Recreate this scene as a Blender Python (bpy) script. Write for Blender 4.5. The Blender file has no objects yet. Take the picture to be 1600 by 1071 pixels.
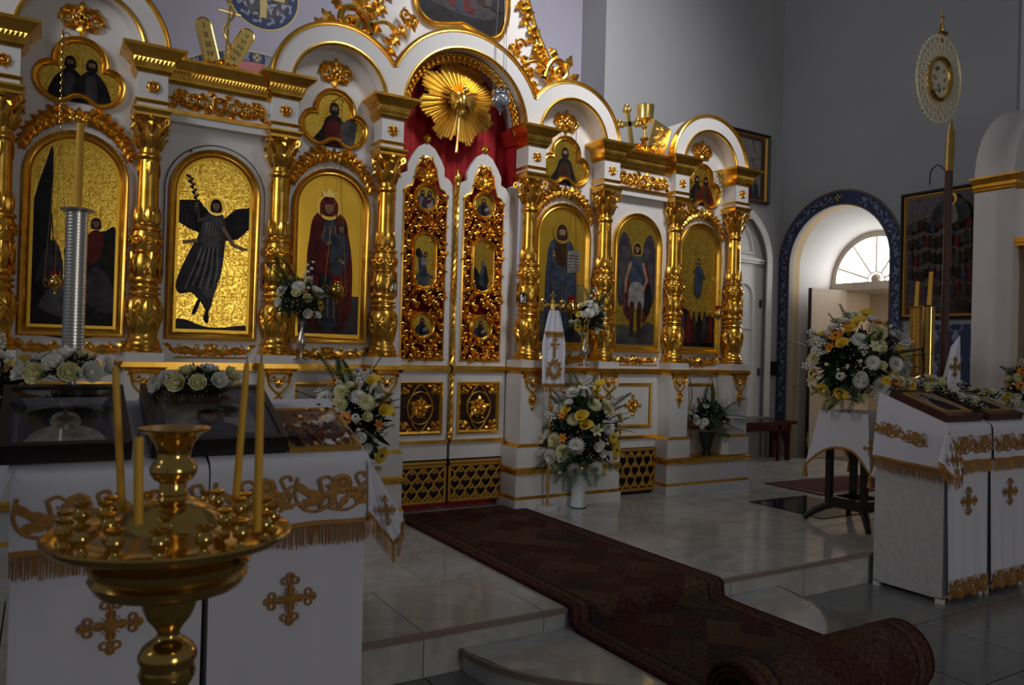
import bpy, math, random
from math import sin, cos, pi, sqrt, atan2, radians
from mathutils import Vector, Matrix

scene = bpy.context.scene
COL = scene.collection
# ------------------------------------------------------------------ camera
FPX, YAW, PITCH, ROLL = 1209.63, 0.544306, 0.008908, 0.028062
CAM = Vector((-2.73223, -5.33235, 1.27))
_F = Vector((sin(YAW)*cos(PITCH), cos(YAW)*cos(PITCH), sin(PITCH)))
_R = Vector((cos(YAW), -sin(YAW), 0.0))
_U = _R.cross(_F)
R0 = cos(ROLL)*_R + sin(ROLL)*_U
U0 = -sin(ROLL)*_R + cos(ROLL)*_U
cd = bpy.data.cameras.new('camera')
cd.sensor_fit = 'HORIZONTAL'; cd.sensor_width = 36.0
cd.lens = 36.0*FPX/1600.0
cd.clip_start = 0.05; cd.clip_end = 100
cd.dof.use_dof = True; cd.dof.focus_distance = 6.0; cd.dof.aperture_fstop = 6.3
cam = bpy.data.objects.new('camera', cd); COL.objects.link(cam)
M = Matrix((R0, U0, -_F)).transposed().to_4x4(); M.translation = CAM
cam.matrix_world = M
scene.camera = cam

def P(u, v, x=None, y=None, z=None, d=None):
    """photo pixel -> point where its ray meets the plane x=, y= or z= (or depth d)"""
    r = R0*((u-800)/FPX) + U0*((535.5-v)/FPX) + _F
    if x is not None: t = (x-CAM.x)/r.x
    elif y is not None: t = (y-CAM.y)/r.y
    elif z is not None: t = (z-CAM.z)/r.z
    else: t = d
    return CAM + t*r

# ------------------------------------------------------------------ light
scene.view_settings.view_transform = 'Standard'
scene.view_settings.look = 'None'
scene.view_settings.gamma = 1.0
scene.view_settings.use_curve_mapping = False
scene.view_settings.exposure = 0.62
w = bpy.data.worlds.new('church_interior'); scene.world = w; w.use_nodes = True
w.node_tree.nodes['Background'].inputs[0].default_value = (0.055, 0.057, 0.064, 1)
w.node_tree.nodes['Background'].inputs[1].default_value = 0.80
def area(name, loc, target, sx, sy, power, col=(1, 1, 1), spread=180):
    l = bpy.data.lights.new(name, 'AREA'); l.shape = 'RECTANGLE'; l.size = sx; l.size_y = sy
    l.energy = power; l.color = col; l.spread = radians(spread)
    o = bpy.data.objects.new(name, l); COL.objects.link(o); o.location = loc
    o.rotation_euler = (Vector(target)-Vector(loc)).to_track_quat('-Z', 'Y').to_euler()
    return o
area('dome_window_daylight', (1.3, -4.2, 7.3), (1.35, 0.0, 4.6), 1.7, 1.3, 36, (0.98, 0.98, 1.0), 58)
area('north_window_daylight', (-6.5, -2.6, 4.6), (2.5, 0.6, 3.4), 1.6, 2.6, 20, (0.95, 0.96, 1.0), 90)
area('west_door_daylight', (0.6, -13.0, 2.4), (0, 0, 1.8), 2.2, 3.4, 62, (1.0, 0.95, 0.88))
area('porch_daylight', (7.0, 0.3, 2.12), (6.7, 0.7, 0.9), 0.5, 0.8, 7, (1.0, 0.86, 0.7))

# ------------------------------------------------------------------ materials
MATS = {}
def mat(name, col, rough=0.5, metal=0.0, spec=0.5, emit=None, es=0.0, vary=None, vscale=6.0, bump=0.0, bscale=40.0, rvar=0.0, coat=0.0, detail=4.0):
    m = bpy.data.materials.new(name); m.use_nodes = True
    nt = m.node_tree; b = nt.nodes['Principled BSDF']
    b.inputs['Base Color'].default_value = (*col, 1); b.inputs['Roughness'].default_value = rough
    b.inputs['Metallic'].default_value = metal; b.inputs['Specular IOR Level'].default_value = spec
    if coat: b.inputs['Coat Weight'].default_value = coat; b.inputs['Coat Roughness'].default_value = 0.08
    if emit: b.inputs['Emission Color'].default_value = (*emit, 1); b.inputs['Emission Strength'].default_value = es
    if vary or bump or rvar:
        tc = nt.nodes.new('ShaderNodeTexCoord')
    if vary:
        n = nt.nodes.new('ShaderNodeTexNoise'); n.inputs['Scale'].default_value = vscale; n.inputs['Detail'].default_value = detail
        nt.links.new(tc.outputs['Object'], n.inputs['Vector'])
        r = nt.nodes.new('ShaderNodeValToRGB')
        cols = [col]+list(vary)
        els = r.color_ramp.elements
        while len(els) < len(cols): els.new(0.5)
        for i, c in enumerate(cols):
            els[i].position = 0.32+0.36*i/(len(cols)-1); els[i].color = (*c, 1)
        nt.links.new(n.outputs['Fac'], r.inputs['Fac']); nt.links.new(r.outputs['Color'], b.inputs['Base Color'])
        if rvar:
            mr = nt.nodes.new('ShaderNodeMapRange'); mr.inputs['To Min'].default_value = rough-rvar; mr.inputs['To Max'].default_value = rough+rvar
            nt.links.new(n.outputs['Fac'], mr.inputs['Value']); nt.links.new(mr.outputs['Result'], b.inputs['Roughness'])
    if bump:
        n2 = nt.nodes.new('ShaderNodeTexNoise'); n2.inputs['Scale'].default_value = bscale; n2.inputs['Detail'].default_value = 3
        nt.links.new(tc.outputs['Object'], n2.inputs['Vector'])
        bp = nt.nodes.new('ShaderNodeBump'); bp.inputs['Strength'].default_value = bump; bp.inputs['Distance'].default_value = 0.01
        nt.links.new(n2.outputs['Fac'], bp.inputs['Height']); nt.links.new(bp.outputs['Normal'], b.inputs['Normal'])
    MATS[name] = m
    return m

mat('gold', (0.76, 0.39, 0.045), 0.29, 1.0, vary=[(0.92, 0.54, 0.10)], vscale=14, rvar=0.05)
mat('gold_bright', (0.92, 0.62, 0.16), 0.3, 1.0, vary=[(0.98, 0.72, 0.26)], vscale=15, bump=0.03, bscale=45)
mat('gilt_pale', (0.80, 0.72, 0.48), 0.42, 0.8)
mat('enamel', (0.20, 0.22, 0.27), 0.3, 0.2)
mat('gold_paint', (0.50, 0.26, 0.04), 0.45, 0.6)
mat('brass', (0.74, 0.50, 0.15), 0.14, 1.0, vary=[(0.62, 0.38, 0.09)], vscale=9, rvar=0.05)
mat('silver', (0.66, 0.63, 0.57), 0.3, 1.0)
mat('silver_dark', (0.33, 0.33, 0.35), 0.3, 1.0)
mat('white_paint', (0.74, 0.72, 0.70), 0.38, vary=[(0.70, 0.68, 0.66)], vscale=3)
mat('cream_paint', (0.66, 0.57, 0.46), 0.5, vary=[(0.60, 0.51, 0.41)], vscale=3)
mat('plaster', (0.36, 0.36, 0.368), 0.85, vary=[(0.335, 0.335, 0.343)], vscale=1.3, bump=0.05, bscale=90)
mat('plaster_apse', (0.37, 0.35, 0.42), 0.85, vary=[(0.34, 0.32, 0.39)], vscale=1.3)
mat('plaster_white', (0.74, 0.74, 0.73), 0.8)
mat('plaster_ochre', (0.60, 0.46, 0.27), 0.8)
mat('band_blue', (0.022, 0.030, 0.085), 0.7, vary=[(0.03, 0.042, 0.11)], vscale=8)
mat('band_line', (0.22, 0.245, 0.32), 0.7)
mat('band_brown', (0.13, 0.09, 0.06), 0.7)
mat('pink', (0.50, 0.17, 0.16), 0.8)
mat('ochre_line', (0.55, 0.42, 0.17), 0.7)
mat('red_cloth', (0.42, 0.004, 0.008), 0.75, vary=[(0.36, 0.003, 0.006)], vscale=5)
mat('red_wood', (0.06, 0.008, 0.010), 0.25)
mat('mat_red', (0.085, 0.012, 0.016), 0.9)
mat('dark_wood', (0.014, 0.009, 0.007), 0.35)
mat('brown_wood', (0.075, 0.022, 0.014), 0.35, vary=[(0.05, 0.014, 0.010)], vscale=8)
mat('black', (0.006, 0.006, 0.007), 0.4)
mat('wax', (0.80, 0.42, 0.03), 0.45)
mat('wick', (0.03, 0.02, 0.015), 0.9)
mat('cloth_white', (0.70, 0.69, 0.75), 0.85, bump=0.05, bscale=300)
mat('cloth_silver', (0.50, 0.50, 0.50), 0.5, vary=[(0.58, 0.57, 0.55)], vscale=26, bump=0.2, bscale=30, detail=1.0)
mat('embroidery', (0.45, 0.21, 0.03), 0.55, 0.25, vary=[(0.30, 0.13, 0.02)], vscale=60)
mat('fringe', (0.42, 0.20, 0.035), 0.6, 0.2)
mat('china', (0.72, 0.74, 0.76), 0.12)
mat('green', (0.016, 0.045, 0.014), 0.5, vary=[(0.03, 0.075, 0.02)], vscale=12)
mat('green_dark', (0.010, 0.024, 0.011), 0.5)
mat('green_pale', (0.12, 0.19, 0.07), 0.55)
mat('petal_white', (0.72, 0.71, 0.64), 0.6)
mat('petal_cream', (0.70, 0.66, 0.36), 0.6)
mat('petal_yellow', (0.72, 0.48, 0.03), 0.6)
mat('petal_orange', (0.75, 0.25, 0.01), 0.6)
mat('flower_eye', (0.10, 0.05, 0.01), 0.8)
mat('marble', (0.55, 0.55, 0.53), 0.10)
mat('ruby', (0.25, 0.004, 0.006), 0.1)
# painter's colours (varnished oil on board)
def paint(name, a, b, c=None, s=14): return mat(name, a, 0.45, spec=0.12, vary=[b]+([c] if c else []), vscale=s, detail=6)
paint('p_dark', (0.0060, 0.0054, 0.0060), (0.0180, 0.0156, 0.0156))
paint('p_blue', (0.0191, 0.0261, 0.0391), (0.0522, 0.0653, 0.0870))
paint('p_red', (0.0612, 0.0058, 0.0058), (0.1368, 0.0180, 0.0130))
paint('p_grey', (0.0405, 0.0378, 0.0414), (0.0990, 0.0945, 0.0990))
paint('p_pale', (0.1350, 0.1260, 0.1170), (0.2520, 0.2340, 0.2115))
paint('p_skin', (0.2088, 0.1131, 0.0653), (0.3132, 0.1827, 0.1044))
paint('p_brown', (0.0210, 0.0108, 0.0060), (0.0510, 0.0270, 0.0132))
paint('p_plum', (0.0269, 0.0211, 0.0250), (0.0576, 0.0461, 0.0528))
paint('p_ground', (0.0273, 0.0265, 0.0265), (0.0780, 0.0764, 0.0702), s=5)
paint('p_scene', (0.0180, 0.0120, 0.0120), (0.0960, 0.0540, 0.0360), (0.0300, 0.0240, 0.0420), s=16)
paint('p_print', (0.17, 0.035, 0.03), (0.36, 0.22, 0.17), (0.10, 0.08, 0.10), s=11)
paint('p_fade', (0.20, 0.19, 0.18), (0.34, 0.30, 0.26), (0.12, 0.11, 0.11), s=9)
paint('p_riza', (0.30, 0.28, 0.25), (0.48, 0.44, 0.37), (0.2, 0.18, 0.16), s=14)

def mat_ground():
    """tooled gold leaf ground of the icons"""
    m = bpy.data.materials.new('gold_leaf'); m.use_nodes = True; nt = m.node_tree; b = nt.nodes['Principled BSDF']
    tc = nt.nodes.new('ShaderNodeTexCoord')
    n = nt.nodes.new('ShaderNodeTexNoise'); n.inputs['Scale'].default_value = 26; n.inputs['Detail'].default_value = 1.5; n.inputs['Distortion'].default_value = 1.6
    nt.links.new(tc.outputs['Object'], n.inputs['Vector'])
    wv = nt.nodes.new('ShaderNodeMath'); wv.operation = 'MULTIPLY'; wv.inputs[1].default_value = 26
    nt.links.new(n.outputs['Fac'], wv.inputs[0])
    sn = nt.nodes.new('ShaderNodeMath'); sn.operation = 'SINE'; nt.links.new(wv.outputs[0], sn.inputs[0])
    r = nt.nodes.new('ShaderNodeValToRGB'); r.color_ramp.elements[0].position = 0.25; r.color_ramp.elements[1].position = 0.6
    r.color_ramp.elements[0].color = (0.50, 0.28, 0.025, 1); r.color_ramp.elements[1].color = (0.90, 0.60, 0.09, 1)
    mr = nt.nodes.new('ShaderNodeMapRange'); mr.inputs['From Min'].default_value = -1
    nt.links.new(sn.outputs[0], mr.inputs['Value']); nt.links.new(mr.outputs['Result'], r.inputs['Fac'])
    nt.links.new(r.outputs['Color'], b.inputs['Base Color'])
    b.inputs['Metallic'].default_value = 0.9
    mr2 = nt.nodes.new('ShaderNodeMapRange'); mr2.inputs['To Min'].default_value = 0.36; mr2.inputs['To Max'].default_value = 0.25
    nt.links.new(mr.outputs['Result'], mr2.inputs['Value']); nt.links.new(mr2.outputs['Result'], b.inputs['Roughness'])
    bp = nt.nodes.new('ShaderNodeBump'); bp.inputs['Strength'].default_value = 0.07; bp.inputs['Distance'].default_value = 0.004
    nt.links.new(mr.outputs['Result'], bp.inputs['Height']); nt.links.new(bp.outputs['Normal'], b.inputs['Normal'])
    MATS['gold_leaf'] = m
mat_ground()
mat('gold_plain', (0.80, 0.48, 0.05), 0.36, 0.85, vary=[(0.70, 0.40, 0.035)], vscale=5)

def mat_marble(name, base, vein, rough, tone):
    m = bpy.data.materials.new(name); m.use_nodes = True; nt = m.node_tree; b = nt.nodes['Principled BSDF']
    geo = nt.nodes.new('ShaderNodeNewGeometry'); oi = nt.nodes.new('ShaderNodeObjectInfo')
    ad = nt.nodes.new('ShaderNodeVectorMath'); ad.operation = 'ADD'
    ml = nt.nodes.new('ShaderNodeMath'); ml.operation = 'MULTIPLY'; ml.inputs[1].default_value = 37.0
    nt.links.new(oi.outputs['Random'], ml.inputs[0])
    nt.links.new(geo.outputs['Position'], ad.inputs[0]); nt.links.new(ml.outputs[0], ad.inputs[1])
    n = nt.nodes.new('ShaderNodeTexNoise'); n.inputs['Scale'].default_value = 2.6; n.inputs['Detail'].default_value = 10; n.inputs['Distortion'].default_value = 1.4
    nt.links.new(ad.outputs[0], n.inputs['Vector'])
    r = nt.nodes.new('ShaderNodeValToRGB'); e = r.color_ramp.elements
    e[0].position = 0.40; e[0].color = (*base, 1); e[1].position = 0.66; e[1].color = (*[(x+y)/2 for x, y in zip(base, vein)], 1)
    k = e.new(0.53); k.color = (*vein, 1); k2 = e.new(0.47); k2.color = (*base, 1)
    nt.links.new(n.outputs['Fac'], r.inputs['Fac'])
    hs = nt.nodes.new('ShaderNodeMix'); hs.data_type = 'RGBA'; hs.blend_type = 'MULTIPLY'; hs.inputs[0].default_value = 1.0
    mr = nt.nodes.new('ShaderNodeMapRange'); mr.inputs['To Min'].default_value = tone; mr.inputs['To Max'].default_value = 1.0
    nt.links.new(oi.outputs['Random'], mr.inputs['Value'])
    nt.links.new(r.outputs['Color'], hs.inputs[6]); nt.links.new(mr.outputs['Result'], hs.inputs[7])
    nt.links.new(hs.outputs[2], b.inputs['Base Color']); b.inputs['Roughness'].default_value = rough
    MATS[name] = m
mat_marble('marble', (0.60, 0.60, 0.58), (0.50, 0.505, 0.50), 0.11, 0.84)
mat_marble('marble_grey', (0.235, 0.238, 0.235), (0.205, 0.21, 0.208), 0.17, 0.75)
mat('nosing', (0.27, 0.20, 0.17), 0.3)
mat('grout', (0.16, 0.15, 0.14), 0.8)
mat('hatch_glass', (0.02, 0.022, 0.022), 0.06)

def mat_carpet():
    m = bpy.data.materials.new('carpet'); m.use_nodes = True; nt = m.node_tree; b = nt.nodes['Principled BSDF']
    tc = nt.nodes.new('ShaderNodeTexCoord'); sep = nt.nodes.new('ShaderNodeSeparateXYZ'); nt.links.new(tc.outputs['UV'], sep.inputs[0])
    def mth(op, a=None, bb=None, v=None):
        n = nt.nodes.new('ShaderNodeMath'); n.operation = op
        if a is not None: nt.links.new(a, n.inputs[0])
        if bb is not None: nt.links.new(bb, n.inputs[1])
        if v is not None: n.inputs[1].default_value = v
        return n.outputs[0]
    X, Y = sep.outputs[0], sep.outputs[1]
    cmb = nt.nodes.new('ShaderNodeCombineXYZ')
    s = mth('ADD', mth('MULTIPLY', X, v=4.3), mth('MULTIPLY', Y, v=4.3)); d = mth('SUBTRACT', mth('MULTIPLY', X, v=4.3), mth('MULTIPLY', Y, v=4.3))
    nt.links.new(mth('FLOOR', s), cmb.inputs[0]); nt.links.new(mth('FLOOR', d), cmb.inputs[1])
    wn = nt.nodes.new('ShaderNodeTexWhiteNoise'); nt.links.new(cmb.outputs[0], wn.inputs['Vector'])
    r = nt.nodes.new('ShaderNodeValToRGB'); r.color_ramp.interpolation = 'CONSTANT'; e = r.color_ramp.elements
    e[0].color = (0.08627, 0.04568, 0.03045, 1); e[1].position = 0.35; e[1].color = (0.07105, 0.02791, 0.02538, 1)
    for p, c in ((0.6, (0.1066, 0.05836, 0.03553, 1)), (0.78, (0.05075, 0.03553, 0.03045, 1)), (0.9, (0.0812, 0.03045, 0.02538, 1))):
        k = e.new(p); k.color = c
    nt.links.new(wn.outputs['Value'], r.inputs['Fac'])
    # border
    ab = mth('ABSOLUTE', mth('SUBTRACT', X, v=0.53))
    rb = nt.nodes.new('ShaderNodeValToRGB'); rb.color_ramp.interpolation = 'CONSTANT'; eb = rb.color_ramp.elements
    eb[0].color = (0, 0, 0, 1); eb[1].position = 0.40; eb[1].color = (1, 1, 1, 1)
    nt.links.new(ab, rb.inputs['Fac'])
    rc = nt.nodes.new('ShaderNodeValToRGB'); rc.color_ramp.interpolation = 'CONSTANT'; ec = rc.color_ramp.elements
    ec[0].color = (0.04568, 0.02284, 0.0203, 1); ec[1].position = 0.42; ec[1].color = (0.1066, 0.05582, 0.03553, 1)
    for p, c in ((0.46, (0.06344, 0.03045, 0.02538, 1)), (0.475, (0.09135, 0.04314, 0.03045, 1)), (0.505, (0.05582, 0.01523, 0.01523, 1))):
        k = ec.new(p); k.color = c
    nt.links.new(ab, rc.inputs['Fac'])
    mx = nt.nodes.new('ShaderNodeMix'); mx.data_type = 'RGBA'; nt.links.new(rb.outputs['Color'], mx.inputs[0])
    nt.links.new(r.outputs['Color'], mx.inputs[6]); nt.links.new(rc.outputs['Color'], mx.inputs[7])
    n = nt.nodes.new('ShaderNodeTexNoise'); n.inputs['Scale'].default_value = 55; n.inputs['Detail'].default_value = 6; nt.links.new(tc.outputs['UV'], n.inputs['Vector'])
    mr = nt.nodes.new('ShaderNodeMapRange'); mr.inputs['From Min'].default_value = 0.3; mr.inputs['From Max'].default_value = 0.7; mr.inputs['To Min'].default_value = 0.45; mr.inputs['To Max'].default_value = 1.5
    nt.links.new(n.outputs['Fac'], mr.inputs['Value'])
    mm = nt.nodes.new('ShaderNodeMix'); mm.data_type = 'RGBA'; mm.blend_type = 'MULTIPLY'; mm.inputs[0].default_value = 1
    nt.links.new(mx.outputs[2], mm.inputs[6]); nt.links.new(mr.outputs['Result'], mm.inputs[7])
    nt.links.new(mm.outputs[2], b.inputs['Base Color']); b.inputs['Roughness'].default_value = 0.95; b.inputs['Specular IOR Level'].default_value = 0.1
    bp = nt.nodes.new('ShaderNodeBump'); bp.inputs['Strength'].default_value = 0.5; bp.inputs['Distance'].default_value = 0.006
    nt.links.new(n.outputs['Fac'], bp.inputs['Height']); nt.links.new(bp.outputs['Normal'], b.inputs['Normal'])
    MATS['carpet'] = m
mat_carpet()

def mat_glass():
    m = bpy.data.materials.new('pane_glass'); m.use_nodes = True; nt = m.node_tree
    nt.nodes.remove(nt.nodes['Principled BSDF']); out = nt.nodes['Material Output']
    t = nt.nodes.new('ShaderNodeBsdfTransparent'); t.inputs[0].default_value = (0.9, 0.9, 0.9, 1)
    g = nt.nodes.new('ShaderNodeBsdfGlossy'); g.inputs['Roughness'].default_value = 0.03
    lw = nt.nodes.new('ShaderNodeLayerWeight'); lw.inputs['Blend'].default_value = 0.5
    pw = nt.nodes.new('ShaderNodeMath'); pw.operation = 'POWER'; pw.inputs[1].default_value = 5.0; nt.links.new(lw.outputs['Facing'], pw.inputs[0])
    fr = nt.nodes.new('ShaderNodeMapRange'); fr.inputs['To Min'].default_value = 0.04; fr.inputs['To Max'].default_value = 0.9; nt.links.new(pw.outputs[0], fr.inputs['Value'])
    mx = nt.nodes.new('ShaderNodeMixShader')
    nt.links.new(fr.outputs[0], mx.inputs[0]); nt.links.new(t.outputs[0], mx.inputs[1]); nt.links.new(g.outputs[0], mx.inputs[2])
    nt.links.new(mx.outputs[0], out.inputs[0]); MATS['pane_glass'] = m
mat_glass()
mat('sky_pane', (0.9, 0.9, 0.92), 0.2, emit=(1.0, 0.99, 0.98), es=4.0)

# ------------------------------------------------------------------ mesh builder
class MB:
    def __init__(s, T=None): s.V = []; s.F = []; s.I = []; s.T = T; s.uv = None
    def add(s, vs, fs, mi=0):
        n = len(s.V)
        s.V += [tuple(s.T(v)) if s.T else tuple(v) for v in vs]
        s.F += [tuple(i+n for i in f) for f in fs]; s.I += [mi]*len(fs)
    def box(s, x0, x1, y0, y1, z0, z1, mi=0):
        s.add([(x0, y0, z0), (x1, y0, z0), (x1, y1, z0), (x0, y1, z0), (x0, y0, z1), (x1, y0, z1), (x1, y1, z1), (x0, y1, z1)],
              [(0, 3, 2, 1), (4, 5, 6, 7), (0, 1, 5, 4), (1, 2, 6, 5), (2, 3, 7, 6), (3, 0, 4, 7)], mi)
    def frustum(s, a, b, z0, z1, mi=0):
        (x0, x1, y0, y1), (X0, X1, Y0, Y1) = a, b
        s.add([(x0, y0, z0), (x1, y0, z0), (x1, y1, z0), (x0, y1, z0), (X0, Y0, z1), (X1, Y0, z1), (X1, Y1, z1), (X0, Y1, z1)],
              [(0, 3, 2, 1), (4, 5, 6, 7), (0, 1, 5, 4), (1, 2, 6, 5), (2, 3, 7, 6), (3, 0, 4, 7)], mi)
    def lathe(s, prof, n=24, c=(0, 0, 0), mi=0, cap=True, rfun=None):
        vs = []; fs = []
        for (r, z) in prof:
            for k in range(n):
                a = 2*pi*k/n; rr = r*(rfun(a, z) if rfun else 1)
                vs.append((c[0]+rr*cos(a), c[1]+rr*sin(a), c[2]+z))
        m = len(prof)
        for j in range(m-1):
            for k in range(n):
                k2 = (k+1) % n; fs.append((j*n+k, j*n+k2, (j+1)*n+k2, (j+1)*n+k))
        if cap:
            fs.append(tuple(range(n-1, -1, -1))); fs.append(tuple((m-1)*n+k for k in range(n)))
        s.add(vs, fs, mi)
    def tube(s, pts, rad, n=6, mi=0, closed=False):
        pts = [Vector(p) for p in pts]; m = len(pts)
        if not hasattr(rad, '__len__'): rad = [rad]*m
        vs = []; fs = []; nrm = None
        for i in range(m):
            if closed: t = pts[(i+1) % m]-pts[i-1]
            else: t = pts[min(i+1, m-1)]-pts[max(i-1, 0)]
            if t.length < 1e-9: t = Vector((0, 0, 1))
            t.normalize()
            if nrm is None:
                nrm = t.orthogonal().normalized()
            else:
                nrm = (nrm - t*nrm.dot(t)); nrm = nrm.normalized() if nrm.length > 1e-6 else t.orthogonal().normalized()
            bn = t.cross(nrm)
            for k in range(n):
                a = 2*pi*k/n; vs.append(pts[i]+rad[i]*(cos(a)*nrm+sin(a)*bn))
        L = m if closed else m-1
        for i in range(L):
            j = (i+1) % m
            for k in range(n): k2 = (k+1) % n; fs.append((i*n+k, i*n+k2, j*n+k2, j*n+k))
        if not closed: fs.append(tuple(range(n-1, -1, -1))); fs.append(tuple((m-1)*n+k for k in range(n)))
        s.add(vs, fs, mi)
    def ball(s, c, r, mi=0, n=8, m=5, sq=(1, 1, 1)):
        vs = [(c[0], c[1], c[2]-r*sq[2])]; fs = []
        for j in range(1, m):
            b = -pi/2+pi*j/m
            for k in range(n):
                a = 2*pi*k/n; vs.append((c[0]+r*sq[0]*cos(b)*cos(a), c[1]+r*sq[1]*cos(b)*sin(a), c[2]+r*sq[2]*sin(b)))
        vs.append((c[0], c[1], c[2]+r*sq[2])); L = len(vs)-1
        for k in range(n): fs.append((0, 1+(k+1) % n, 1+k)); fs.append((L, 1+(m-2)*n+k, 1+(m-2)*n+(k+1) % n))
        for j in range(m-2):
            for k in range(n): k2 = (k+1) % n; fs.append((1+j*n+k, 1+j*n+k2, 1+(j+1)*n+k2, 1+(j+1)*n+k))
        s.add(vs, fs, mi)
    # ---- relief carving: local (u, v, d) coordinates, d = outwards
    def ridge(s, path, w, h, d0=0.0, mi=0, closed=False, back=True):
        m = len(path)
        ww = w if hasattr(w, '__len__') else [w]*m
        vs = []; fs = []
        for i in range(m):
            a = path[i-1] if (closed or i > 0) else path[i]; b = path[(i+1) % m] if (closed or i < m-1) else path[i]
            tx, ty = b[0]-a[0], b[1]-a[1]; l = sqrt(tx*tx+ty*ty) or 1; nx, ny = -ty/l, tx/l
            hh = h*(ww[i]/max(ww))**0.5 if max(ww) > 0 else h
            for o, z in ((-1, 0), (-0.62, 0.85), (0, 1.0), (0.62, 0.85), (1, 0)):
                vs.append((path[i][0]+nx*o*ww[i], path[i][1]+ny*o*ww[i], d0+z*hh))
        for i in range(m if closed else m-1):
            j = (i+1) % m
            for k in range(4): fs.append((i*5+k+1, i*5+k, j*5+k, j*5+k+1))
            if back: fs.append((i*5, i*5+4, j*5+4, j*5))
        s.add(vs, fs, mi)
    def sweep(s, path, prof, mi=0, closed=True):
        """moulding: prof = list of (outward offset, d)"""
        if closed and sum(path[i-1][0]*path[i][1]-path[i][0]*path[i-1][1] for i in range(len(path))) < 0: path = path[::-1]
        m = len(path); q = len(prof); vs = []; fs = []
        for i in range(m):
            if closed or 0 < i < m-1:
                a, b, c = path[i-1], path[i], path[(i+1) % m]
            elif i == 0: a, b, c = path[0], path[0], path[1]
            else: a, b, c = path[-2], path[-1], path[-1]
            def nr(p, r):
                x, y = r[0]-p[0], r[1]-p[1]; l = sqrt(x*x+y*y)
                return (y/l, -x/l) if l > 1e-9 else None
            n1, n2 = nr(a, b), nr(b, c); n1 = n1 or n2; n2 = n2 or n1
            nx, ny = n1[0]+n2[0], n1[1]+n2[1]; k = 2/max(0.5, nx*nx+ny*ny); nx *= k/1; ny *= k/1
            nx, ny = nx*1.0, ny*1.0
            for o, d in prof: vs.append((b[0]+nx*o, b[1]+ny*o, d))
        for i in range(m if closed else m-1):
            j = (i+1) % m
            for k in range(q-1): fs.append((i*q+k, j*q+k, j*q+k+1, i*q+k+1))
        s.add(vs, fs, mi)
    def leaf(s, x, y, ang, L, W, h=0.012, d0=0.0, bend=0.0, mi=0, st=6, lobes=True):
        vs = []; fs = []; px, py, a = x, y, ang; W *= 1.32; h *= 1.15
        for i in range(st+1):
            t = i/st
            wd = W*(sin(pi*min(1, t**0.8*0.92+0.08)))*(1.0 if not lobes else (1.0 if i % 2 else 0.66))
            if i == st: wd = 0.0005
            nx, ny = -sin(a), cos(a); hh = h*(0.35+sin(pi*(0.15+0.75*t)))*0.75
            vs += [(px+nx*wd/2, py+ny*wd/2, d0+hh*0.25), (px, py, d0+hh), (px-nx*wd/2, py-ny*wd/2, d0+hh*0.25)]
            a += bend/st; px += cos(a)*L/st; py += sin(a)*L/st
        for i in range(st):
            fs += [(i*3, i*3+3, i*3+4, i*3+1), (i*3+1, i*3+4, i*3+5, i*3+2)]
        s.add(vs, [tuple(reversed(f)) for f in fs], mi)
    def dome(s, x, y, r, h, d0=0.0, mi=0, n=8):
        vs = [(x+r*cos(2*pi*k/n), y+r*sin(2*pi*k/n), d0) for k in range(n)]+[(x+.7*r*cos(2*pi*k/n), y+.7*r*sin(2*pi*k/n), d0+.75*h) for k in range(n)]+[(x, y, d0+h)]
        fs = [(k, (k+1) % n, n+(k+1) % n, n+k) for k in range(n)]+[(n+k, n+(k+1) % n, 2*n) for k in range(n)]
        s.add(vs, fs, mi)
    def scroll(s, x, y, r, turns=1.4, a0=0.0, sg=1, w=0.01, h=0.012, d0=0.0, mi=0, leafy=True):
        n = int(14*turns); path = []; ws = []
        for i in range(n+1):
            t = i/n; rr = r*(1-0.8*t); a = a0+sg*2*pi*turns*t
            path.append((x+rr*cos(a), y+rr*sin(a))); ws.append(w*(1-0.55*t))
        s.ridge(path, ws, h, d0, mi); s.dome(x, y, r*0.26, h*1.4, d0, mi, 7)
        if leafy:
            for t in (0.08, 0.3, 0.52):
                i = int(t*n); p = path[i]; a = atan2(p[1]-y, p[0]-x)
                s.leaf(p[0], p[1], a+sg*0.7, r*0.6, r*0.42, h*1.2, d0, sg*0.6, mi, 4)
    def flat(s, pts, d, mi=0):
        s.add([(x, y, d) for x, y in pts], [tuple(range(len(pts)))], mi)
    def plate(s, pts, d0, d1, mi=0):
        n = len(pts)
        s.add([(x, y, d0) for x, y in pts]+[(x, y, d1) for x, y in pts],
              [tuple(range(n-1, -1, -1)), tuple(range(n, 2*n))]+[(i, (i+1) % n, n+(i+1) % n, n+i) for i in range(n)], mi)
    def ring(s, A, B, d0, d1, mi=0, closed=True):
        """solid between two matched outlines A (outer) and B (inner)"""
        n = len(A); vs = []
        for L, d in ((A, d1), (B, d1), (A, d0), (B, d0)): vs += [(x, y, d) for x, y in L]
        fs = []
        for i in range(n if closed else n-1):
            j = (i+1) % n
            fs += [(i, j, n+j, n+i), (2*n+j, 2*n+i, 3*n+i, 3*n+j), (2*n+i, 2*n+j, j, i), (n+i, n+j, 3*n+j, 3*n+i)]
        if not closed: fs += [(0, n, 3*n, 2*n), (n-1, 3*n-1, 4*n-1, 2*n-1)]
        s.add(vs, fs, mi)
    def mesh(s, name, mats, smooth=35):
        me = bpy.data.meshes.new(name); me.from_pydata(s.V, [], s.F)
        for m in mats: me.materials.append(MATS[m] if isinstance(m, str) else m)
        if len(mats) > 1: me.polygons.foreach_set('material_index', s.I)
        if smooth:
            me.polygons.foreach_set('use_smooth', [True]*len(me.polygons)); me.set_sharp_from_angle(angle=radians(smooth))
        me.update(); return me
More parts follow.
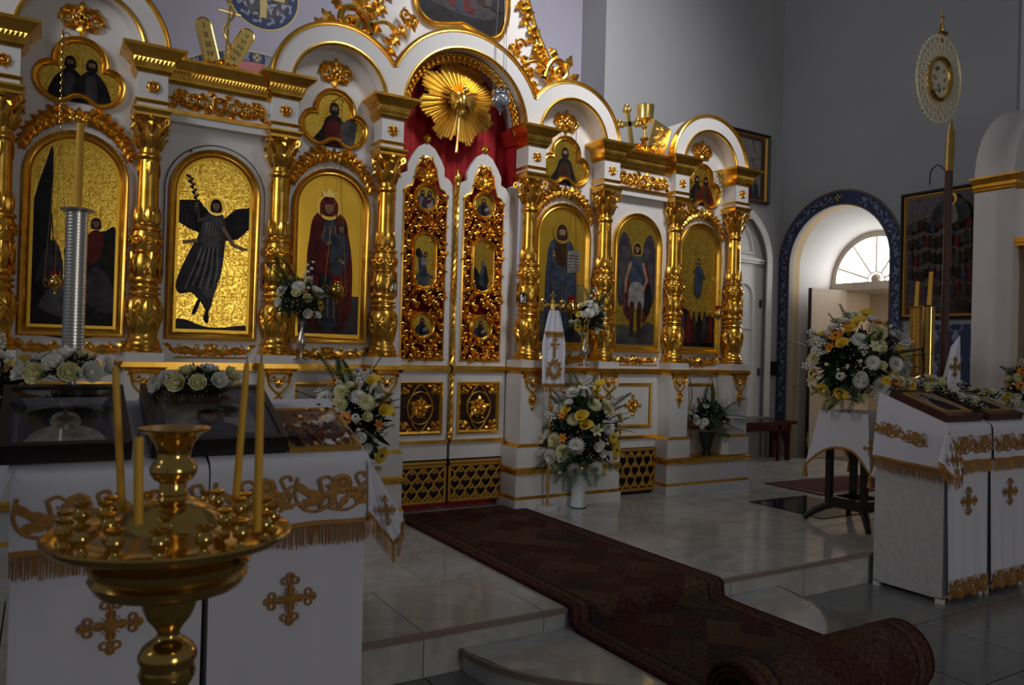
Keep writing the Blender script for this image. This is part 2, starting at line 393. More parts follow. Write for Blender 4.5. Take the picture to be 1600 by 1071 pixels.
    def build(s, name, mats, parent=None, smooth=35, **kw):
        if isinstance(mats, str): mats = [mats]
        return link(name, s.mesh(name, mats, smooth), parent, **kw)

def link(name, data, parent=None, loc=None, rot=None, scale=None, mw=None, **kw):
    o = bpy.data.objects.new(name, data); COL.objects.link(o)
    if parent: o.parent = parent
    if loc is not None: o.location = loc
    if rot is not None: o.rotation_euler = rot
    if scale is not None: o.scale = scale if hasattr(scale, '__len__') else (scale,)*3
    if mw is not None: o.matrix_basis = mw
    for k, v in kw.items(): o[k] = v
    return o
def tag(o, label, cat, group=None, kind=None):
    o['label'] = label; o['category'] = cat
    if group: o['group'] = group
    if kind: o['kind'] = kind
    return o
def thing(name, label, cat, loc=(0, 0, 0), rotz=0, group=None):
    o = link(name, None, None, loc, (0, 0, rotz)); o.empty_display_size = 0.1
    return tag(o, label, cat, group)
def struct(name, mb, mats, parent=None, smooth=35, label=None):
    o = mb.build(name, mats, parent, smooth)
    if not parent: o['kind'] = 'structure'
    if label: o['label'] = label
    return o
def FR(x0, y0, z0):
    """relief facing the nave: local (u, v, d) -> world"""
    return lambda p: (x0+p[0], y0-p[2], z0+p[1])
def FL(x0, y0, z0):
    """relief on a wall facing -x: u runs towards -y"""
    return lambda p: (x0-p[2], y0-p[0], z0+p[1])
def catmull(pts, n=4, closed=True):
    out = []; m = len(pts)
    for i in range(m if closed else m-1):
        p0, p1, p2, p3 = (pts[(i-1) % m], pts[i], pts[(i+1) % m], pts[(i+2) % m]) if closed else (pts[max(0, i-1)], pts[i], pts[i+1], pts[min(m-1, i+2)])
        for k in range(n):
            t = k/n
            out.append(tuple(0.5*((2*b)+(-a+c)*t+(2*a-5*b+4*c-d)*t*t+(-a+3*b-3*c+d)*t**3) for a, b, c, d in zip(p0, p1, p2, p3)))
    if not closed: out.append(tuple(pts[-1]))
    return out
def arc(cx, cy, r, a0, a1, n=16): return [(cx+r*cos(radians(a0+(a1-a0)*i/n)), cy+r*sin(radians(a0+(a1-a0)*i/n))) for i in range(n+1)]
def mirror(right):
    """closed outline from its right half listed top -> bottom"""
    return [p for p in right]+[(-x, y) for x, y in reversed(right) if abs(x) > 1e-6]
# ================================================================== the room
WX, WY = 5.37, 1.45           # right wall plane, back wall plane
EDGE = -2.2                   # front edge of the raised floor
LOW = -0.2                    # nave floor
rnd = random.Random(7)

# --- nave floor with its tiles
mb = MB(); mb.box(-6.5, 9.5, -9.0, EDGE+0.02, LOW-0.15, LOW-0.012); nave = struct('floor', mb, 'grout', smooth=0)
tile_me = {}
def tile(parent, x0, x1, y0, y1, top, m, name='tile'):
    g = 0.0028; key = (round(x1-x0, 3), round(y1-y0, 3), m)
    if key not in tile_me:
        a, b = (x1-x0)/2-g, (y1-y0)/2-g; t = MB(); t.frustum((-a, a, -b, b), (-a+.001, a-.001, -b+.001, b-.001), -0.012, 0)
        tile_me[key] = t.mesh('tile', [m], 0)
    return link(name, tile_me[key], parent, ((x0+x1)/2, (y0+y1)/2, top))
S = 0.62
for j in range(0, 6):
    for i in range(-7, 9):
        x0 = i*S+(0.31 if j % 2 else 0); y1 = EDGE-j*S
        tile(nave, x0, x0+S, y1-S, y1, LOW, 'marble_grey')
# --- raised floor before the screen
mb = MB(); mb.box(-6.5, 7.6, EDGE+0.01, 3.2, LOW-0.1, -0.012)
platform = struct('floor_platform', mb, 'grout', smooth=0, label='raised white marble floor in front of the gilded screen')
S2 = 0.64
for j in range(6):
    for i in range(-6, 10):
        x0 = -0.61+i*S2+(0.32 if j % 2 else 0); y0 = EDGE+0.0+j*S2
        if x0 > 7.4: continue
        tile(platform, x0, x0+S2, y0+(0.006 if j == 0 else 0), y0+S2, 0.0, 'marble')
for i in range(-6, 8):
    x0 = -0.61+i*0.64*1.0
    t = MB(); t.box(-0.318, 0.318, EDGE, EDGE+0.012, LOW, -0.025) if i == -6 else None
    if i == -6: riser_me = t.mesh('riser_slab', ['marble'], 0)
    link('riser_slab', riser_me, platform, (x0+0.32, 0, 0))
mb = MB(); mb.box(-6.5, 7.6, EDGE-0.015, EDGE+0.006, -0.025, 0.0); mb.build('step_edge', 'nosing', platform, 0)
# --- half-round step in front of the doors
def half(rx, ry, n=28): return [(rx*cos(pi+pi*i/n), EDGE+ry*sin(pi+pi*i/n)) for i in range(n+1)]
step = MB(); step.plate(half(1.06, 0.83), LOW, -0.125)
st = struct('step_round', step, 'marble', smooth=30, label='low half-round white marble step before the raised floor')
n2 = MB(); n2.ring(half(1.072, 0.842), half(1.056, 0.826), -0.125, -0.1, closed=False); n2.build('step_edge', 'nosing', st, 30)
for k, (a, b) in enumerate(((-1.054, -0.36), (-0.36, 0.28), (0.28, 1.054))):
    for q, (f0, f1) in enumerate(((0.0, 0.42), (0.42, 1.0))):
        pts = []
        def yy(x, f): return EDGE-0.826*f*sqrt(max(0, 1-(x/1.056)**2)) if f == 1.0 else max(EDGE-0.826*f, EDGE-0.826*sqrt(max(0, 1-(x/1.056)**2)))
        N = 10; xs = [a+(b-a)*i/N for i in range(N+1)]; g = 0.0015
        top = [(x, yy(x, f0)-g if f0 > 0 else EDGE) for x in xs]; bot = [(x, yy(x, f1)+g) for x in xs]
        top[0] = (a+g, top[0][1]); bot[0] = (a+g, bot[0][1]); top[-1] = (b-g, top[-1][1]); bot[-1] = (b-g, bot[-1][1])
        pl = MB(); pl.ring(top, bot, -0.122, -0.1, closed=False); pl.build('tile', 'marble', st, 0)

# --- walls
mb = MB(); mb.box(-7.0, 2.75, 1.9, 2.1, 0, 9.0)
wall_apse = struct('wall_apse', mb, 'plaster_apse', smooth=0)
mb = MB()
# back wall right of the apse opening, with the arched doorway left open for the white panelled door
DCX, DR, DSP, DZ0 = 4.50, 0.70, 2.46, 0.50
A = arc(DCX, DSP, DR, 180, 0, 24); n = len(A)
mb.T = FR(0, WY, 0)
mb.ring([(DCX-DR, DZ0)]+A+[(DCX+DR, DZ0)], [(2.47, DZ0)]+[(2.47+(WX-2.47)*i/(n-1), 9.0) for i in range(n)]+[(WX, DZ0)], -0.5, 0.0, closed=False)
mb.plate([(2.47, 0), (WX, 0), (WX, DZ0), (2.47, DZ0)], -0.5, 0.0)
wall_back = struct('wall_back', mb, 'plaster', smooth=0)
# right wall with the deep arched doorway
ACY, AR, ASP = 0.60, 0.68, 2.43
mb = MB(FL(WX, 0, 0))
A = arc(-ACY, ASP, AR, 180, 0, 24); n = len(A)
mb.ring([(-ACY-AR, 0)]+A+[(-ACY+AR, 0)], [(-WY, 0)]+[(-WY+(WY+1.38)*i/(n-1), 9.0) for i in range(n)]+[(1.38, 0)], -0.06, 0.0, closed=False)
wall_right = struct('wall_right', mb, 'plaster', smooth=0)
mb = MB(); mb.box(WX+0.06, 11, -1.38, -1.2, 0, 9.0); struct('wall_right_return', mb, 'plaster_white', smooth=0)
# reveal (tunnel) of the arch
AX2, AR2, ASP2 = 6.15, 0.62, 2.25
mb = MB()
A1 = [(ACY+AR, 0)]+[(ACY-x, z) for x, z in arc(0, ASP, AR, 180, 0, 24)]+[(ACY-AR, 0)]
A2 = [(ACY+AR2, 0)]+[(ACY-x, z) for x, z in arc(0, ASP2, AR2, 180, 0, 24)]+[(ACY-AR2, 0)]
A1 = [(-0+y, z) for y, z in A1]
n = len(A1)
vs = [(WX+0.06, y, z) for y, z in A1]+[(WX+0.18, y*0.985+0.009, z-0.01 if z > 0 else 0) for y, z in A1]+[(AX2, y, z) for y, z in A2]
mb.add(vs[:2*n], [(i, i+1, n+i+1, n+i) for i in range(n-1)], 1)
mb.add(vs[n:], [(i, i+1, n+i+1, n+i) for i in range(n-1)], 0)
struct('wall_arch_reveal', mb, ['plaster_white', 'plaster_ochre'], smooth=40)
# painted blue band around the arch
band = MB(FL(WX, 0, 0)); A = arc(-ACY, ASP, 1, 180, 0, 40)
def bandline(r0, r1, d, mi):
    o = [(-ACY-r1, 0.25)]+[(-ACY+(x+ACY)*r1, ASP+(z-ASP)*r1) for x, z in A]+[(-ACY+r1, 0.25)]
    i_ = [(-ACY-r0, 0.25)]+[(-ACY+(x+ACY)*r0, ASP+(z-ASP)*r0) for x, z in A]+[(-ACY+r0, 0.25)]
    band.ring(o, i_, 0.0005, d, mi, closed=False)
bandline(0.70, 0.845, 0.003, 0); bandline(0.682, 0.702, 0.0035, 1); bandline(0.838, 0.862, 0.0035, 1)
# painted vine on the band
def bp(t, r):    # t metres along the band from the left foot
    L1 = ASP-0.25
    if t < L1: return (-ACY-r, 0.25+t)
    if t < L1+pi*0.77:
        a = pi-(t-L1)/0.77; return (-ACY+r*cos(a), ASP+r*sin(a))
    return (-ACY+r, ASP-(t-L1-pi*0.77))
TOT = 2*(ASP-0.25)+pi*0.77
t = 0.06; k = 0
while t < TOT-0.1:
    sg = 1 if k % 2 else -1
    if abs(t-TOT/2) > 0.11:
        path = [bp(t+0.20*i/10, 0.77+sg*0.045*sin(pi*i/10*2)) for i in range(11)]
        band.ridge(path, 0.0045, 0.001, 0.003, 2, back=False)
        for q in range(3):
            c = bp(t+0.05+0.05*q, 0.77-sg*0.018*(1-q)); band.leaf(c[0], c[1], 1.0*k+q*2.1, 0.055, 0.024, 0.001, 0.0032, 1.2, 2, 4)
        sc = bp(t+0.10, 0.77); band.ridge([(sc[0]+0.03*(1-i/12)*cos(i*.75+k), sc[1]+0.03*(1-i/12)*sin(i*.75+k)) for i in range(12)], 0.004, 0.001, 0.003, 2, back=False)
    t += 0.2; k += 1
cx, cz = bp(TOT/2, 0.77); band.flat([(cx+.055*cos(a*.4), cz+.055*sin(a*.4)) for a in range(16)], 0.0045, 3)
for a, b in ((.012, .042), (.042, .012)): band.flat([(cx-a, cz-b), (cx+a, cz-b), (cx+a, cz+b), (cx-a, cz+b)], 0.005, 4)
bo = band.build('painted_band', ['band_blue', 'band_brown', 'band_line', 'black', 'ochre_line'], wall_right, 0)
bo['label'] = 'blue painted vine band around the arch'
# painted dado on the right wall below the large picture
dd = MB(FL(WX, 0, 0)); dd.flat([(0.40, 0.25), (1.38, 0.25), (1.38, 1.66), (0.40, 1.66)], 0.003, 0)
for i in range(5):
    for j in range(4):
        x, z = 0.62+0.22*i, 0.55+0.33*j
        for sg in (1, -1): dd.ridge([(x+sg*.09*sin(q*.5)*(1-q/16), z+.14-.0175*q*1.0) for q in range(14)], .006, .001, .003, 1, back=False)
        dd.leaf(x, z-.05, pi/2, .12, .06, .001, .0034, 0, 1, 4)
dd.build('painted_dado', ['band_blue', 'band_line'], wall_right, 0)

# painted roundel and arch band on the apse wall
mbp = MB(FR(0, 1.9, 0)); mc = P(412, -8, y=1.9)
def disc(mbx, c, r, d, mi, n=40): mbx.flat([(c[0]+r*cos(2*pi*i/n), c[1]+r*sin(2*pi*i/n)) for i in range(n)], d, mi)
C2 = (mc.x, mc.z)
disc(mbp, C2, 0.325, .002, 2); disc(mbp, C2, 0.31, .003, 0); disc(mbp, C2, 0.225, .004, 4)
for i in range(26):
    a = 2*pi*i/26; mbp.leaf(C2[0]+.265*cos(a), C2[1]+.265*sin(a), a+1.2+(i % 2)*1.2, .07, .025, .001, .004, 1.5, 1, 4)
rr = random.Random(3)
for i in range(40):
    a, r = rr.uniform(0, 6.28), .2*sqrt(rr.random()); mbp.leaf(C2[0]+r*cos(a), C2[1]+r*sin(a), rr.uniform(0, 6.28), .06, .02, .001, .0045, 1.5, 5, 4)
for a, b in ((.03, .21), (.19, .03)): mbp.flat([(C2[0]-a, C2[1]-b), (C2[0]+a, C2[1]-b), (C2[0]+a, C2[1]+b), (C2[0]-a, C2[1]+b)], .006, 3)
ro = mbp.build('painted_roundel', ['band_blue', 'band_line', 'ochre_line', 'ochre_line', 'p_grey', 'plaster_apse'], wall_apse, 0)
ro['label'] = 'painted blue roundel with a gold cross'
mbp = MB(FR(0, 1.9, 0)); bc = P(405, 82, y=1.9)
cx, cz, RB = bc.x, bc.z-1.1, 1.1
def seg(r): return [(cx+r*sin(radians(a)), cz+r*cos(radians(a))) for a in range(-40, 41, 4)]
mbp.ring(seg(RB), seg(RB-.012), .0005, .003, 2, closed=False); mbp.ring(seg(RB-.012), seg(RB-.10), .0005, .004, 0, closed=False); mbp.ring(seg(RB-.10), seg(RB-.5), .0005, .003, 1, closed=False)
for a in range(-36, 37, 5):
    p = (cx+(RB-.056)*sin(radians(a)), cz+(RB-.056)*cos(radians(a)))
    if a == -1: disc(mbp, p, .042, .005, 3); mbp.flat([(p[0]-.03, p[1]-.008), (p[0]+.03, p[1]-.008), (p[0]+.03, p[1]+.008), (p[0]-.03, p[1]+.008)], .006, 4); mbp.flat([(p[0]-.008, p[1]-.03), (p[0]+.008, p[1]-.03), (p[0]+.008, p[1]+.03), (p[0]-.008, p[1]+.03)], .006, 4)
    else:
        for q in range(4): mbp.leaf(p[0], p[1], q*1.57+.78, .055, .02, .001, .0042, .8*(-1)**q, 5, 4)
mbp.build('painted_arch_band', ['band_blue', 'pink', 'ochre_line', 'black', 'ochre_line', 'band_line'], wall_apse, 0)

# --- doorway in the arch: frame, fanlight, open leaf
w1 = MB(); fr = []
F = lambda p: (AX2-p[2], ACY-p[0], p[1])
w1.T = F
w1.ring(arc(0, ASP2, .64, 180, 0, 24), arc(0, ASP2, .56, 180, 0, 24), -.04, .02, closed=False)
w1.box(-.64, .64, ASP2-.10, ASP2, -.04, .025) if False else None
w1.plate([(-.66, ASP2-.10), (.66, ASP2-.10), (.66, ASP2), (-.66, ASP2)], -.04, .03)
for sx in (-1, 1): w1.plate([(sx*.66, 0), (sx*.50, 0), (sx*.50, ASP2-.1), (sx*.66, ASP2-.1)], -.05, .02)
win = struct('window_1', w1, 'cream_paint', smooth=30, label='cream fanlight and door frame in the deep arch')
g = MB(F); g.flat([(0, ASP2)]+arc(0, ASP2, .56, 180, 0, 24), -.03); g.build('pane', 'sky_pane', win, 0)
g = MB(F)
for a in (20, 55, 90, 125, 160): g.ridge([(0.12*cos(radians(a)), ASP2+.12*sin(radians(a))), (.56*cos(radians(a)), ASP2+.56*sin(radians(a)))], .015, .025, -.02)
g.ridge(arc(0, ASP2, .12, 180, 0, 10), .012, .03, -.02); g.dome(0, ASP2+.03, .07, .04, -.0, 0, 10)
g.build('glazing_bar', 'cream_paint', win)
ex = MB()   # porch beyond the door
ex.box(7.3, 7.4, -.6, 1.6, 0, 2.24); ex.box(6.20, 7.3, 1.45, 1.55, 0, 2.24); ex.box(6.20, 7.3, -.55, -.45, 0, 2.24); ex.box(6.20, 7.4, -.6, 1.6, 2.19, 2.24)
po = struct('wall_porch', ex, 'cream_paint', smooth=0)
pn = MB(lambda p: (7.3-p[2], .75-p[0], p[1]))
pn.sweep([(-.3, 1.25), (.3, 1.25), (.3, 2.15), (-.3, 2.15)], [(0, 0), (-.01, .03), (-.04, .03), (-.06, .01)]); pn.leaf(0, 1.95, pi/2, .15, .2, .03); pn.scroll(-.15, 1.98, .08); pn.scroll(.15, 1.98, .08, sg=-1, a0=pi)
pn.build('carved_panel', 'white_paint', po)
lf = MB(); lf.box(0, .62, -.02, .02, 0.01, 2.15)
leafdoor = thing('door_leaf', 'open cream metal-clad door leaf with rivets inside the arch', 'door', (5.52, 1.07, 0), -.09)
lf.build('panel', 'cream_paint', leafdoor, 0)
rv = MB()
for i in range(30):
    for xx in (.03, .59): rv.ball((xx, -.02, .06+i*.071), .006, n=5, m=3)
for i in range(9): rv.ball((.03+.07*i, -.02, 2.12), .006, n=5, m=3); rv.ball((.03+.07*i, -.02, .75), .006, n=5, m=3)
rv.build('rivet', 'cream_paint', leafdoor, kind='stuff')
ed = MB(); ed.box(-.012, 0, -.024, .024, .01, 2.15); ed.build('edge_shadow', 'dark_wood', leafdoor, 0)  # dark strip stands in for the shadow between leaf and jamb

# --- white panelled arched door in the back wall
DT = FR(DCX, WY+.10, 0)
d = MB(DT); d.plate([(-DR, DZ0)]+arc(0, DSP, DR, 180, 0, 24)+[(DR, DZ0)], -.05, 0)
door1 = struct('door_1', d, 'white_paint', smooth=0, label='white panelled arched door beside the screen')
d = MB(DT); d.sweep([(-DR, DZ0)]+arc(0, DSP, DR, 180, 0, 24)+[(DR, DZ0)], [(0.06, .1), (0.06, .12), (-.02, .13), (-.05, .10), (-.05, .02), (-.09, .02), (-.09, 0)], closed=False); d.build('door_frame', 'white_paint', door1)
d = MB(DT); d.plate([(-.66, DSP-.01), (.66, DSP-.01), (.66, DSP+.06), (-.66, DSP+.06)], 0, .05); d.plate([(-.66, DSP+.02), (.66, DSP+.02), (.66, DSP+.04), (-.66, DSP+.04)], .05, .07); d.build('transom', 'white_paint', door1)
d = MB(DT)
fan = arc(0, DSP+.1, .5, 180, 0, 20)
d.sweep([(-.5, DSP+.1)]+fan[1:-1]+[(.5, DSP+.1)], [(0, 0), (-.01, .03), (-.03, .03), (-.05, 0)]); d.build('fan_moulding', 'white_paint', door1)
for sx in (-1, 1):
    d = MB(DT); pth = [(sx*.32+x, y) for x, y in arc(0, 2.02, .2, 0, 180, 12)+arc(0, .86, .2, 180, 360, 12)]
    d.sweep(pth, [(0, 0), (-.01, .03), (-.035, .03), (-.05, 0)]); lo = d.build('panel_moulding', 'white_paint', door1)
    d = MB(DT); d.ridge([(sx*.32, .66), (sx*.32, 2.22)], .018, .02, 0); d.ridge([(sx*.32-.2, 1.62), (sx*.32+.2, 1.62)], .018, .022, 0); d.build('panel_bar', 'white_paint', lo)
d = MB(DT); d.plate([(.62, 1.02), (.66, 1.02), (.66, 1.12), (.62, 1.12)], 0, .02); d.plate([(.62, 1.9), (.66, 1.9), (.66, 2.0), (.62, 2.0)], 0, .02); d.build('hinge', 'silver_dark', door1)
d = MB(FR(0, WY, 0)); d.plate([(5.26, 1.03), (5.32, 1.03), (5.32, 1.21), (5.26, 1.21)], 0, .05)
tag(d.build('switch_box', 'black', smooth=0), 'small black switch box on the wall beside the white arched door', 'switch box')
# ================================================================== the gilded screen
CXS = [0.62, 1.387, 2.198, 2.971]
BAY = {'A': 1.003, 'B': 1.793, 'C': 2.585}
YC = -0.02
screen = thing('icon_screen', 'white and gold carved church screen with columns and arches spanning the platform', 'icon screen')

# ---------- carved ornaments (local u, v, d)
def o_rosette(mb, x=0, y=0, r=.042):
    for k in range(8): a = k*pi/4; mb.leaf(x+r*.25*cos(a), y+r*.25*sin(a), a, r*.8, r*.6, r*.35, 0, .4, st=4)
    mb.ridge([(x+r*.62*cos(2*pi*k/12), y+r*.62*sin(2*pi*k/12)) for k in range(12)], r*.14, r*.4, 0, closed=True)
    mb.dome(x, y, r*.34, r*.55, 0)
def o_spray(mb, x, y, a, L, W, n=3, h=.014, d0=0, bend=.6):
    for k in range(n):
        t = (k-(n-1)/2)
        mb.leaf(x, y, a+t*.55, L*(1-.16*abs(t)), W, h, d0+.004*(k % 2), bend*(1 if t > 0 else -1 if t < 0 else 0))
def o_crown(mb):
    for s in (1, -1):
        mb.scroll(s*.072, .005, .045, 1.4, pi/2, -s, .011, .018)
        mb.leaf(s*.03, .05, pi/2-s*.9, .10, .05, .025, .0, -s*1.7)
        mb.leaf(s*.05, .03, pi/2-s*1.2, .10, .05, .025, .0, -s*1.6)
        mb.leaf(s*.02, -.02, -pi/2+s*.5, .09, .04, .02, 0, s*1.2)
        mb.dome(s*.03, -.015, .016, .02)
    for k, (x, y) in enumerate(((0, .03), (.022, .012), (-.022, .012), (0, -.012))): mb.dome(x, y, .021, .035, .004)
    o_spray(mb, 0, .045, pi/2, .075, .045, 3, .02)
    mb.leaf(0, -.02, -pi/2, .085, .05, .02)
def o_garland(mb, R=.325):
    for sg in (1, -1):
        for k in range(8):
            t = k/7; a = radians(90-sg*(5+50*t)); rad = R+.05*(1-t)+.006*(k % 2)
            x, y = rad*cos(a), rad*sin(a); dirn = a-sg*pi/2; sc = 1-.42*t
            mb.leaf(x, y, dirn+sg*.38, .115*sc, .062*sc, .026*sc, .002, sg*.5, st=6)
            mb.leaf(x, y, dirn-sg*.30, .11*sc, .055*sc, .026*sc, .007, -sg*.6, st=6)
            if k % 2 == 0: mb.dome(x, y+.01, .022*sc, .034*sc)
            if k in (1, 4): mb.leaf(x, y, dirn+sg*1.3, .06, .045, .02, .004, -sg*.8)
        a = radians(90-sg*58); mb.dome((R+.0)*cos(a), R*sin(a), .018, .022); mb.leaf(R*cos(a), R*sin(a), a-sg*pi/2, .05, .035, .016)
    for k in range(5): a = radians(90+(k-2)*42); mb.leaf(0, R+.03, a, .075, .05, .028, .006)
    for k in range(3): mb.dome((k-1)*.034, R+.035-.012*abs(k-1), .024, .04, .004)
def o_bottom(mb, w=.52):
    for sg in (1, -1):
        base = 0 if sg > 0 else pi
        mb.leaf(sg*.015, -.012, base-sg*.35, w*.30, .058, .022, 0, sg*.75, st=8)
        mb.leaf(sg*w*.20, -.022, base+sg*.45, w*.26, .052, .020, .003, -sg*.95, st=8)
        mb.leaf(sg*w*.33, -.005, base-sg*.5, w*.20, .042, .018, 0, sg*1.2, st=7)
        path = catmull([(sg*.02, .01), (sg*w*.16, -.02), (sg*w*.30, .014), (sg*w*.42, -.018), (sg*w*.49, .018)], 5, False)
        mb.ridge(path, [.008]*(len(path)-3)+[.006, .005, .003], .026)
        mb.scroll(sg*w*.16, .014, .022, 1.1, -pi/2, sg, .008, .016, leafy=False); mb.scroll(sg*w*.36, .010, .020, 1.1, pi/2, -sg, .007, .016, leafy=False)
        mb.leaf(sg*w*.45, .0, base+sg*.95, .075, .04, .016, 0, -sg*.9)
    mb.leaf(0, -.045, pi/2, .085, .07, .03, .004); mb.dome(0, -.03, .02, .034)
    for sg in (1, -1): mb.leaf(0, -.01, -pi/2+sg*.75, .06, .045, .018); mb.leaf(0, .0, pi/2-sg*1.0, .06, .04, .02)
def o_frieze(mb, w=.58, h=.12):
    for k in range(9): a = k*2*pi/9; mb.leaf(.018*cos(a), .018*sin(a), a, .03, .022, .02, .004)
    mb.ridge([(.045*cos(2*pi*k/16), .045*sin(2*pi*k/16)) for k in range(16)], .009, .02, closed=True)
    mb.ridge(arc(0, .0, .06, 190, 350, 10), [.004, .007, .009, .011, .012, .012, .012, .011, .009, .007, .004], .02)
    for sg in (1, -1):
        base = 0 if sg > 0 else pi
        for j, (x, rr) in enumerate(((.10, .038), (.175, .034), (.238, .024))):
            up = 1 if j % 2 else -1
            mb.scroll(sg*x, (.008 if j % 2 else -.006), rr, 1.3, (pi if sg > 0 else 0), sg*up, .0095, .018)
            mb.leaf(sg*(x+.02), .03*up, base+sg*.5*up, .06, .04, .018); mb.leaf(sg*(x-.02), -.03*up, base-sg*.6*up, .065, .042, .018, .003, sg*up*.9)
            mb.leaf(sg*(x-.035), .02*up, base+sg*.9*up, .05, .034, .016, .003, -sg*up*.9)
        o_spray(mb, sg*w*.43, 0, base, .06, .034, 3, .016)
        mb.leaf(sg*.03, .045, pi/2-sg*.9, .06, .036, .018); mb.leaf(sg*.055, -.045, -pi/2+sg*.9, .06, .036, .018)
def o_drop(mb):
    for sg in (1, -1):
        mb.scroll(sg*.04, -.035, .034, 1.2, pi/2 if sg > 0 else pi/2, -sg, .009, .016)
        p = catmull([(sg*.076, -.02), (sg*.062, -.08), (sg*.02, -.13), (-sg*.022, -.17), (-sg*.032, -.20), (-sg*.012, -.23), (0, -.24)], 4, False)
        mb.ridge(p, .008, .016)
        mb.leaf(sg*.07, -.005, -sg*.4+(0 if sg > 0 else pi), .03, .02, .012)
    mb.leaf(0, -.10, pi/2, .07, .045, .02); o_spray(mb, 0, -.215, pi/2, .045, .026, 3, .018); mb.leaf(0, -.235, -pi/2, .055, .03, .016)
    mb.dome(0, -.13, .012, .022); mb.ridge([(-.085, 0.002), (.085, .002)], .012, .018)
def o_bigscroll(mb, sg):
    """freestanding corner scroll above the side arches"""
    mb.ridge(catmull([(0, 0), (sg*.03, .10), (sg*.10, .17), (sg*.19, .15), (sg*.22, .07), (sg*.17, .01), (sg*.11, .03), (sg*.10, .08), (sg*.13, .10)], 5, False), .026, .045)
    mb.scroll(sg*.145, .07, .055, 1.2, 0, sg, .020, .045, leafy=False); mb.dome(sg*.145, .07, .027, .05)
    for x, y, a, L in ((.03, .13, 2.2, .09), (.12, .19, 1.9, .09), (.22, .14, .6, .10), (.25, .04, .0, .11), (.30, .0, -.3, .10), (.34, -.06, -.5, .08), (.06, .03, -2.0, .08), (.0, .06, 2.8, .08)):
        an = a if sg > 0 else pi-a
        mb.leaf(sg*x, y, an, L*1.2, .075, .04, 0, sg*.9)
    mb.ridge(catmull([(sg*.22, .03), (sg*.29, .02), (sg*.36, -.05), (sg*.40, -.11)], 4, False), .012, .03)
def o_vine(mb, pts, n=10, sc=1.0, seed=1):
    sc *= 1.05
    r = random.Random(seed); path = catmull(pts, 6, False); mb.ridge(path, .008*sc, .016*sc)
    L = len(path)
    for k in range(n):
        i = int((k+.5)/n*(L-2)); p, q = path[i], path[i+1]; a = atan2(q[1]-p[1], q[0]-p[0]); sg = 1 if k % 2 else -1
        mb.leaf(p[0], p[1], a+sg*.8, .095*sc, .055*sc, .03*sc, .003, sg*.5)
        mb.leaf(p[0], p[1], a-sg*.5, .06*sc, .04*sc, .03*sc, .008, -sg*.7)
        if k % 3 == 1: mb.dome(p[0], p[1], .024*sc, .035*sc, .004)
def o_fill(mb, inside, x0, x1, z0, z1, step=.085, seed=2):
    """openwork foliage filling a region, mirrored about u=0"""
    r = random.Random(seed); z = z0; row = 0
    while z < z1:
        x = x0+(step/2 if row % 2 else 0)
        while x < x1:
            px, pz = x+r.uniform(-.01, .01), z+r.uniform(-.01, .01)
            if inside(px, pz, .018):
                rr = step*.5; sg = 1 if (row+int(x/step)) % 2 else -1
                for m in (1, -1) if abs(px) > .012 else (1,):
                    mb.scroll(m*px, pz, rr, 1.25, r.uniform(0, 6.28) if m == 1 else 0.4, sg*m, .010, .018, leafy=False)
                    for q in range(2):
                        a = r.uniform(0, 6.28)
                        mb.leaf(m*px+.4*rr*cos(a), pz+.4*rr*sin(a), a if m == 1 else pi-a, step*.75, step*.42, .03, .004, r.choice((-1, 1))*1.1, st=5)
                    if r.random() < .5: mb.dome(m*px, pz, .016, .034)
            x += step
        z += step*.86; row += 1

# ---------- column (shared meshes)
COLP = [(.105, 1.185), (.110, 1.195), (.110, 1.21), (.098, 1.218), (.100, 1.235), (.092, 1.245), (.092, 1.258), (.082, 1.268), (.074, 1.285), (.078, 1.31), (.088, 1.37), (.097, 1.43), (.098, 1.475), (.088, 1.515), (.070, 1.535), (.070, 1.54), (.088, 1.545), (.092, 1.553), (.088, 1.561), (.070, 1.566), (.074, 1.60), (.070, 1.612), (.090, 1.622), (.094, 1.635), (.090, 1.648), (.076, 1.655), (.084, 1.672), (.087, 1.72), (.085, 1.775), (.074, 1.79), (.074, 1.795), (.088, 1.80), (.090, 1.81), (.076, 1.82), (.082, 1.845), (.086, 1.88), (.082, 1.915), (.074, 1.94), (.088, 1.946), (.090, 1.96), (.076, 1.97), (.066, 1.98), (.064, 2.05), (.061, 2.10), (.058, 2.38), (.068, 2.392), (.070, 2.405), (.066, 2.418), (.057, 2.425), (.057, 2.45)]
def prof_r(z):
    for (r0, a), (r1, b) in zip(COLP, COLP[1:]):
        if a <= z <= b: return r0+(r1-r0)*(z-a)/max(1e-6, b-a)
    return COLP[-1][0]
def CYL(p):   # wrap local (u = angle, v = z, d) round the shaft
    r = prof_r(p[1])+p[2]; return (r*sin(p[0]), -r*cos(p[0]), p[1])
m = MB(); m.lathe(COLP, 28, rfun=lambda a, z: 1+(.018*cos(a*14) if 2.1 < z < 2.385 else 0))
shaft_me = m.mesh('column_shaft', ['gold'], 40)
def wleaf(m, a, z, ang, L, W, h): # leaf on cylinder: scale u by radius
    t = MB(); t.leaf(0, 0, ang, L, W, h); rr = max(.04, prof_r(z))
    m.add([(a+x/rr, z+y, d) for x, y, d in t.V], t.F)
m = MB(CYL)
for k in range(6):
    a = k*pi/3
    for da, an, L in ((0, pi/2, .21), (.16, pi/2-.55, .12), (-.16, pi/2+.55, .12), (.2, pi/2-.75, .10), (-.2, pi/2+.75, .10)): wleaf(m, a+da*.5, 1.30+(.0 if L > .2 else .05 if L > .11 else .10), an, L, .05 if L > .2 else .028, .011)
    wleaf(m, a+pi/6, 1.50, -pi/2, .17, .03, .007)
bulb_me = m.mesh('bulb_foliage', ['gold'])
m = MB()
for k in range(22): a = 2*pi*k/22; m.ball((.077*sin(a), -.077*cos(a), 1.589), .0115, n=6, m=4)
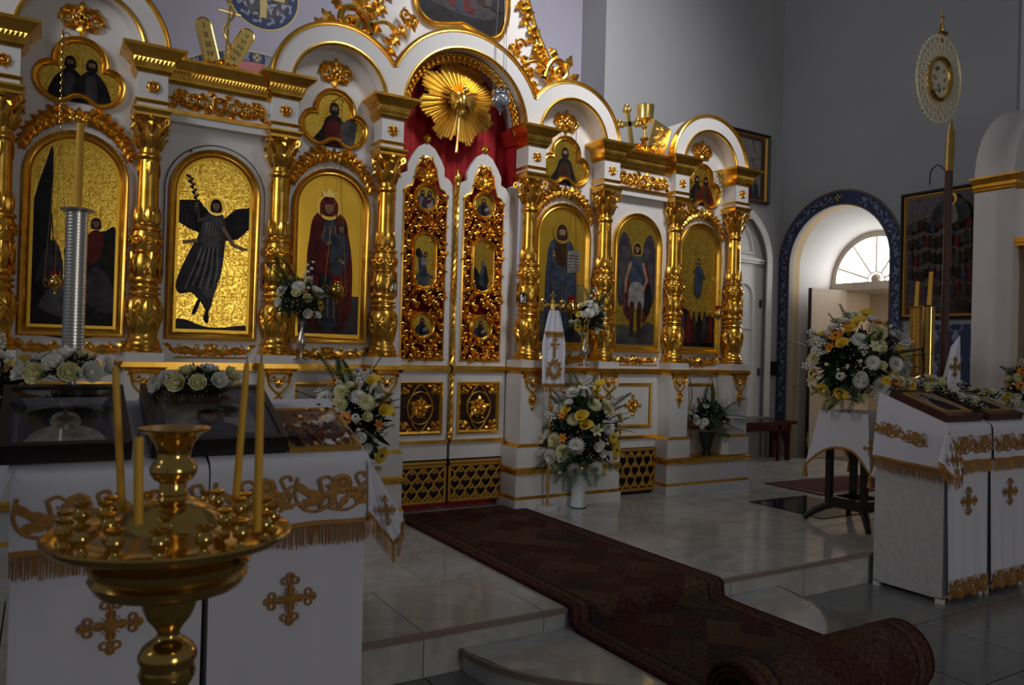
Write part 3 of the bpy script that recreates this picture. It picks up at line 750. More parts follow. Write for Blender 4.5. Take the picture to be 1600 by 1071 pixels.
bead_me = m.mesh('bead_ring', ['gold'])
m = MB(CYL)
for k in range(6):
    for sg in (1, -1): m.ridge([(k*pi/3+sg*(-.26+.52*t/6), 1.675+.1*t/6) for t in range(7)], .045, .009)
    m.ridge([(k*pi/3+.13*cos(q), 1.725+.016*sin(q)) for q in [i*.785 for i in range(8)]], .03, .010, closed=True)
hatch_me = m.mesh('lattice_band', ['gold'])
m = MB()
for k in range(8):
    a = k*pi/4; t = MB(); t.dome(0, 0, .017, .022, 0, 0, 8); t.ridge([(.026*cos(q*.52), .026*sin(q*.52)) for q in range(12)], .006, .012, closed=True)
    m.add([((.083+d)*sin(a+x/.085), -(.083+d)*cos(a+x/.085), 1.88+y) for x, y, d in t.V], t.F)
eye_me = m.mesh('boss_ring', ['gold'])
m = MB(CYL)
for k in range(8): wleaf(m, k*pi/4, 1.985, pi/2, .11, .045, .012); wleaf(m, k*pi/4+pi/8, 1.985, pi/2, .075, .03, .010)
collar_me = m.mesh('leaf_collar', ['gold'])
m = MB(CYL)
for k in range(4): wleaf(m, k*pi/2, 2.37, -pi/2, .09, .04, .008)
pendant_me = m.mesh('leaf_pendant', ['gold'])
m = MB()  # capital
m.lathe([(.058, 2.445), (.060, 2.50), (.066, 2.56), (.082, 2.615), (.096, 2.64)], 20)
def cap_leaf(a, z, L, W, out):
    n = 6; vs = []; fs = []
    for i in range(n+1):
        t = i/n; rr = .060+out*t**2.2+.012*sin(pi*t); zz = z+L*(t if t < .85 else .85-(t-.85)*1.2)
        wd = W*sin(pi*(.12+.8*t))*(1 if i % 2 else .72)
        for s_, e in ((-1, 0), (0, .010), (1, 0)):
            th = a+s_*wd/rr/2; vs.append(((rr+e)*sin(th), -(rr+e)*cos(th), zz))
    for i in range(n): fs += [(i*3, i*3+1, i*3+4, i*3+3), (i*3+1, i*3+2, i*3+5, i*3+4)]
    m.add(vs, fs)
for k in range(8): cap_leaf(k*pi/4, 2.45, .095, .058, .042); cap_leaf(k*pi/4+pi/8, 2.46, .16, .055, .055)
for k in range(4):
    a = pi/4+k*pi/2; c, s_ = sin(a), -cos(a)
    m.tube([(c*(.06+.02*t), s_*(.06+.02*t), 2.54+.02*t) for t in range(4)]+[(c*(.125+.016*cos(q)), s_*(.125+.016*cos(q)), 2.615+.018*sin(q)) for q in [2.6-i*.7 for i in range(9)]], .009, 5)
    m.ball((c*.125, s_*.125, 2.612), .013, n=6, m=4)
    cap_leaf(k*pi/2, 2.50, .13, .075, .045)
    o = k*pi/2; m.ball((.098*sin(o), -.098*cos(o), 2.63), .018, n=6, m=4)
capital_me = m.mesh('capital', ['gold'])
m = MB(); m.box(-.098, .098, -.098, .098, 2.642, 2.658); m.frustum((-.095, .095, -.095, .095), (-.112, .112, -.112, .112), 2.658, 2.682); m.box(-.112, .112, -.112, .112, 2.682, 2.694)
abacus_me = m.mesh('abacus', ['gold'], 0)
# entablature block, cornice, rosette
m = MB(); m.box(-.084, .084, -.085, .10, 2.694, 2.905); eblock_me = m.mesh('entablature_block', ['white_paint'], 0)
m = MB(); m.frustum((-.088, .088, -.089, .1), (-.098, .098, -.099, .1), 2.722, 2.738); m.box(-.098, .098, -.099, .1, 2.738, 2.744); estrip_me = m.mesh('gold_strip', ['gold'], 0)
def cornice(m, x0, x1, yf, yb, z0, left=True, right=True, h=.15):
    l = 1 if left else 0; r = 1 if right else 0
    def lay(a, b, za, zb): m.frustum((x0-a*l, x1+a*r, yf-a, yb), (x0-b*l, x1+b*r, yf-b, yb), z0+za*h, z0+zb*h)
    lay(.004, .018, 0, .14); lay(.018, .018, .14, .2); lay(.022, .03, .2, .34); lay(.03, .03, .34, .56); lay(.036, .04, .56, .62); lay(.045, .085, .62, .88); lay(.092, .092, .88, 1.0)
    # dentil-like billet pattern
    nb = max(3, int((x1-x0+.06)/.022))
    for i in range(nb):
        xx = x0-.03*l+(x1-x0+.03*l+.03*r)*(i+.5)/nb
        m.add([(xx-.009, yf-.03, z0+.36*h), (xx+.009, yf-.03, z0+.36*h), (xx+.009, yf-.03, z0+.54*h), (xx-.009, yf-.03, z0+.54*h), (xx+.007, yf-.04, z0+.52*h)], [(0, 1, 4), (1, 2, 4), (2, 3, 4), (3, 0, 4)])
m = MB(); cornice(m, -.088, .088, -.089, .12, 2.905); cornice_me = m.mesh('cornice', ['gold'], 30)
m = MB(FR(0, -.085, 2.822)); o_rosette(m); rosette_me = m.mesh('rosette', ['gold'])
# pedestal
m = MB(); m.box(-.108, .108, -.11, .14, .5, 1.08); m.box(-.108, .108, -.11, .14, 1.128, 1.187); ped_me = m.mesh('pedestal', ['white_paint'], 0)
m = MB(); m.frustum((-.108, .108, -.11, .14), (-.128, .128, -.13, .14), 1.076, 1.10); m.box(-.132, .132, -.134, .14, 1.10, 1.115); m.box(-.124, .124, -.126, .14, 1.115, 1.13); ledge_me = m.mesh('ledge', ['gold'], 0)
m = MB(FR(0, -.11, 1.07)); o_drop(m); drop_me = m.mesh('carved_drop', ['gold'])
for sx in (-1, 1):
    for cx in CXS:
        x = sx*cx
        sh = link('column', shaft_me, screen, (x, YC, 0))
        for nm, me in (('bulb_foliage', bulb_me), ('bead_ring', bead_me), ('lattice_band', hatch_me), ('boss_ring', eye_me), ('leaf_collar', collar_me), ('leaf_pendant', pendant_me), ('capital', capital_me), ('abacus', abacus_me)): link(nm, me, sh)
        eb = link('entablature_block', eblock_me, screen, (x, YC, 0))
        link('gold_strip', estrip_me, eb); link('rosette', rosette_me, eb); link('cornice', cornice_me, eb)
        pd = link('pedestal', ped_me, screen, (x, YC, 0)); link('ledge', ledge_me, pd); link('carved_drop', drop_me, pd)

# ---------- boards of the bays
yA = .06
for sx in (-1, 1):
    for nm in ('A', 'C'):
        c = sx*BAY[nm]; hw = .385
        m = MB(FR(c, yA, 0)); m.plate([(-hw, .30), (hw, .30), (hw, 3.04), (-hw, 3.04)], -.07, 0); m.plate(arc(0, 3.04, .345, 0, 180, 20), -.07, 0)
        bd = m.build('bay_panel', 'white_paint', screen, 0)
        m = MB(FR(c, yA, 0)); m.frustum((-hw+.1, hw-.1, 1.076, 1.10), (-hw+.1, hw-.1, 1.076, 1.13), 0.0, .03) if False else None
        m.sweep([(-.28, 1.104), (.28, 1.104)], [(-.024, 0), (-.024, .022), (-.012, .022), (-.012, .034), (.006, .034), (.006, .022), (.024, .022), (.024, 0)], closed=False); m.build('ledge_strip', 'gold', bd, 0)
        m = MB(FR(c, yA, 0)); m.sweep([(-.235, .56), (.235, .56), (.235, 1.0), (-.235, 1.0)], [(0, 0), (0, .012), (-.012, .016), (-.024, .010), (-.03, .002)]); m.build('panel_frame', 'gold', bd, 30)
        # archivolt
        m = MB(FR(c, 0, 0)); m.ring(arc(0, 3.03, .48, 0, 180, 32), arc(0, 3.03, .335, 0, 180, 32), -.34, .075, closed=False)
        av = m.build('archivolt', 'white_paint', screen, 40)
        m = MB(FR(c, -.075, 0))
        a0_, a1_ = (0, 180) if nm == 'C' else (0, 145.6) if sx > 0 else (34.4, 180)
        m.sweep(arc(0, 3.03, .48, a0_, a1_, 40), [(.012, -.06), (.014, -.01), (.010, .012), (0, .018), (-.006, .008), (-.014, .010), (-.020, 0)], closed=False)
        m.sweep(arc(0, 3.03, .335, 0, 180, 40), [(.018, 0), (.014, .010), (.004, .012), (-.006, .006), (-.008, -.012)], closed=False)
        m.build('arch_moulding', 'gold', av, 40)
        m = MB(FR(c, yA-.002, 3.195)); o_crown(m); m.build('arch_ornament', 'gold', bd)
        m = MB(FR(c, yA-.012, 2.235)); o_garland(m); m.build('garland', 'gold', bd)
        m = MB(FR(c, yA-.002, 1.212)); o_bottom(m, .56); m.build('scroll_ornament', 'gold', bd)
        # plinth under the bay
        x0, x1 = c-hw-.135, c+hw+.135
        m = MB(); m.box(x0, x1, YC-.115, .14, .0, .5 if False else .278); m.box(x0-.012, x1+.012, YC-.128, .14, 0, .080)
        for e in (-1, 1): m.box(c+e*.384-.135, c+e*.384+.135, YC-.118, .14, .33, .495)
        pl = m.build('plinth', 'white_paint', screen, 0)
        m = MB(); m.frustum((x0-.012, x1+.012, YC-.128, .14), (x0, x1, YC-.116, .14), .080, .104)
        m.frustum((x0, x1, YC-.116, .14), (x0-.006, x1+.006, YC-.134, .14), .274, .29); m.box(x0-.012, x1+.012, YC-.138, .14, .29, .318); m.frustum((x0-.008, x1+.008, YC-.13, .14), (x0, x1, YC-.118, .14), .318, .332)
        m.build('plinth_moulding', 'gold', pl, 0)
        for e in (-1, 1):
            m = MB(); m.frustum((c+e*.384-.137, c+e*.384+.137, YC-.12, .14), (c+e*.384-.112, c+e*.384+.112, YC-.112, .14), .495, .522); m.build('block_moulding', 'gold', pl, 0)
    # door bay
    c = sx*BAY['B']; hw = .30
    m = MB(FR(c, .03, 0)); m.plate([(-.405, .42), (.405, .42), (.405, 2.66), (-.405, 2.66)], -.06, 0)
    bd = m.build('bay_panel', 'white_paint', screen, 0)
    m = MB(FR(c, .03, 0)); m.plate([(-.33, 2.655), (.33, 2.655), (.33, 2.89), (-.33, 2.89)], -.06, .06); fz = m.build('frieze', 'white_paint', screen, 0)
    m = MB(FR(c, .03, 0)); m.plate([(-.32, 2.70), (.32, 2.70), (.32, 2.712), (-.32, 2.712)], .06, .072); m.plate([(-.32, 2.712), (.32, 2.712), (.32, 2.724), (-.32, 2.724)], .06, .08); m.build('frieze_strip', 'gold', fz, 0)
    m = MB(FR(c, -.03, 2.80)); o_frieze(m); m.build('frieze_carving', 'gold', fz)
    m = MB(); cornice(m, c-.33, c+.33, -.035, .12, 2.885, False, False); m.build('cornice', 'gold', fz, 30)
    m = MB(FR(c, .03, 0)); m.sweep([(-.3, 1.104), (.3, 1.104)], [(-.024, 0), (-.024, .022), (-.012, .022), (-.012, .034), (.006, .034), (.006, .022), (.024, .022), (.024, 0)], closed=False); m.build('ledge_strip', 'gold', bd, 0)
    m = MB(FR(c, .03, 0)); m.plate([(-.3, .50), (.3, .50), (.3, .53), (-.3, .53)], 0, .016); m.build('gold_strip', 'gold', bd, 0)
    m = MB(FR(c, .03, 0)); m.sweep([(-.215, .60), (.215, .60), (.215, 1.0), (-.215, 1.0)], [(0, 0), (0, .012), (-.012, .016), (-.024, .010), (-.03, .002)]); m.build('panel_frame', 'gold', bd, 30)
    m = MB(FR(c, .03, .80))
    for k in range(8): a = k*pi/4; m.leaf(.02*cos(a), .02*sin(a), a, .07 if k % 2 == 0 else .05, .04, .016)
    for k in range(4): a = k*pi/2; m.dome(.085*cos(a), .085*sin(a), .014, .015); m.leaf(.07*cos(a), .07*sin(a), a+.7, .03, .02, .012); m.leaf(.07*cos(a), .07*sin(a), a-.7, .03, .02, .012)
    m.ridge([(.05*cos(k*.4), .05*sin(k*.4)) for k in range(16)], .007, .018, closed=True); m.dome(0, 0, .022, .028)
    m.build('cross_rosette', 'gold', bd)
    m = MB(FR(c, yA-.02, 1.215)); o_bottom(m); m.build('scroll_ornament', 'gold', bd)
for sx in (-1, 1):
    m = MB(); c = sx*BAY['B']; m.tube([(c-.20, -.035, 1.162), (c+.20, -.035, 1.162)], .006, 8)
    for e in (-1, 1): m.ball((c+e*.205, -.035, 1.162), .010, n=6, m=4)
    m.build('handle_bar', 'gold_paint', screen)
# ---------- ogee lattice grilles
def lattice(m, x0, x1, z0, z1, nx, nz):
    cw, ch = (x1-x0)/nx, (z1-z0)/nz
    for j in range(nz+1):
        for i in range(nx+1):
            if j == nz: continue
            for sg in (1, -1):
                xs = x0+i*cw+(0 if j % 2 == 0 else cw/2)
                p = [(xs+sg*cw/2*(.5-.5*cos(pi*t/8)), z0+ch*(j+t/8)) for t in range(9)]
                p = [(min(max(a, x0), x1), b) for a, b in p]
                m.ridge(p, .011, .006, 0)
    for j in range(nz):
        for i in range(nx):
            cx, cz = x0+(i+.5)*cw+(0 if j % 2 == 0 else cw/2), z0+ch*(j+.0)+ch*.62
            if cx > x1-.01: continue
            m.leaf(cx, cz-.03, pi/2, .05, .024, .006, 0)
            for sg in (1, -1): m.ridge([(cx+sg*.006, cz-.03), (cx+sg*.022, cz-.014), (cx+sg*.022, cz+.004), (cx+sg*.010, cz+.002)], .005, .006, 0)
    for a, b in (((x0, z0), (x1, z0)), ((x0, z1), (x1, z1)), ((x0, z0), (x0, z1)), ((x1, z0), (x1, z1))): m.ridge([a, b], .014, .010, 0)
for sx in (-1, 1):
    c = sx*BAY['B']; m = MB(FR(c, .02, 0)); lattice(m, -.29, .27, .045, .40, 6, 4); m.build('lattice_grille', 'gold_paint', screen, 0)
    m = MB(); m.box(c-.40, c+.40, .05, .10, 0, .42); m.build('grille_back', 'black', screen, 0)

# ---------- central arch and crest
m = MB(FR(0, 0, 0)); m.ring(arc(0, 3.03, .665, 0, 180, 48), arc(0, 3.03, .525, 0, 180, 48), -.34, .078, closed=False); av = m.build('archivolt', 'white_paint', screen, 40)
m = MB(FR(0, -.078, 0))
m.sweep(arc(0, 3.03, .665, 24.1, 155.9, 56), [(.012, -.06), (.014, -.01), (.010, .012), (0, .018), (-.006, .008), (-.014, .010), (-.020, 0)], closed=False)
m.sweep(arc(0, 3.03, .525, 0, 180, 56), [(.016, 0), (.012, .010), (.003, .012), (-.006, .006), (-.008, -.012)], closed=False); m.build('arch_moulding', 'gold', av, 40)
m = MB(FR(0, 0, 0))
for k in range(31):
    a = radians(4+172*k/30); x, y = .485*cos(a), 3.03+.485*sin(a)
    m.leaf(x, y, a+pi+.9, .075, .042, .025, -.02, .8); m.leaf(x, y, a+pi-.9, .06, .034, .022, -.02, -.8)
    m.ridge([(x+.032*cos(a+q*.6), y+.032*sin(a+q*.6)) for q in range(9)], .006, .02, -.02); m.dome(x, y, .017, .03, -.02)
m.ridge(arc(0, 3.03, .512, 0, 180, 40), .012, .02, -.03); m.build('arch_garland', 'gold', av)
crest = mirror([(0, 4.75), (.30, 4.70), (.47, 4.5), (.60, 4.16), (.70, 3.92), (.83, 3.70), (.86, 3.52), (.83, 3.40), (.50, 3.40), (0, 3.60)])
m = MB(FR(0, .09, 0)); m.plate(crest, -.05, 0); cr = m.build('crest_board', 'white_paint', screen, 0)
m = MB(FR(0, .085, 0))
for sg in (1, -1): m.sweep([(sg*x, z) for x, z in catmull([(.30, 4.70), (.47, 4.5), (.60, 4.16), (.70, 3.92), (.83, 3.70), (.86, 3.60)], 4, False)][::sg], [(-.02, 0), (-.015, .014), (0, .02), (.015, .014), (.016, -.05)][::1], closed=False)
m.build('crest_moulding', 'gold', cr, 40)
for sg in (1, -1):
    m = MB(FR(sg*.76, .06, 3.535)); o_bigscroll(m, sg); m.build('crest_scroll', 'gold', cr)
    m = MB(FR(0, .075, 0)); o_vine(m, [(sg*.50, 4.30), (sg*.55, 4.12), (sg*.60, 3.98), (sg*.68, 3.82), (sg*.72, 3.70)], 9, 1.0, 4); m.build('crest_vine', 'gold', cr)
    m = MB(FR(0, .02, 0)); o_vine(m, [(sg*.40, 3.72), (sg*.48, 3.66), (sg*.58, 3.56), (sg*.62, 3.44), (sg*.66, 3.36)], 10, .8, 6)
    m.scroll(sg*.50, 3.74, .05, 1.3, 0, sg, .012, .025); m.ridge(catmull([(sg*.56, 3.60), (sg*.66, 3.64), (sg*.76, 3.60)], 4, False), .014, .025); m.build('spandrel_carving', 'gold', cr)

# ---------- red curtain behind the doors
m = MB(); n = 60
vs = [(-.56+1.12*i/n, .235+.010*sin(i*1.3)+.008*sin(i*.47), z) for z in (0.0, 3.7) for i in range(n+1)]
m.add(vs, [(i, i+1, n+2+i, n+1+i) for i in range(n)])
tag(m.build('altar_curtain', 'red_cloth', smooth=60), 'red altar curtain hanging behind the carved double doors', 'curtain')
for sg in (1, -1):
    m = MB(); m.box(sg*.53-.02, sg*.53+.02, .09, .40, 2.62, 3.03); m.frustum((sg*.52-.03, sg*.52+.03, .06, .4), (sg*.50-.07, sg*.50+.07, .02, .4), 2.93, 3.04); m.build('inner_reveal', 'red_cloth', screen, 0)
for sg in (1, -1):
    m = MB(); m.box(min(sg*.502, sg*.60), max(sg*.502, sg*.60), .13, .20, 0, 2.60); m.build('door_jamb', 'white_paint', screen, 0)
# ---------- sunburst with dove
sun = thing('sunburst', 'gilded sunburst with a dove over the carved double doors', 'sunburst', (0.0, .10, 3.20))
rr = random.Random(11)
m = MB(FR(0, 0, 0)); N = 72
for k in range(N):
    a = 2*pi*k/N; L = .27+.075*abs(sin(k*pi/9*1.0+.3))+rr.uniform(-.02, .02); L = min(L, .345)
    if k == 54: L = .40
    w_ = .0135; c, s_ = cos(a), sin(a); nx, ny = -s_, c
    m.add([(.05*c+nx*.004, .05*s_+ny*.004, .02), (.05*c-nx*.004, .05*s_-ny*.004, .02), (L*c-nx*w_, L*s_-ny*w_, 0), (L*c+nx*w_, L*s_+ny*w_, 0), (.05*c, .05*s_, .035), (L*.97*c, L*.97*s_, .014+.008*(k % 2))],
          [(0, 4, 5, 3), (4, 1, 2, 5), (3, 5, 2), (0, 3, 2, 1), (0, 1, 4)])
m.build('ray_disc', 'gold_bright', sun, 20)
m = MB(FR(0, 0, 0))
m.ball((0, -.01, .075), .05, 0, 10, 7, (.8, 1.35, .8)); m.ball((.012, .065, .10), .03, 0, 8, 6); m.leaf(.012, .075, pi/2+.2, .04, .016, .012, .11)
for sg in (1, -1):
    for k in range(6): m.leaf(sg*.03, .015-.006*k, (0 if sg > 0 else pi)+sg*(.75-.30*k), .135-.008*k, .036, .02, .06+.005*k, -sg*.5)
for k in range(4): m.leaf(0, -.05, -pi/2+(k-1.5)*.35, .09, .03, .02, .05)
dv = m.build('dove', 'gold_bright', sun)
m = MB(FR(0, 0, 0))
for k in range(10): a = 2*pi*k/10; m.dome(.075*cos(a)+.01, .06*sin(a)-.01, .028, .035, .02)
m.build('cloud_ring', 'gold_bright', sun)

# ---------- carved double doors
def door_leaf(sx, lab):
    dl = thing('royal_door', lab, 'door', (sx*.255, .10, 0), 0, 'carved double door leaves')
    OUT = mirror([(0, 2.84), (.07, 2.80), (.125, 2.72), (.155, 2.66), (.155, 2.60), (.20, 2.58), (.243, 2.52), (.243, 1.13)])
    INN = mirror([(0, 2.735), (.05, 2.71), (.085, 2.64), (.10, 2.56), (.12, 2.50), (.16, 2.485), (.180, 2.44), (.180, 1.17)])
    m = MB(FR(0, 0, 0)); m.ring(OUT, INN, -.04, 0); m.plate([(-.243, .40), (.243, .40), (.243, 1.13), (-.243, 1.13)], -.04, 0); fr_ = m.build('frame', 'white_paint', dl, 0)
    m = MB(FR(0, 0, 0)); m.sweep(INN, [(.004, 0), (.004, .006), (-.008, .010), (-.014, -.01)]); m.build('frame_moulding', 'gold', fr_, 30)
    m = MB(FR(0, 0, 2.85)); o_spray(m, 0, 0, pi/2, .06, .04, 3, .02, 0, .5); m.dome(0, .005, .016, .02); m.leaf(0, .01, -pi/2, .035, .035, .015); m.build('finial', 'gold', fr_)
    meds = [(0, 2.415, .078, .092), (0, 1.93, .082, .205), (0, 1.435, .078, .085)]
    def inside(x, z, e):
        if abs(x) > .165: return False
        if z > 2.47 and abs(x) > max(.02, .11-(z-2.47)*.35): return False
        for cx, cz, a, b in meds:
            if ((x-cx)/(a+.032))**2+((z-cz)/(b+.032))**2 < 1: return False
        return True
    m = MB(FR(0, .012, 0)); o_fill(m, inside, .02, .18, 1.20, 2.70, .066, 5)
    for k in range(7): m.leaf(0, 2.56, pi/2+(k-3)*.5, .11, .05, .03, .008, 0)
    m.dome(0, 2.57, .03, .05); m.build('openwork_carving', 'gold', dl)
    kinds = [('pair', 'angel', 'bust') if sx < 0 else ('bust', 'seated', 'bust')][0]
    for (cx, cz, a, b), kd in zip(meds, kinds):
        if b < .15: path = [(a*1.04*cos(2*pi*k/28), b*sin(2*pi*k/28)) for k in range(28)]
        else: path = arc(0, b-a, a, 0, 180, 14)+arc(0, -(b-a), a, 180, 360, 14)
        m = MB(FR(cx, 0, cz)); m.sweep(path, [(.026, -.01), (.026, .012), (.018, .022), (.010, .014), (.004, .020), (-.004, .014), (-.006, 0)]); mf = m.build('medallion_frame', 'gold', dl, 40)
        m = MB(FR(cx, 0, cz)); m.flat(path, .002, 0); medal(m, kd, a, b); m.build('painting', PAL, mf, 0)
    for z0, z1 in ((1.08, 1.13), (.525, .55)):
        m = MB(FR(0, 0, 0)); m.plate([(-.243, z0), (.243, z0), (.243, z1), (-.243, z1)], 0, .018)
        if z1 > 1: m.plate([(-.243, 1.098), (.243, 1.098), (.243, 1.115), (-.243, 1.115)], .018, .032)
        m.build('moulding_strip', 'gold', dl, 0)
    # square carved panel
    m = MB(FR(0, 0, .80)); sq = [(-.19, -.205), (.19, -.205), (.19, .205), (-.19, .205)]
    m.sweep(sq, [(0, 0), (0, .014), (-.01, .018), (-.022, .012), (-.03, .004)]); pf = m.build('square_panel', 'gold', dl, 30)
    m = MB(FR(0, 0, .80)); m.flat([(-.17, -.185), (.17, -.185), (.17, .185), (-.17, .185)], .0015); m.build('panel_ground', 'p_brown', pf, 0)
    m = MB(FR(0, 0, .80)); m.ridge([(.105*cos(k*.2618), .125*sin(k*.2618)) for k in range(24)], .009, .016, closed=True)
    for sa in (1, -1):
        for sb in (1, -1):
            m.ridge([(sa*.07, sb*.10), (sa*.04, sb*.15), (0, sb*.185)], .008, .014)
            m.scroll(sa*.125, sb*.14, .032, 1.2, 0, sa*sb, .008, .014); m.leaf(sa*.10, sb*.11, atan2(sb, sa), .07, .04, .016); m.leaf(sa*.15, sb*.10, sb*1.3, .05, .03, .014)
            m.leaf(sa*.06, sb*.165, 0 if sa > 0 else pi, .05, .03, .014)
    for k in range(10): a = k*2*pi/10; m.leaf(.02*cos(a), .02*sin(a), a, .085 if k % 2 == 0 else .06, .045, .02, .002, .5)
    m.dome(0, 0, .028, .035)
    for k in range(5): a = pi/2+k*2*pi/5; m.dome(.06*cos(a), .06*sin(a), .014, .022)
    m.build('panel_carving', 'gold', pf)
    m = MB(FR(0, .005, 0)); lattice(m, -.235, .235, .07, .345, 5, 4); m.ridge([(-.24, .37), (.24, .37)], .018, .014); m.build('lattice_grille', 'gold_paint', dl, 0)
    m = MB(); m.box(-.24, .24, .03, .04, .05, .40); m.build('grille_back', 'black', dl, 0)
    return dl
# painted palette shared by all icons
PAL = ['gold_leaf', 'p_dark', 'p_blue', 'p_red', 'p_grey', 'p_pale', 'p_skin', 'p_brown', 'p_plum', 'p_ground', 'gold_bright', 'gold_plain', 'p_scene']
GL, DK, BL, RD, GY, PL, SK, BR, PM, GR, GB, GP, SC = range(13)
class Painter:
    def __init__(s, mb): s.mb = mb; s.d = .0022
    def blob(s, pts, mi, n=4):
        s.d += .00022; s.mb.flat(catmull(pts, n), s.d, mi)
    def poly(s, pts, mi): s.d += .00022; s.mb.flat(pts, s.d, mi)
    def disc(s, x, y, r, mi, ry=None): s.d += .00022; s.mb.flat([(x+r*cos(k*.3927), y+(ry or r)*sin(k*.3927)) for k in range(16)], s.d, mi)
    def line(s, pts, w, mi): s.d += .00022; s.mb.ridge(pts, w, .0002, s.d, mi, back=False)
def face(p, x, y, r, hair=DK, beard=False, halo=True):
    if halo: p.disc(x, y, r*2.1, GB); p.disc(x, y, r*1.95, GP)
    p.blob([(x-r*1.05, y-r*1.3), (x-r*1.1, y+r*.4), (x-r*.5, y+r*1.35), (x+r*.5, y+r*1.35), (x+r*1.1, y+r*.4), (x+r*1.05, y-r*1.3)], hair)
    p.blob([(x-r*.62, y+r*.45), (x+r*.62, y+r*.45), (x+r*.58, y-r*.45), (x, y-r*1.1), (x-r*.58, y-r*.45)], SK)
    for sg in (-1, 1): p.disc(x+sg*r*.27, y+r*.12, r*.12, DK, r*.06)
    p.line([(x, y+r*.08), (x+r*.04, y-r*.3)], r*.05, BR)
    if beard: p.blob([(x-r*.5, y-r*.4), (x, y-r*.5), (x+r*.5, y-r*.4), (x+r*.3, y-r*1.2), (x, y-r*1.5), (x-r*.3, y-r*1.2)], hair)
    else: p.line([(x-r*.16, y-r*.55), (x+r*.16, y-r*.55)], r*.06, RD)
def hand(p, x, y, r, a=0):
    p.disc(x, y, r, SK, r*.8)
    for k in range(4): p.line([(x+r*.5*cos(a), y+r*.5*sin(a)), (x+r*2.2*cos(a+(k-1.5)*.22), y+r*2.2*sin(a+(k-1.5)*.22))], r*.2, SK)
def medal(m, kind, a, b):
    p = Painter(m)
    if kind in ('bust', 'pair'):
        for x, c in (((0, PM),) if kind == 'bust' else ((-.028, GY), (.032, PM))):
            p.blob([(x-.06, -b*.75), (x-.055, -.02), (x-.02, .012), (x+.02, .012), (x+.05, -.015), (x+.058, -b*.75), (x, -b*.92)], c)
            p.blob([(x-.02, -b*.8), (x-.015, .0), (x+.02, -.01), (x+.025, -b*.8)], DK if kind == 'bust' else PL)
            face(p, x, .035, .016, BR, True, False)
        p.poly([(.01, -.05), (.05, -.03), (.045, -.005), (.005, -.025)], PL if kind == 'bust' else RD)
    elif kind == 'angel':
        p.blob([(-.08, -.15), (-.06, -.10), (0, -.085), (.07, -.11), (.08, -.16), (.02, -.19), (-.05, -.185)], GY)
        p.blob([(-.01, .03), (-.035, .09), (-.065, .085), (-.07, .05), (-.05, .02)], DK)
        p.blob([(.01, .03), (-.03, .035), (-.045, -.01), (-.03, -.11), (.0, -.13), (.03, -.10), (.015, -.02)], BL)
        p.blob([(.0, .03), (-.02, .02), (-.02, -.03), (.02, -.02)], PL); p.line([(.0, .02), (.03, .0), (.05, .01)], .006, SK); p.line([(.03, -.03), (.055, .03)], .003, PL)
        face(p, .012, .05, .014, BR, False, False)
    else:
        p.blob([(-.08, -.17), (-.075, -.03), (-.05, -.02), (-.02, -.07), (.05, -.12), (.08, -.16), (0, -.2)], DK)
        p.blob([(-.02, -.15), (-.015, -.05), (.0, .0), (.025, .0), (.045, -.06), (.06, -.15)], BL); p.blob([(.02, -.15), (.02, -.02), (.035, .0), (.05, -.06), (.065, -.15)], DK)
        face(p, .008, .02, .014, BL, False, False)
L_ = door_leaf(-1, 'left leaf of the carved gilded double doors with a flying angel medallion')
R_ = door_leaf(1, 'right leaf of the carved gilded double doors beside the twisted rod')
m = MB()
def rope(m, x, y, z0, z1, r):
    n = int((z1-z0)/.012)
    for q in range(3): m.tube([(x+r*.45*cos(i*.42+q*2.094), y+r*.45*sin(i*.42+q*2.094), z0+(z1-z0)*i/n) for i in range(n+1)], r*.6, 5)
rope(m, 0, 0, 1.16, 2.54, .021); ro = None
ast = tag(m.build('twisted_rod', 'gold', loc=(0, .075, 0)), 'long gold twisted rod covering the meeting line of the double doors', 'rod')
m = MB(); m.lathe([(.012, 2.53), (.026, 2.54), (.018, 2.56), (.03, 2.59), (.03, 2.61), (.012, 2.64), (.004, 2.66)], 12); m.build('finial', 'gold', ast)
m = MB(); m.lathe([(.026, 1.135), (.028, 1.15), (.02, 1.165)], 12); m.build('foot', 'gold', ast)
m = MB(); rope(m, 0, 0, .60, 1.05, .021); a2 = tag(m.build('twisted_rod', 'gold', loc=(0, .075, 0)), 'short gold twisted rod between the two square carved door panels', 'rod')
m = MB(); m.lathe([(.012, .555), (.026, .57), (.018, .59), (.028, .60)], 12); m.lathe([(.028, 1.05), (.018, 1.06), (.026, 1.075)], 12); m.build('end_knob', 'gold', a2)
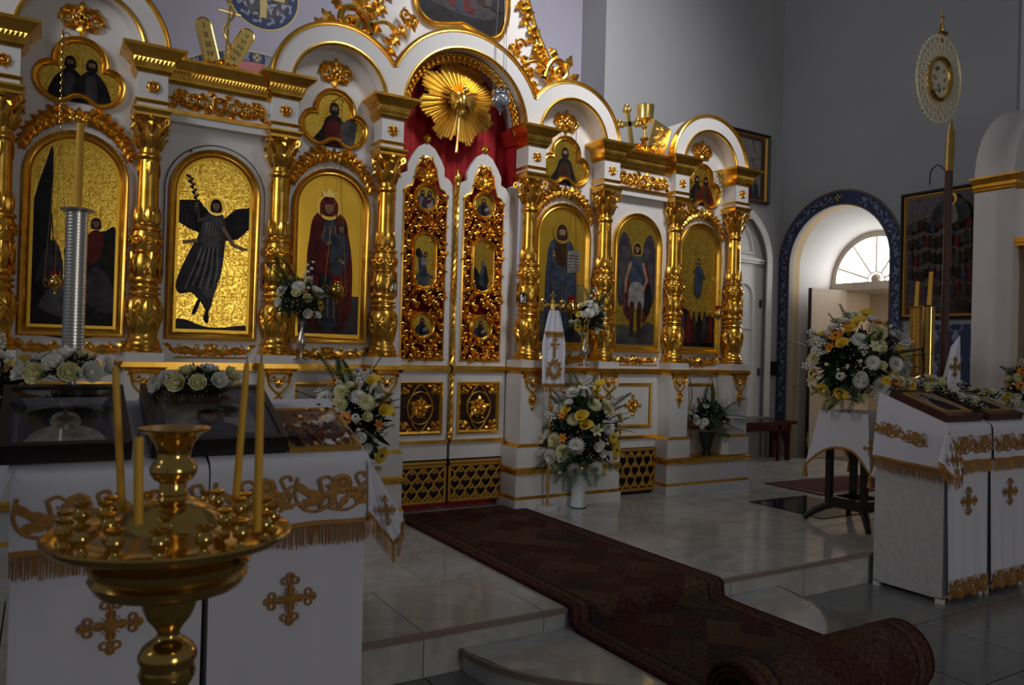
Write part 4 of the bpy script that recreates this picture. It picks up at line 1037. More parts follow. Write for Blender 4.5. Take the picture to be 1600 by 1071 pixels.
# ================================================================== icons on the screen
FW, Z0I, ZSP, ZTOP = .283, 1.275, 2.235, 2.518
def arched(w, z0, zs, n=20): return [(-w, z0), (w, z0)]+arc(0, zs, w, 0, 180, n)
ICONP = [(0, -.01), (.0, .028), (-.008, .036), (-.020, .030), (-.026, .020), (-.036, .024), (-.042, .016), (-.048, .006)]
def robe(p, x, y, h, c1, c2, lean=0):
    """standing robed figure, feet at (x, y), height h"""
    f = h/7.2
    p.blob([(x-f*.95, y), (x-f*1.15, y+f*2.4), (x-f*1.05, y+f*4.6), (x-f*.85, y+f*5.7), (x-f*.3, y+f*6.05), (x+f*.3, y+f*6.05), (x+f*.85, y+f*5.7), (x+f*1.05, y+f*4.6), (x+f*1.15, y+f*2.4), (x+f*.95, y)], c1)
    p.blob([(x-f*.45, y+f*.1), (x-f*.55, y+f*3), (x-f*.25, y+f*5.6), (x+f*.3, y+f*5.7), (x+f*.4, y+f*3), (x+f*.55, y+f*.1)], c2)
    hl = {BL: GY, RD: SK, PM: GY}.get(c1, PM)
    for k in range(7): p.line([(x-f*.85+f*.28*k, y+f*.25), (x-f*.75+f*.25*k, y+f*1.6), (x-f*.55+f*.19*k, y+f*3.2+f*.5*(k % 3))], f*.055, DK)
    for k in range(5): p.line([(x-f*.66+f*.33*k, y+f*.5), (x-f*.55+f*.27*k, y+f*2.2)], f*.035, hl); p.line([(x-f*.8+f*.4*k, y+f*4.6), (x-f*.5+f*.25*k, y+f*5.3)], f*.03, hl)
def paint_mother(p):
    p.poly([(-.235, 1.325), (.235, 1.325), (.235, 1.62), (-.235, 1.62)], GR)
    robe(p, -.01, 1.39, .98, RD, BL)
    p.blob([(-.15, 1.45), (-.165, 1.9), (-.12, 2.13), (-.06, 2.2), (-.075, 1.9), (-.085, 1.5)], RD)
    p.blob([(.06, 1.5), (.09, 1.85), (.04, 2.15), (.12, 2.08), (.165, 1.8), (.15, 1.48)], RD)
    p.blob([(-.10, 1.78), (.10, 1.78), (.14, 1.92), (.02, 1.99), (-.10, 1.95)], RD)
    face(p, -.02, 2.24, .042, RD); p.blob([(-.075, 2.15), (-.085, 2.26), (-.05, 2.315), (-.02, 2.325), (.01, 2.315), (.045, 2.26), (.035, 2.15), (.02, 2.28), (-.06, 2.28)], RD)
    p.poly([(-.065, 2.315), (-.08, 2.365), (-.045, 2.345), (-.02, 2.385), (.005, 2.345), (.04, 2.365), (.025, 2.315)], GB)
    p.blob([(.01, 1.78), (.0, 1.95), (.04, 2.05), (.09, 2.06), (.13, 1.98), (.12, 1.85), (.07, 1.76)], BL); face(p, .075, 2.10, .026, BR, False, False)
    hand(p, -.03, 1.98, .016, .6); hand(p, .09, 1.86, .016, 2.6); p.line([(-.1, 1.93), (-.03, 1.98)], .02, RD)
    for x in (-.06, .06): p.blob([(x-.035, 1.385), (x, 1.405), (x+.035, 1.39), (x, 1.375)], BR)
def paint_saviour(p):
    p.poly([(-.235, 1.325), (.235, 1.325), (.235, 1.60), (-.235, 1.60)], GR)
    robe(p, -.01, 1.38, 1.0, BL, BL)
    p.blob([(-.15, 1.5), (-.16, 1.95), (-.09, 2.18), (.02, 2.0), (.0, 1.5), (-.08, 1.42)], BL); p.blob([(.02, 1.45), (.05, 2.0), (.12, 2.08), (.155, 1.8), (.14, 1.45)], BL)
    p.blob([(-.06, 2.0), (-.07, 2.16), (0, 2.2), (.05, 2.15), (.03, 2.0)], BR)
    face(p, -.01, 2.27, .046, BR, True)
    hand(p, -.09, 2.07, .017, 1.7); p.poly([(.045, 1.93), (.175, 1.95), (.18, 2.13), (.05, 2.12)], PL)
    p.line([(.112, 1.94), (.115, 2.125)], .0015, BR)
    for k in range(6):
        for x in (.055, .122): p.line([(x, 1.955+.025*k), (x+.045, 1.96+.025*k)], .003, BR)
    hand(p, .06, 1.95, .015, .4)
def wing(p, sg, x, y, w, h, c=DK):
    p.blob([(x, y), (x+sg*w*.25, y+h*.42), (x+sg*w*.7, y+h*.5), (x+sg*w, y+h*.2), (x+sg*w*.98, y-h*.35), (x+sg*w*.7, y-h*.55), (x+sg*w*.3, y-h*.35)], c)
    for k in range(6): p.line([(x+sg*w*(.15+.1*k), y+h*.3), (x+sg*w*(.4+.11*k), y-h*(.15+.05*k))], .003, GY)
def paint_messenger(p):
    p.blob([(-.235, 1.33), (-.235, 1.40), (-.16, 1.405), (-.05, 1.365), (.06, 1.36), (.16, 1.375), (.235, 1.375), (.235, 1.33)], PM)
    p.poly([(-.225, 2.17), (-.10, 2.185), (-.03, 2.10), (-.06, 1.96), (-.15, 1.99), (-.225, 2.03)], DK)
    p.poly([(.04, 2.06), (.13, 2.15), (.225, 2.17), (.225, 2.03), (.15, 1.95), (.06, 1.93)], DK)
    for k in range(6): p.line([(-.21+.02*k, 2.16), (-.19+.025*k, 2.0-.005*k)], .002, PM); p.line([(.215-.02*k, 2.14), (.19-.022*k, 1.98)], .002, PM)
    p.blob([(-.04, 2.12), (.05, 2.10), (.07, 1.95), (.05, 1.72), (.02, 1.62), (-.02, 1.46), (-.07, 1.52), (-.13, 1.58), (-.20, 1.57), (-.225, 1.64), (-.16, 1.82), (-.10, 1.95)], PM)
    p.blob([(-.03, 2.10), (.04, 2.09), (.05, 1.95), (-.05, 1.90), (-.09, 1.97)], GY); p.blob([(-.08, 1.88), (.03, 1.92), (.03, 1.65), (-.02, 1.55), (-.10, 1.66)], GY)
    for k in range(9): p.line([(-.17+.022*k, 1.60+.012*(k % 3)), (-.12+.018*k, 1.74), (-.075+.012*k, 1.88)], .0035, DK if k % 2 else PL)
    for k in range(5): p.line([(-.06+.02*k, 1.95), (-.04+.018*k, 2.05)], .003, PL)
    p.line([(-.03, 2.08), (-.10, 2.05), (-.115, 2.13)], .015, GY); p.line([(.05, 2.02), (.12, 1.91), (.19, 1.885)], .012, SK); hand(p, .185, 1.885, .012, 0.1); hand(p, -.115, 2.14, .012, 1.5)
    p.line([(-.10, 1.92), (-.19, 1.90)], .012, SK)
    p.line([(-.11, 1.98), (-.115, 2.18), (-.16, 2.34)], .0025, DK)
    for k in range(9): p.blob([(-.115-.005*k, 2.18+.017*k), (-.135+.04*(k % 2)-.006*k, 2.195+.017*k), (-.125+.02*(k % 2)-.006*k, 2.205+.017*k)], DK, 2)
    face(p, .005, 2.155, .030, DK)
    p.blob([(-.09, 1.535), (-.115, 1.47), (-.12, 1.44), (-.10, 1.45), (-.075, 1.53)], DK); p.blob([(-.03, 1.48), (-.02, 1.40), (-.035, 1.385), (-.05, 1.42)], DK)
def paint_martyr(p):
    p.blob([(-.235, 1.33), (-.235, 1.95), (-.16, 2.32), (-.125, 2.36), (-.115, 1.7), (.02, 1.60), (.04, 1.86), (.09, 1.90), (.16, 1.93), (.225, 1.91), (.235, 1.33)], DK)
    p.blob([(.05, 1.85), (.10, 1.93), (.15, 1.90), (.14, 1.78), (.09, 1.72)], RD); p.blob([(-.2, 1.6), (-.12, 1.85), (-.06, 1.72), (-.08, 1.5)], PM); p.blob([(-.18, 1.45), (-.05, 1.62), (.06, 1.52), (.02, 1.38)], GY)
    p.blob([(.06, 1.5), (.1, 1.7), (.2, 1.62), (.21, 1.42)], PM); face(p, -.02, 1.80, .03, DK, False, False); face(p, .11, 1.97, .024, BR, False, False); p.line([(-.13, 2.05), (-.10, 1.7)], .003, BR)
def paint_warrior(p):
    p.blob([(-.235, 1.33), (-.235, 1.48), (-.12, 1.52), (.02, 1.46), (.12, 1.55), (.235, 1.50), (.235, 1.33)], GR)
    wing(p, -1, -.05, 2.02, .17, .62, PM); wing(p, 1, .05, 2.02, .17, .62, PM)
    p.blob([(-.12, 1.62), (-.13, 1.9), (-.05, 2.12), (.02, 2.0), (-.05, 1.6)], RD); p.blob([(.08, 1.55), (.10, 1.9), (.04, 2.1), (.14, 2.0), (.15, 1.65)], RD)
    p.blob([(-.07, 1.85), (-.085, 2.08), (-.03, 2.14), (.04, 2.14), (.085, 2.08), (.07, 1.85)], BL); p.blob([(-.085, 1.68), (-.07, 1.88), (.07, 1.88), (.09, 1.68), (0, 1.66)], PL)
    for x in (-.045, .04): p.blob([(x-.025, 1.7), (x+.025, 1.7), (x+.018, 1.45), (x+.03, 1.42), (x-.03, 1.42), (x-.016, 1.46)], BR)
    p.line([(-.07, 2.08), (-.12, 1.92), (-.13, 1.80)], .016, SK); p.line([(.07, 2.08), (.12, 1.92), (.07, 1.82)], .016, SK); p.line([(-.13, 1.60), (-.15, 2.05)], .005, GY)
    p.blob([(.10, 1.62), (.10, 1.85), (.15, 1.9), (.18, 1.75), (.15, 1.62)], DK); face(p, 0, 2.20, .034, DK)
def paint_ascent(p):
    p.blob([(-.235, 1.33), (-.235, 1.65), (-.15, 1.70), (-.10, 1.62), (-.04, 1.58), (.06, 1.60), (.12, 1.64), (.235, 1.60), (.235, 1.33)], DK)
    for k in range(6): x = -.19+.07*k; p.blob([(x-.03, 1.4), (x-.025, 1.6), (x, 1.66), (x+.025, 1.6), (x+.03, 1.4)], (PM, RD, BR, DK, PM, RD)[k]); p.disc(x, 1.665, .014, BR)
    p.blob([(-.06, 1.86), (-.05, 2.02), (-.03, 2.12), (.02, 2.12), (.05, 2.0), (.04, 1.88), (0, 1.8)], BL); p.line([(.03, 2.08), (.075, 1.99)], .012, BL); p.line([(-.03, 2.08), (-.07, 2.04)], .012, BL); face(p, -.005, 2.155, .022, BR)
def icon(c, name_label, fn, yb, ground=0):
    t = thing('arched_icon', name_label, 'icon', (c, yb, 0), 0, 'arched icons of the main tier')
    m = MB(FR(0, 0, 0)); m.sweep(arched(FW, Z0I, ZSP), ICONP); f = m.build('frame', 'gold', t, 40)
    m = MB(FR(0, 0, 0)); q = arched(.24, Z0I+.045, ZSP); m.flat(q, .002, GL if ground == 0 else GP)
    p = Painter(m); fn(p); m.build('painting', PAL, t, 0)
    m = MB(FR(0, 0, 0)); m.sweep(arched(.236, Z0I+.05, ZSP), [(0, .0045), (-.018, .0048)]); m.build('tooled_border', 'gold_plain', f, 0)
    return t
icon(-BAY['C'], 'dark arched icon of kneeling figures beside a rock, far left bay', paint_martyr, .058)
icon(-BAY['B'], 'arched icon of a dark-winged messenger holding a lily branch', paint_messenger, .028)
icon(-BAY['A'], 'arched icon of a crowned woman in red holding a child', paint_mother, .058, 1)
icon(BAY['A'], 'arched icon of a bearded man in blue holding an open book', paint_saviour, .058, 1)
icon(BAY['B'], 'arched icon of a winged warrior with a red cloak', paint_warrior, .028)
icon(BAY['C'], 'arched icon of a small blue robed figure rising over a dark crowd', paint_ascent, .058)

TREF = mirror(catmull([(0, .425), (.065, .41), (.125, .36), (.148, .30), (.150, .262)], 4, False)+catmull([(.162, .262), (.215, .235), (.248, .165), (.232, .085), (.18, .03), (.115, .005), (.065, .02), (.03, .045), (0, .052)], 4, False))
def sc_(pts, k): return [(x*k, .215+(y-.215)*k) for x, y in pts]
def trefoil(c, lab, kind):
    t = thing('trefoil_icon', lab, 'icon', (c, .056, 2.665), 0, 'trefoil icons under the arches')
    m = MB(FR(0, 0, 0)); m.sweep(TREF, [(.002, -.005), (.002, .024), (-.006, .030), (-.016, .024), (-.022, .014), (-.030, .018), (-.036, .004)]); m.build('frame', 'gold', t, 40)
    m = MB(FR(0, 0, 0)); m.flat(sc_(TREF, .93), .002, GL); p = Painter(m)
    if kind in ('two', 'two_red'):
        for x, c_ in ((-.055, DK), (.06, DK if kind == 'two' else RD)):
            p.blob([(x-.10, .04), (x-.095, .13), (x-.05, .20), (x, .235), (x+.05, .20), (x+.09, .13), (x+.095, .035)], c_)
            p.blob([(x-.02, .05), (x-.03, .18), (x+.02, .19), (x+.03, .05)], PM if kind == 'two' else BR); face(p, x, .265, .026, DK, True, False)
    else:
        p.blob([(-.15, .03), (-.09, .13), (-.06, .21), (0, .245), (.06, .21), (.09, .13), (.13, .03), (0, .01)], DK)
        p.blob([(-.05, .03), (-.06, .17), (.0, .21), (.05, .16), (.06, .04)], BR if kind == 'old' else RD)
        face(p, 0, .285, .03, DK, True, False)
        if kind == 'tablet': p.poly([(.05, .03), (.15, .05), (.17, .20), (.14, .235), (.09, .22), (.05, .18)], GY)
    m.build('painting', PAL, t, 0)
trefoil(-BAY['C'], 'trefoil icon of two dark robed figures, leftmost of the row', 'two')
trefoil(-BAY['A'], 'trefoil icon of a bearded figure with grey stone tablets', 'tablet')
trefoil(BAY['A'], 'trefoil icon of a long-haired figure in a brown robe', 'old')
trefoil(BAY['C'], 'trefoil icon of two figures, one in red, rightmost of the row', 'two_red')
# large icon at the crest
big = mirror(catmull([(0, 4.62), (.25, 4.55), (.41, 4.40), (.425, 4.15), (.42, 3.93), (.375, 3.80), (.27, 3.735), (.15, 3.75), (0, 3.79)], 4, False))
t = thing('crest_icon', 'large dark icon of a supper table at the top of the screen', 'icon', (0, .088, 0))
m = MB(FR(0, 0, 0)); m.sweep(big, [(.004, -.005), (.004, .03), (-.008, .04), (-.020, .032), (-.028, .02), (-.038, .024), (-.046, .004)]); m.build('frame', 'gold', t, 40)
m = MB(FR(0, 0, 0)); m.flat([(x*.92, 4.18+(y-4.18)*.92) for x, y in big], .002, DK); p = Painter(m)
p.blob([(-.30, 4.02), (-.25, 3.93), (.0, 3.89), (.25, 3.90), (.30, 4.0), (.1, 4.02), (-.1, 4.03)], PM)
for k in range(11):
    x = -.32+.064*k; y = 4.05+.05*sin(k*.9); p.blob([(x-.05, y-.08), (x-.04, y+.03), (x, y+.06), (x+.04, y+.03), (x+.05, y-.08)], (RD, PM, GR, BR, RD, BL, RD, PM, BR, GR, DK)[k]); p.disc(x, y+.08, .02, SK)
p.blob([(.1, 4.15), (.2, 4.3), (.34, 4.2), (.3, 4.1)], GP); m.build('painting', PAL, t, 0)

# small black plaques on the columns by the doors
for x, lab in ((-.565, 'small black plaque on the column left of the double doors'), (.565, 'small black plaque on the column right of the double doors')):
    q = P(613, 447, y=-.10) if x < 0 else P(817, 466, y=-.10)
    tq = thing('plaque', lab, 'plaque', (q.x, -.108, q.z), 0, 'small plaques on the columns')
    m = MB(FR(0, 0, 0)); o = [(-.028, -.045), (.028, -.045), (.028, .02)]+arc(0, .02, .028, 0, 180, 8); m.plate(o, -.02, 0); m.build('board', 'black', tq, 0)
    m = MB(FR(0, 0, 0)); m.sweep([(a*.85, b*.85) for a, b in o], [(0, .0), (-.003, .004), (-.007, 0)]); m.leaf(0, -.03, pi/2, .05, .026, .005); m.build('relief', 'silver', tq)

# dark cord draped round the messenger icon
m = MB(); c = -BAY['B']
m.tube([(c+x*1.07, .0, (z-ZSP)*1.07+ZSP) for x, z in [(-FW-.004, 1.7)]+arc(0, ZSP, FW+.006, 180, 0, 26)+[(FW+.004, 2.0)]], .0035, 5)
cord = tag(m.build('cord', 'black'), 'thin dark cord arching round the messenger icon frame', 'cord')
m = MB(); q = P(299, 236, y=-.0); m.ball((q.x, .0, q.z), .009, n=6, m=4); m.build('red_bead', 'ruby', cord)

# ---------- crown pieces on top of the flat bays
def text_mesh(s, size):
    cu = bpy.data.curves.new('txt', 'FONT'); cu.body = s; cu.size = size; cu.extrude = .0012; cu.align_x = 'CENTER'; cu.align_y = 'CENTER'
    o = bpy.data.objects.new('txt', cu); COL.objects.link(o); dg = bpy.context.evaluated_depsgraph_get()
    me = bpy.data.meshes.new_from_object(o.evaluated_get(dg)); bpy.data.objects.remove(o); return me
c = -BAY['B']
bq = P(345, 96, y=.02)
tb = thing('tablet_group', 'two gold numbered tablets and a serpent staff on top of the screen', 'ornament', (bq.x, .02, 3.03))
m = MB(FR(0, 0, 0))
for sg in (1, -1):
    m.scroll(sg*.07, .03, .035, 1.3, pi/2, -sg, .011, .03); m.scroll(sg*.155, .015, .025, 1.2, pi/2, -sg, .009, .025); o_spray(m, sg*.20, .0, (0 if sg > 0 else pi)-sg*-.0, .06, .035, 3, .02)
o_spray(m, 0, .03, pi/2, .07, .05, 5, .03); m.plate([(-.24, -.02), (.24, -.02), (.20, .015), (-.20, .015)], -.03, .005); m.build('scroll_base', 'gold', tb)
for sg, rows in ((-1, ['I', 'II', 'III', 'IV']), (1, ['V', 'VI', 'VII', 'VIII', 'IX'])):
    out = [(-.052, 0), (.052, 0), (.052, .24)]+arc(0, .24, .052, 0, 180, 10)
    m = MB(FR(0, 0, 0)); m.plate(out, -.012, .012); m.sweep(out, [(0, .012), (-.004, .017), (-.01, .012)])
    tt = m.build('tablet', 'gold_bright', tb, 30, loc=(sg*.05, -.01*sg, .06), rot=(0, sg*.26 if sg < 0 else .46, 0))
    for k, r_ in enumerate(rows):
        link('numeral', text_mesh(r_, .052 if len(rows) == 4 else .042), tt, (0, -.0125, .235-(.06 if len(rows) == 4 else .046)*k), (pi/2, 0, 0)).data.materials.append(MATS['p_brown'])
m = MB(); m.tube([(0, 0, .03), (0, 0, .62)], .008, 6); m.tube([(.028*cos(t*.6), -.012+.028*sin(t*.6)*.6, .16+.022*t) for t in range(20)], [.009]*17+[.011, .012, .006], 6); m.tube([(-.07, 0, .40), (.07, 0, .40)], .007, 6)
m.build('serpent_staff', 'gold_bright', tb, loc=(.02, -.03, 0), rot=(0, .05, 0))
bq = P(1003, 245, y=.02)
tb = thing('chalice_group', 'gold cross, chalice and tilted book plate on top of the screen', 'ornament', (bq.x, .02, 3.035)); tb.scale = (1.3, 1.3, 1.3)
m = MB(FR(0, 0, 0))
for sg in (1, -1): m.scroll(sg*.05, .03, .04, 1.3, pi/2, -sg, .012, .04); o_spray(m, sg*.09, .0, (0 if sg > 0 else pi), .07, .04, 3, .03)
o_spray(m, 0, .02, pi/2, .09, .06, 5, .04); m.plate([(-.14, -.02), (.14, -.02), (.11, .02), (-.11, .02)], -.03, .01); m.build('scroll_base', 'gold', tb)
m = MB(); m.lathe([(.03, .06), (.034, .07), (.012, .085), (.010, .13), (.022, .145), (.010, .16), (.03, .175), (.058, .20), (.062, .29), (.064, .295), (.058, .295), (.05, .21), (.01, .19)], 18, cap=False); m.build('chalice', 'gold_bright', tb, loc=(.0, -.02, .05))
m = MB(FR(0, 0, 0))
m.plate([(-.014, 0), (.014, 0), (.014, .27), (-.014, .27)], -.01, .01); m.plate([(-.07, .165), (.07, .165), (.07, .195), (-.07, .195)], -.01, .01)
for x, y in ((0, .28), (-.08, .18), (.08, .18)):
    for a in range(3): m.ball((x+.018*cos(a*2.1+1.57), y+.018*sin(a*2.1+1.57), 0), .02, n=6, m=4)
m.build('cross', 'gold_bright', tb, loc=(-.10, -.02, .02), rot=(0, -.22, 0))
m = MB(FR(0, 0, 0)); m.plate([(-.08, 0), (.08, 0), (.08, .26), (-.08, .26)], -.012, .012); o_vine(m, [(-.04, .04), (.03, .10), (-.03, .16), (.03, .23)], 7, .6, 3); m.build('book_plate', 'gold_bright', tb, 30, loc=(.10, .0, .0), rot=(0, .30, 0))
# ================================================================== lamps, candles, cloths, icons on the lecterns
# ---------- hanging oil lamps
def oil_lamp(u, v, yy, lab, metal='brass', top=None, glass='ruby', scale=1.0):
    q = P(u, v, y=yy); t = thing('oil_lamp', lab, 'oil lamp', tuple(q), 0, 'hanging oil lamps'); s = scale
    m = MB(); m.lathe([(.001, -.11*s), (.008*s, -.10*s), (.004*s, -.085*s), (.012*s, -.075*s), (.02*s, -.062*s), (.044*s, -.04*s), (.052*s, -.015*s), (.046*s, .01*s), (.03*s, .026*s), (.028*s, .036*s), (.038*s, .044*s), (.038*s, .050*s), (.026*s, .05*s)], 20); m.build('bowl', metal, t)
    m = MB(); m.lathe([(.026*s, .045*s), (.032*s, .06*s), (.036*s, .085*s), (.034*s, .085*s), (.028*s, .06*s)], 16, cap=False); m.build('glass_cup', glass, t)
    m = MB()
    for k in range(3):
        a = k*2.094+.5
        m.tube(catmull([(.035*s*cos(a), .035*s*sin(a), -.03*s), (.07*s*cos(a), .07*s*sin(a), -.045*s), (.095*s*cos(a), .095*s*sin(a), -.01*s), (.08*s*cos(a), .08*s*sin(a), .02*s), (.065*s*cos(a), .065*s*sin(a), .0)], 4, False), .005*s, 5)
    m.build('arm', metal, t)
    if top:
        tq = P(*top, y=yy); h = tq.z-q.z
        m = MB()
        for k in range(3):
            a = k*2.094+.5; A_ = Vector((.09*s*cos(a), .09*s*sin(a), .0)); B_ = Vector((.012*cos(a), .012*sin(a), h*.62))
            m.tube([A_, B_], .0016, 4)
        n = max(6, int(h*.38/.022))
        for i in range(n):
            z = h*.62+h*.38*i/n; m.tube([(.006*cos(b)*(1 if i % 2 else .2), .006*cos(b)*(.2 if i % 2 else 1), z+.011+.013*sin(b)) for b in [k*.9 for k in range(7)]], .0016, 4, closed=True)
        m.build('chain', metal, t)
        m = MB(); z = h
        m.tube(catmull([(0, (.045-yy), z+.06), (0, (.045-yy)*.6, z+.055), (0, .0, z+.05), (0, -.02, z+.02), (0, 0, z)], 4, False), .005, 5)
        for i in range(3): m.tube([(.02+.018*cos(b)*(1-.2*i), (.045-yy)*.4+.002, z+.03-.035*i+.018*sin(b)) for b in [k*.6 for k in range(9)]], .0032, 5)
        m.build('bracket', 'gold_paint', t)
    return t
oil_lamp(526, 452, -.16, 'brass oil lamp hanging before the icon of the crowned woman', top=(531, 160))
oil_lamp(893, 480, -.16, 'brass oil lamp hanging before the icon of the man with a book', top=(900, 200))
oil_lamp(1122, 490, -.16, 'small red-cupped oil lamp hanging before the rightmost arched icon', top=(1128, 275), scale=.8)
oil_lamp(86, 440, -.20, 'dim oil lamp hanging before the far left dark icon', top=(128, 60), scale=.7)
# silver lamp in the centre arch on long cords
q = P(782, 158, y=-.12); t = thing('sanctuary_lamp', 'enamelled silver lamp hanging in front of the sunburst arch', 'oil lamp', tuple(q), 0, 'hanging oil lamps')
m = MB(); m.lathe([(.001, -.115), (.007, -.105), (.004, -.09), (.02, -.075), (.024, -.06), (.05, -.045), (.062, -.02), (.064, .02), (.058, .035), (.062, .045)], 22); m.build('bowl', 'enamel', t)
m = MB()
for k in range(10):
    a = k*.628; m.tube([(.066*cos(a+.11*cos(b)), .066*sin(a+.11*cos(b)), .0+.018*sin(b)) for b in [i*.8 for i in range(8)]], .003, 4, closed=True)
m.build('filigree', 'silver', t)
m = MB(); m.lathe([(.055, .045), (.066, .05), (.066, .058), (.055, .06)], 20)
for k in range(12): a = k*.5236; m.ball((.06*cos(a), .06*sin(a), .07), .010, n=5, m=3)
m.build('crown_rim', 'silver', t)
m = MB(); m.lathe([(.05, .06), (.052, .09), (.045, .09)], 16, cap=False); m.build('glass_cup', 'black', t)
m = MB()
for k in range(3): a = k*2.094+.3; m.tube([(.062*cos(a), .062*sin(a), .06), (.03*cos(a), .03*sin(a), 1.15)], .0022, 4)
m.build('cord', 'silver_dark', t)

# ---------- brass candle stand in the foreground
BC = P(268, 842, d=1.34); bx, by, bz = BC
cs = thing('candle_stand', 'round brass candle stand with flared cup in the foreground', 'candle stand', (bx, by, LOW))
H = bz-LOW     # height of the plate
m = MB(); m.lathe([(.05, H-.075), (.09, H-.085), (.118, H-.078), (.124, H-.068), (.128, H-.06), (.122, H-.052), (.132, H-.040), (.134, H-.032), (.128, H-.026), (.122, H-.02), (.126, H-.012), (.17, H-.006), (.19, H+.0), (.199, H+.008), (.2, H+.013), (.196, H+.016), (.185, H+.011), (.17, H+.008), (.15, H+.010), (.13, H+.014), (.11, H+.022), (.10, H+.024), (.085, H+.032), (.075, H+.046), (.06, H+.058), (.045, H+.066), (.03, H+.07)], 64); m.build('plate', 'brass', cs, 50)
m = MB(); m.lathe([(.03, H+.066), (.024, H+.075), (.026, H+.080), (.022, H+.086), (.022, H+.098), (.032, H+.104), (.038, H+.114), (.039, H+.122), (.034, H+.132), (.027, H+.138), (.027, H+.150), (.032, H+.165), (.042, H+.180), (.058, H+.189), (.0585, H+.192), (.055, H+.192), (.035, H+.178), (.0, H+.176)], 40, cap=False); m.build('cup', 'brass', cs, 50)
prof = [(.19, 0), (.19, .012), (.17, .03), (.12, .05), (.06, .07), (.035, .10), (.03, .14), (.045, .16), (.03, .18), (.022, .3), (.022, .55), (.03, .58), (.045, .62), (.03, .66), (.022, .70), (.022, .78)]
k0 = H-.075
prof += [(.028, k0-.235), (.03, k0-.20), (.026, k0-.195), (.036, k0-.18), (.044, k0-.165), (.047, k0-.155), (.044, k0-.145), (.044, k0-.135), (.048, k0-.13), (.048, k0-.122), (.042, k0-.11), (.03, k0-.10), (.02, k0-.094), (.018, k0-.085), (.024, k0-.075), (.036, k0-.06), (.044, k0-.04), (.045, k0-.02), (.06, k0-.004), (.06, k0+.004)]
m = MB(); m.lathe(prof, 36); m.build('stem', 'brass', cs, 50)
m = MB(); m.lathe([(.011, .0), (.012, .004), (.006, .010), (.006, .016), (.013, .022), (.014, .030), (.010, .036), (.008, .040), (.013, .046), (.0135, .049), (.008, .049), (.007, .036)], 12, cap=False); holder_me = m.mesh('holder', ['brass'], 50)
for k in range(16):
    a = 2*pi*k/16+.15; link('candle_holder', holder_me, cs, (.165*cos(a), .165*sin(a), H+.005))
for k in range(7):
    a = 2*pi*k/7; link('candle_holder', holder_me, cs, (.112*cos(a), .112*sin(a), H+.018), scale=.9)
def candle(u0, v0, u1, v1, depth, r, lab, burnt=False):
    a, b = P(u0, v0, d=depth), P(u1, v1, d=depth); L = (b-a).length
    mw = (b-a).to_track_quat('Z', 'Y').to_matrix().to_4x4(); mw.translation = a
    t = link('candle', None, None, mw=mw); tag(t, lab, 'candle', 'candles on the brass stand')
    m = MB(); m.lathe([(r, 0), (r, L*.25), (r*.92, L*.9), (r*.7, L*.985), (r*.3, L)] if not burnt else [(r, 0), (r, L*.98), (r*.9, L)], 12); m.build('wax_taper', 'wax', t)
    m = MB(); m.tube([(0, 0, L-.002), (.001, 0, L+.012)], .0012, 5); m.build('wick', 'wick', t)
candle(191, 800, 180, 572, 1.40, .0068, 'tall thin yellow candle on the left of the brass stand')
candle(216, 820, 217, 683, 1.22, .0072, 'short yellow candle with a flat top on the brass stand', True)
candle(368, 785, 386, 566, 1.44, .0066, 'yellow candle leaning right on the right of the brass stand')
candle(402, 830, 408, 566, 1.28, .0070, 'tallest yellow candle, foremost on the right of the brass stand')

# ---------- tall metal tube candlesticks
def tube_stick(u, vt, vb, depth, r, lab, metal, candle_top=None, ribs=True, group='tube candlesticks'):
    a, b = P(u[1], vb, d=depth), P(u[0], vt, d=depth); z0 = 0.0 if a.y > EDGE else LOW
    t = thing('tube_candlestick', lab, 'candlestick', (a.x, a.y, z0), 0, group); zb, zt = a.z-z0, b.z-z0
    m = MB(); pr = [(r, zb)]; n = int((zt-zb)/.012)
    for i in range(n): z = zb+(zt-zb)*i/n; pr += [(r, z), (r*1.03 if ribs else r, z+.004), (r, z+.008)]
    m.lathe(pr+[(r, zt)], 24); m.build('tube', metal, t, 60 if not ribs else 30)
    m = MB(); m.lathe([(r, zt), (r*1.55, zt+.006), (r*1.6, zt+.012), (r, zt+.014)], 24); m.build('drip_rim', metal, t)
    m = MB(); m.lathe([(r*4.2, 0), (r*4.2, .012), (r*3, .03), (r*1.2, .07), (r*.5, .12), (r*.45, zb*.45), (r*.8, zb*.5), (r*.45, zb*.55), (r*.45, zb-.06), (r*2.2, zb-.045), (r*2.3, zb-.03), (r*1.1, zb-.01), (r*1.05, zb)], 24); m.build('foot', metal, t)
    if candle_top:
        c = P(*candle_top, d=depth); m = MB(); m.tube([(0, 0, zt-.01), (c.x-a.x, c.y-a.y, c.z-z0)], [r*.42, r*.36], 12); m.build('candle', 'wax', t)
    return t
tube_stick((114, 114), 332, 540, 2.85, .036, 'ribbed silvery tube candlestick with a tall candle at far left', 'silver', (126, 193))
tube_stick((1451, 1449), 480, 585, 5.75, .041, 'bright brass tube candlestick beside the fan pole', 'brass', (1455, 425), False)
tube_stick((1432, 1429), 482, 580, 6.3, .042, 'dull ribbed brass tube candlestick left of the brighter one', 'gold_paint', (1434, 440))

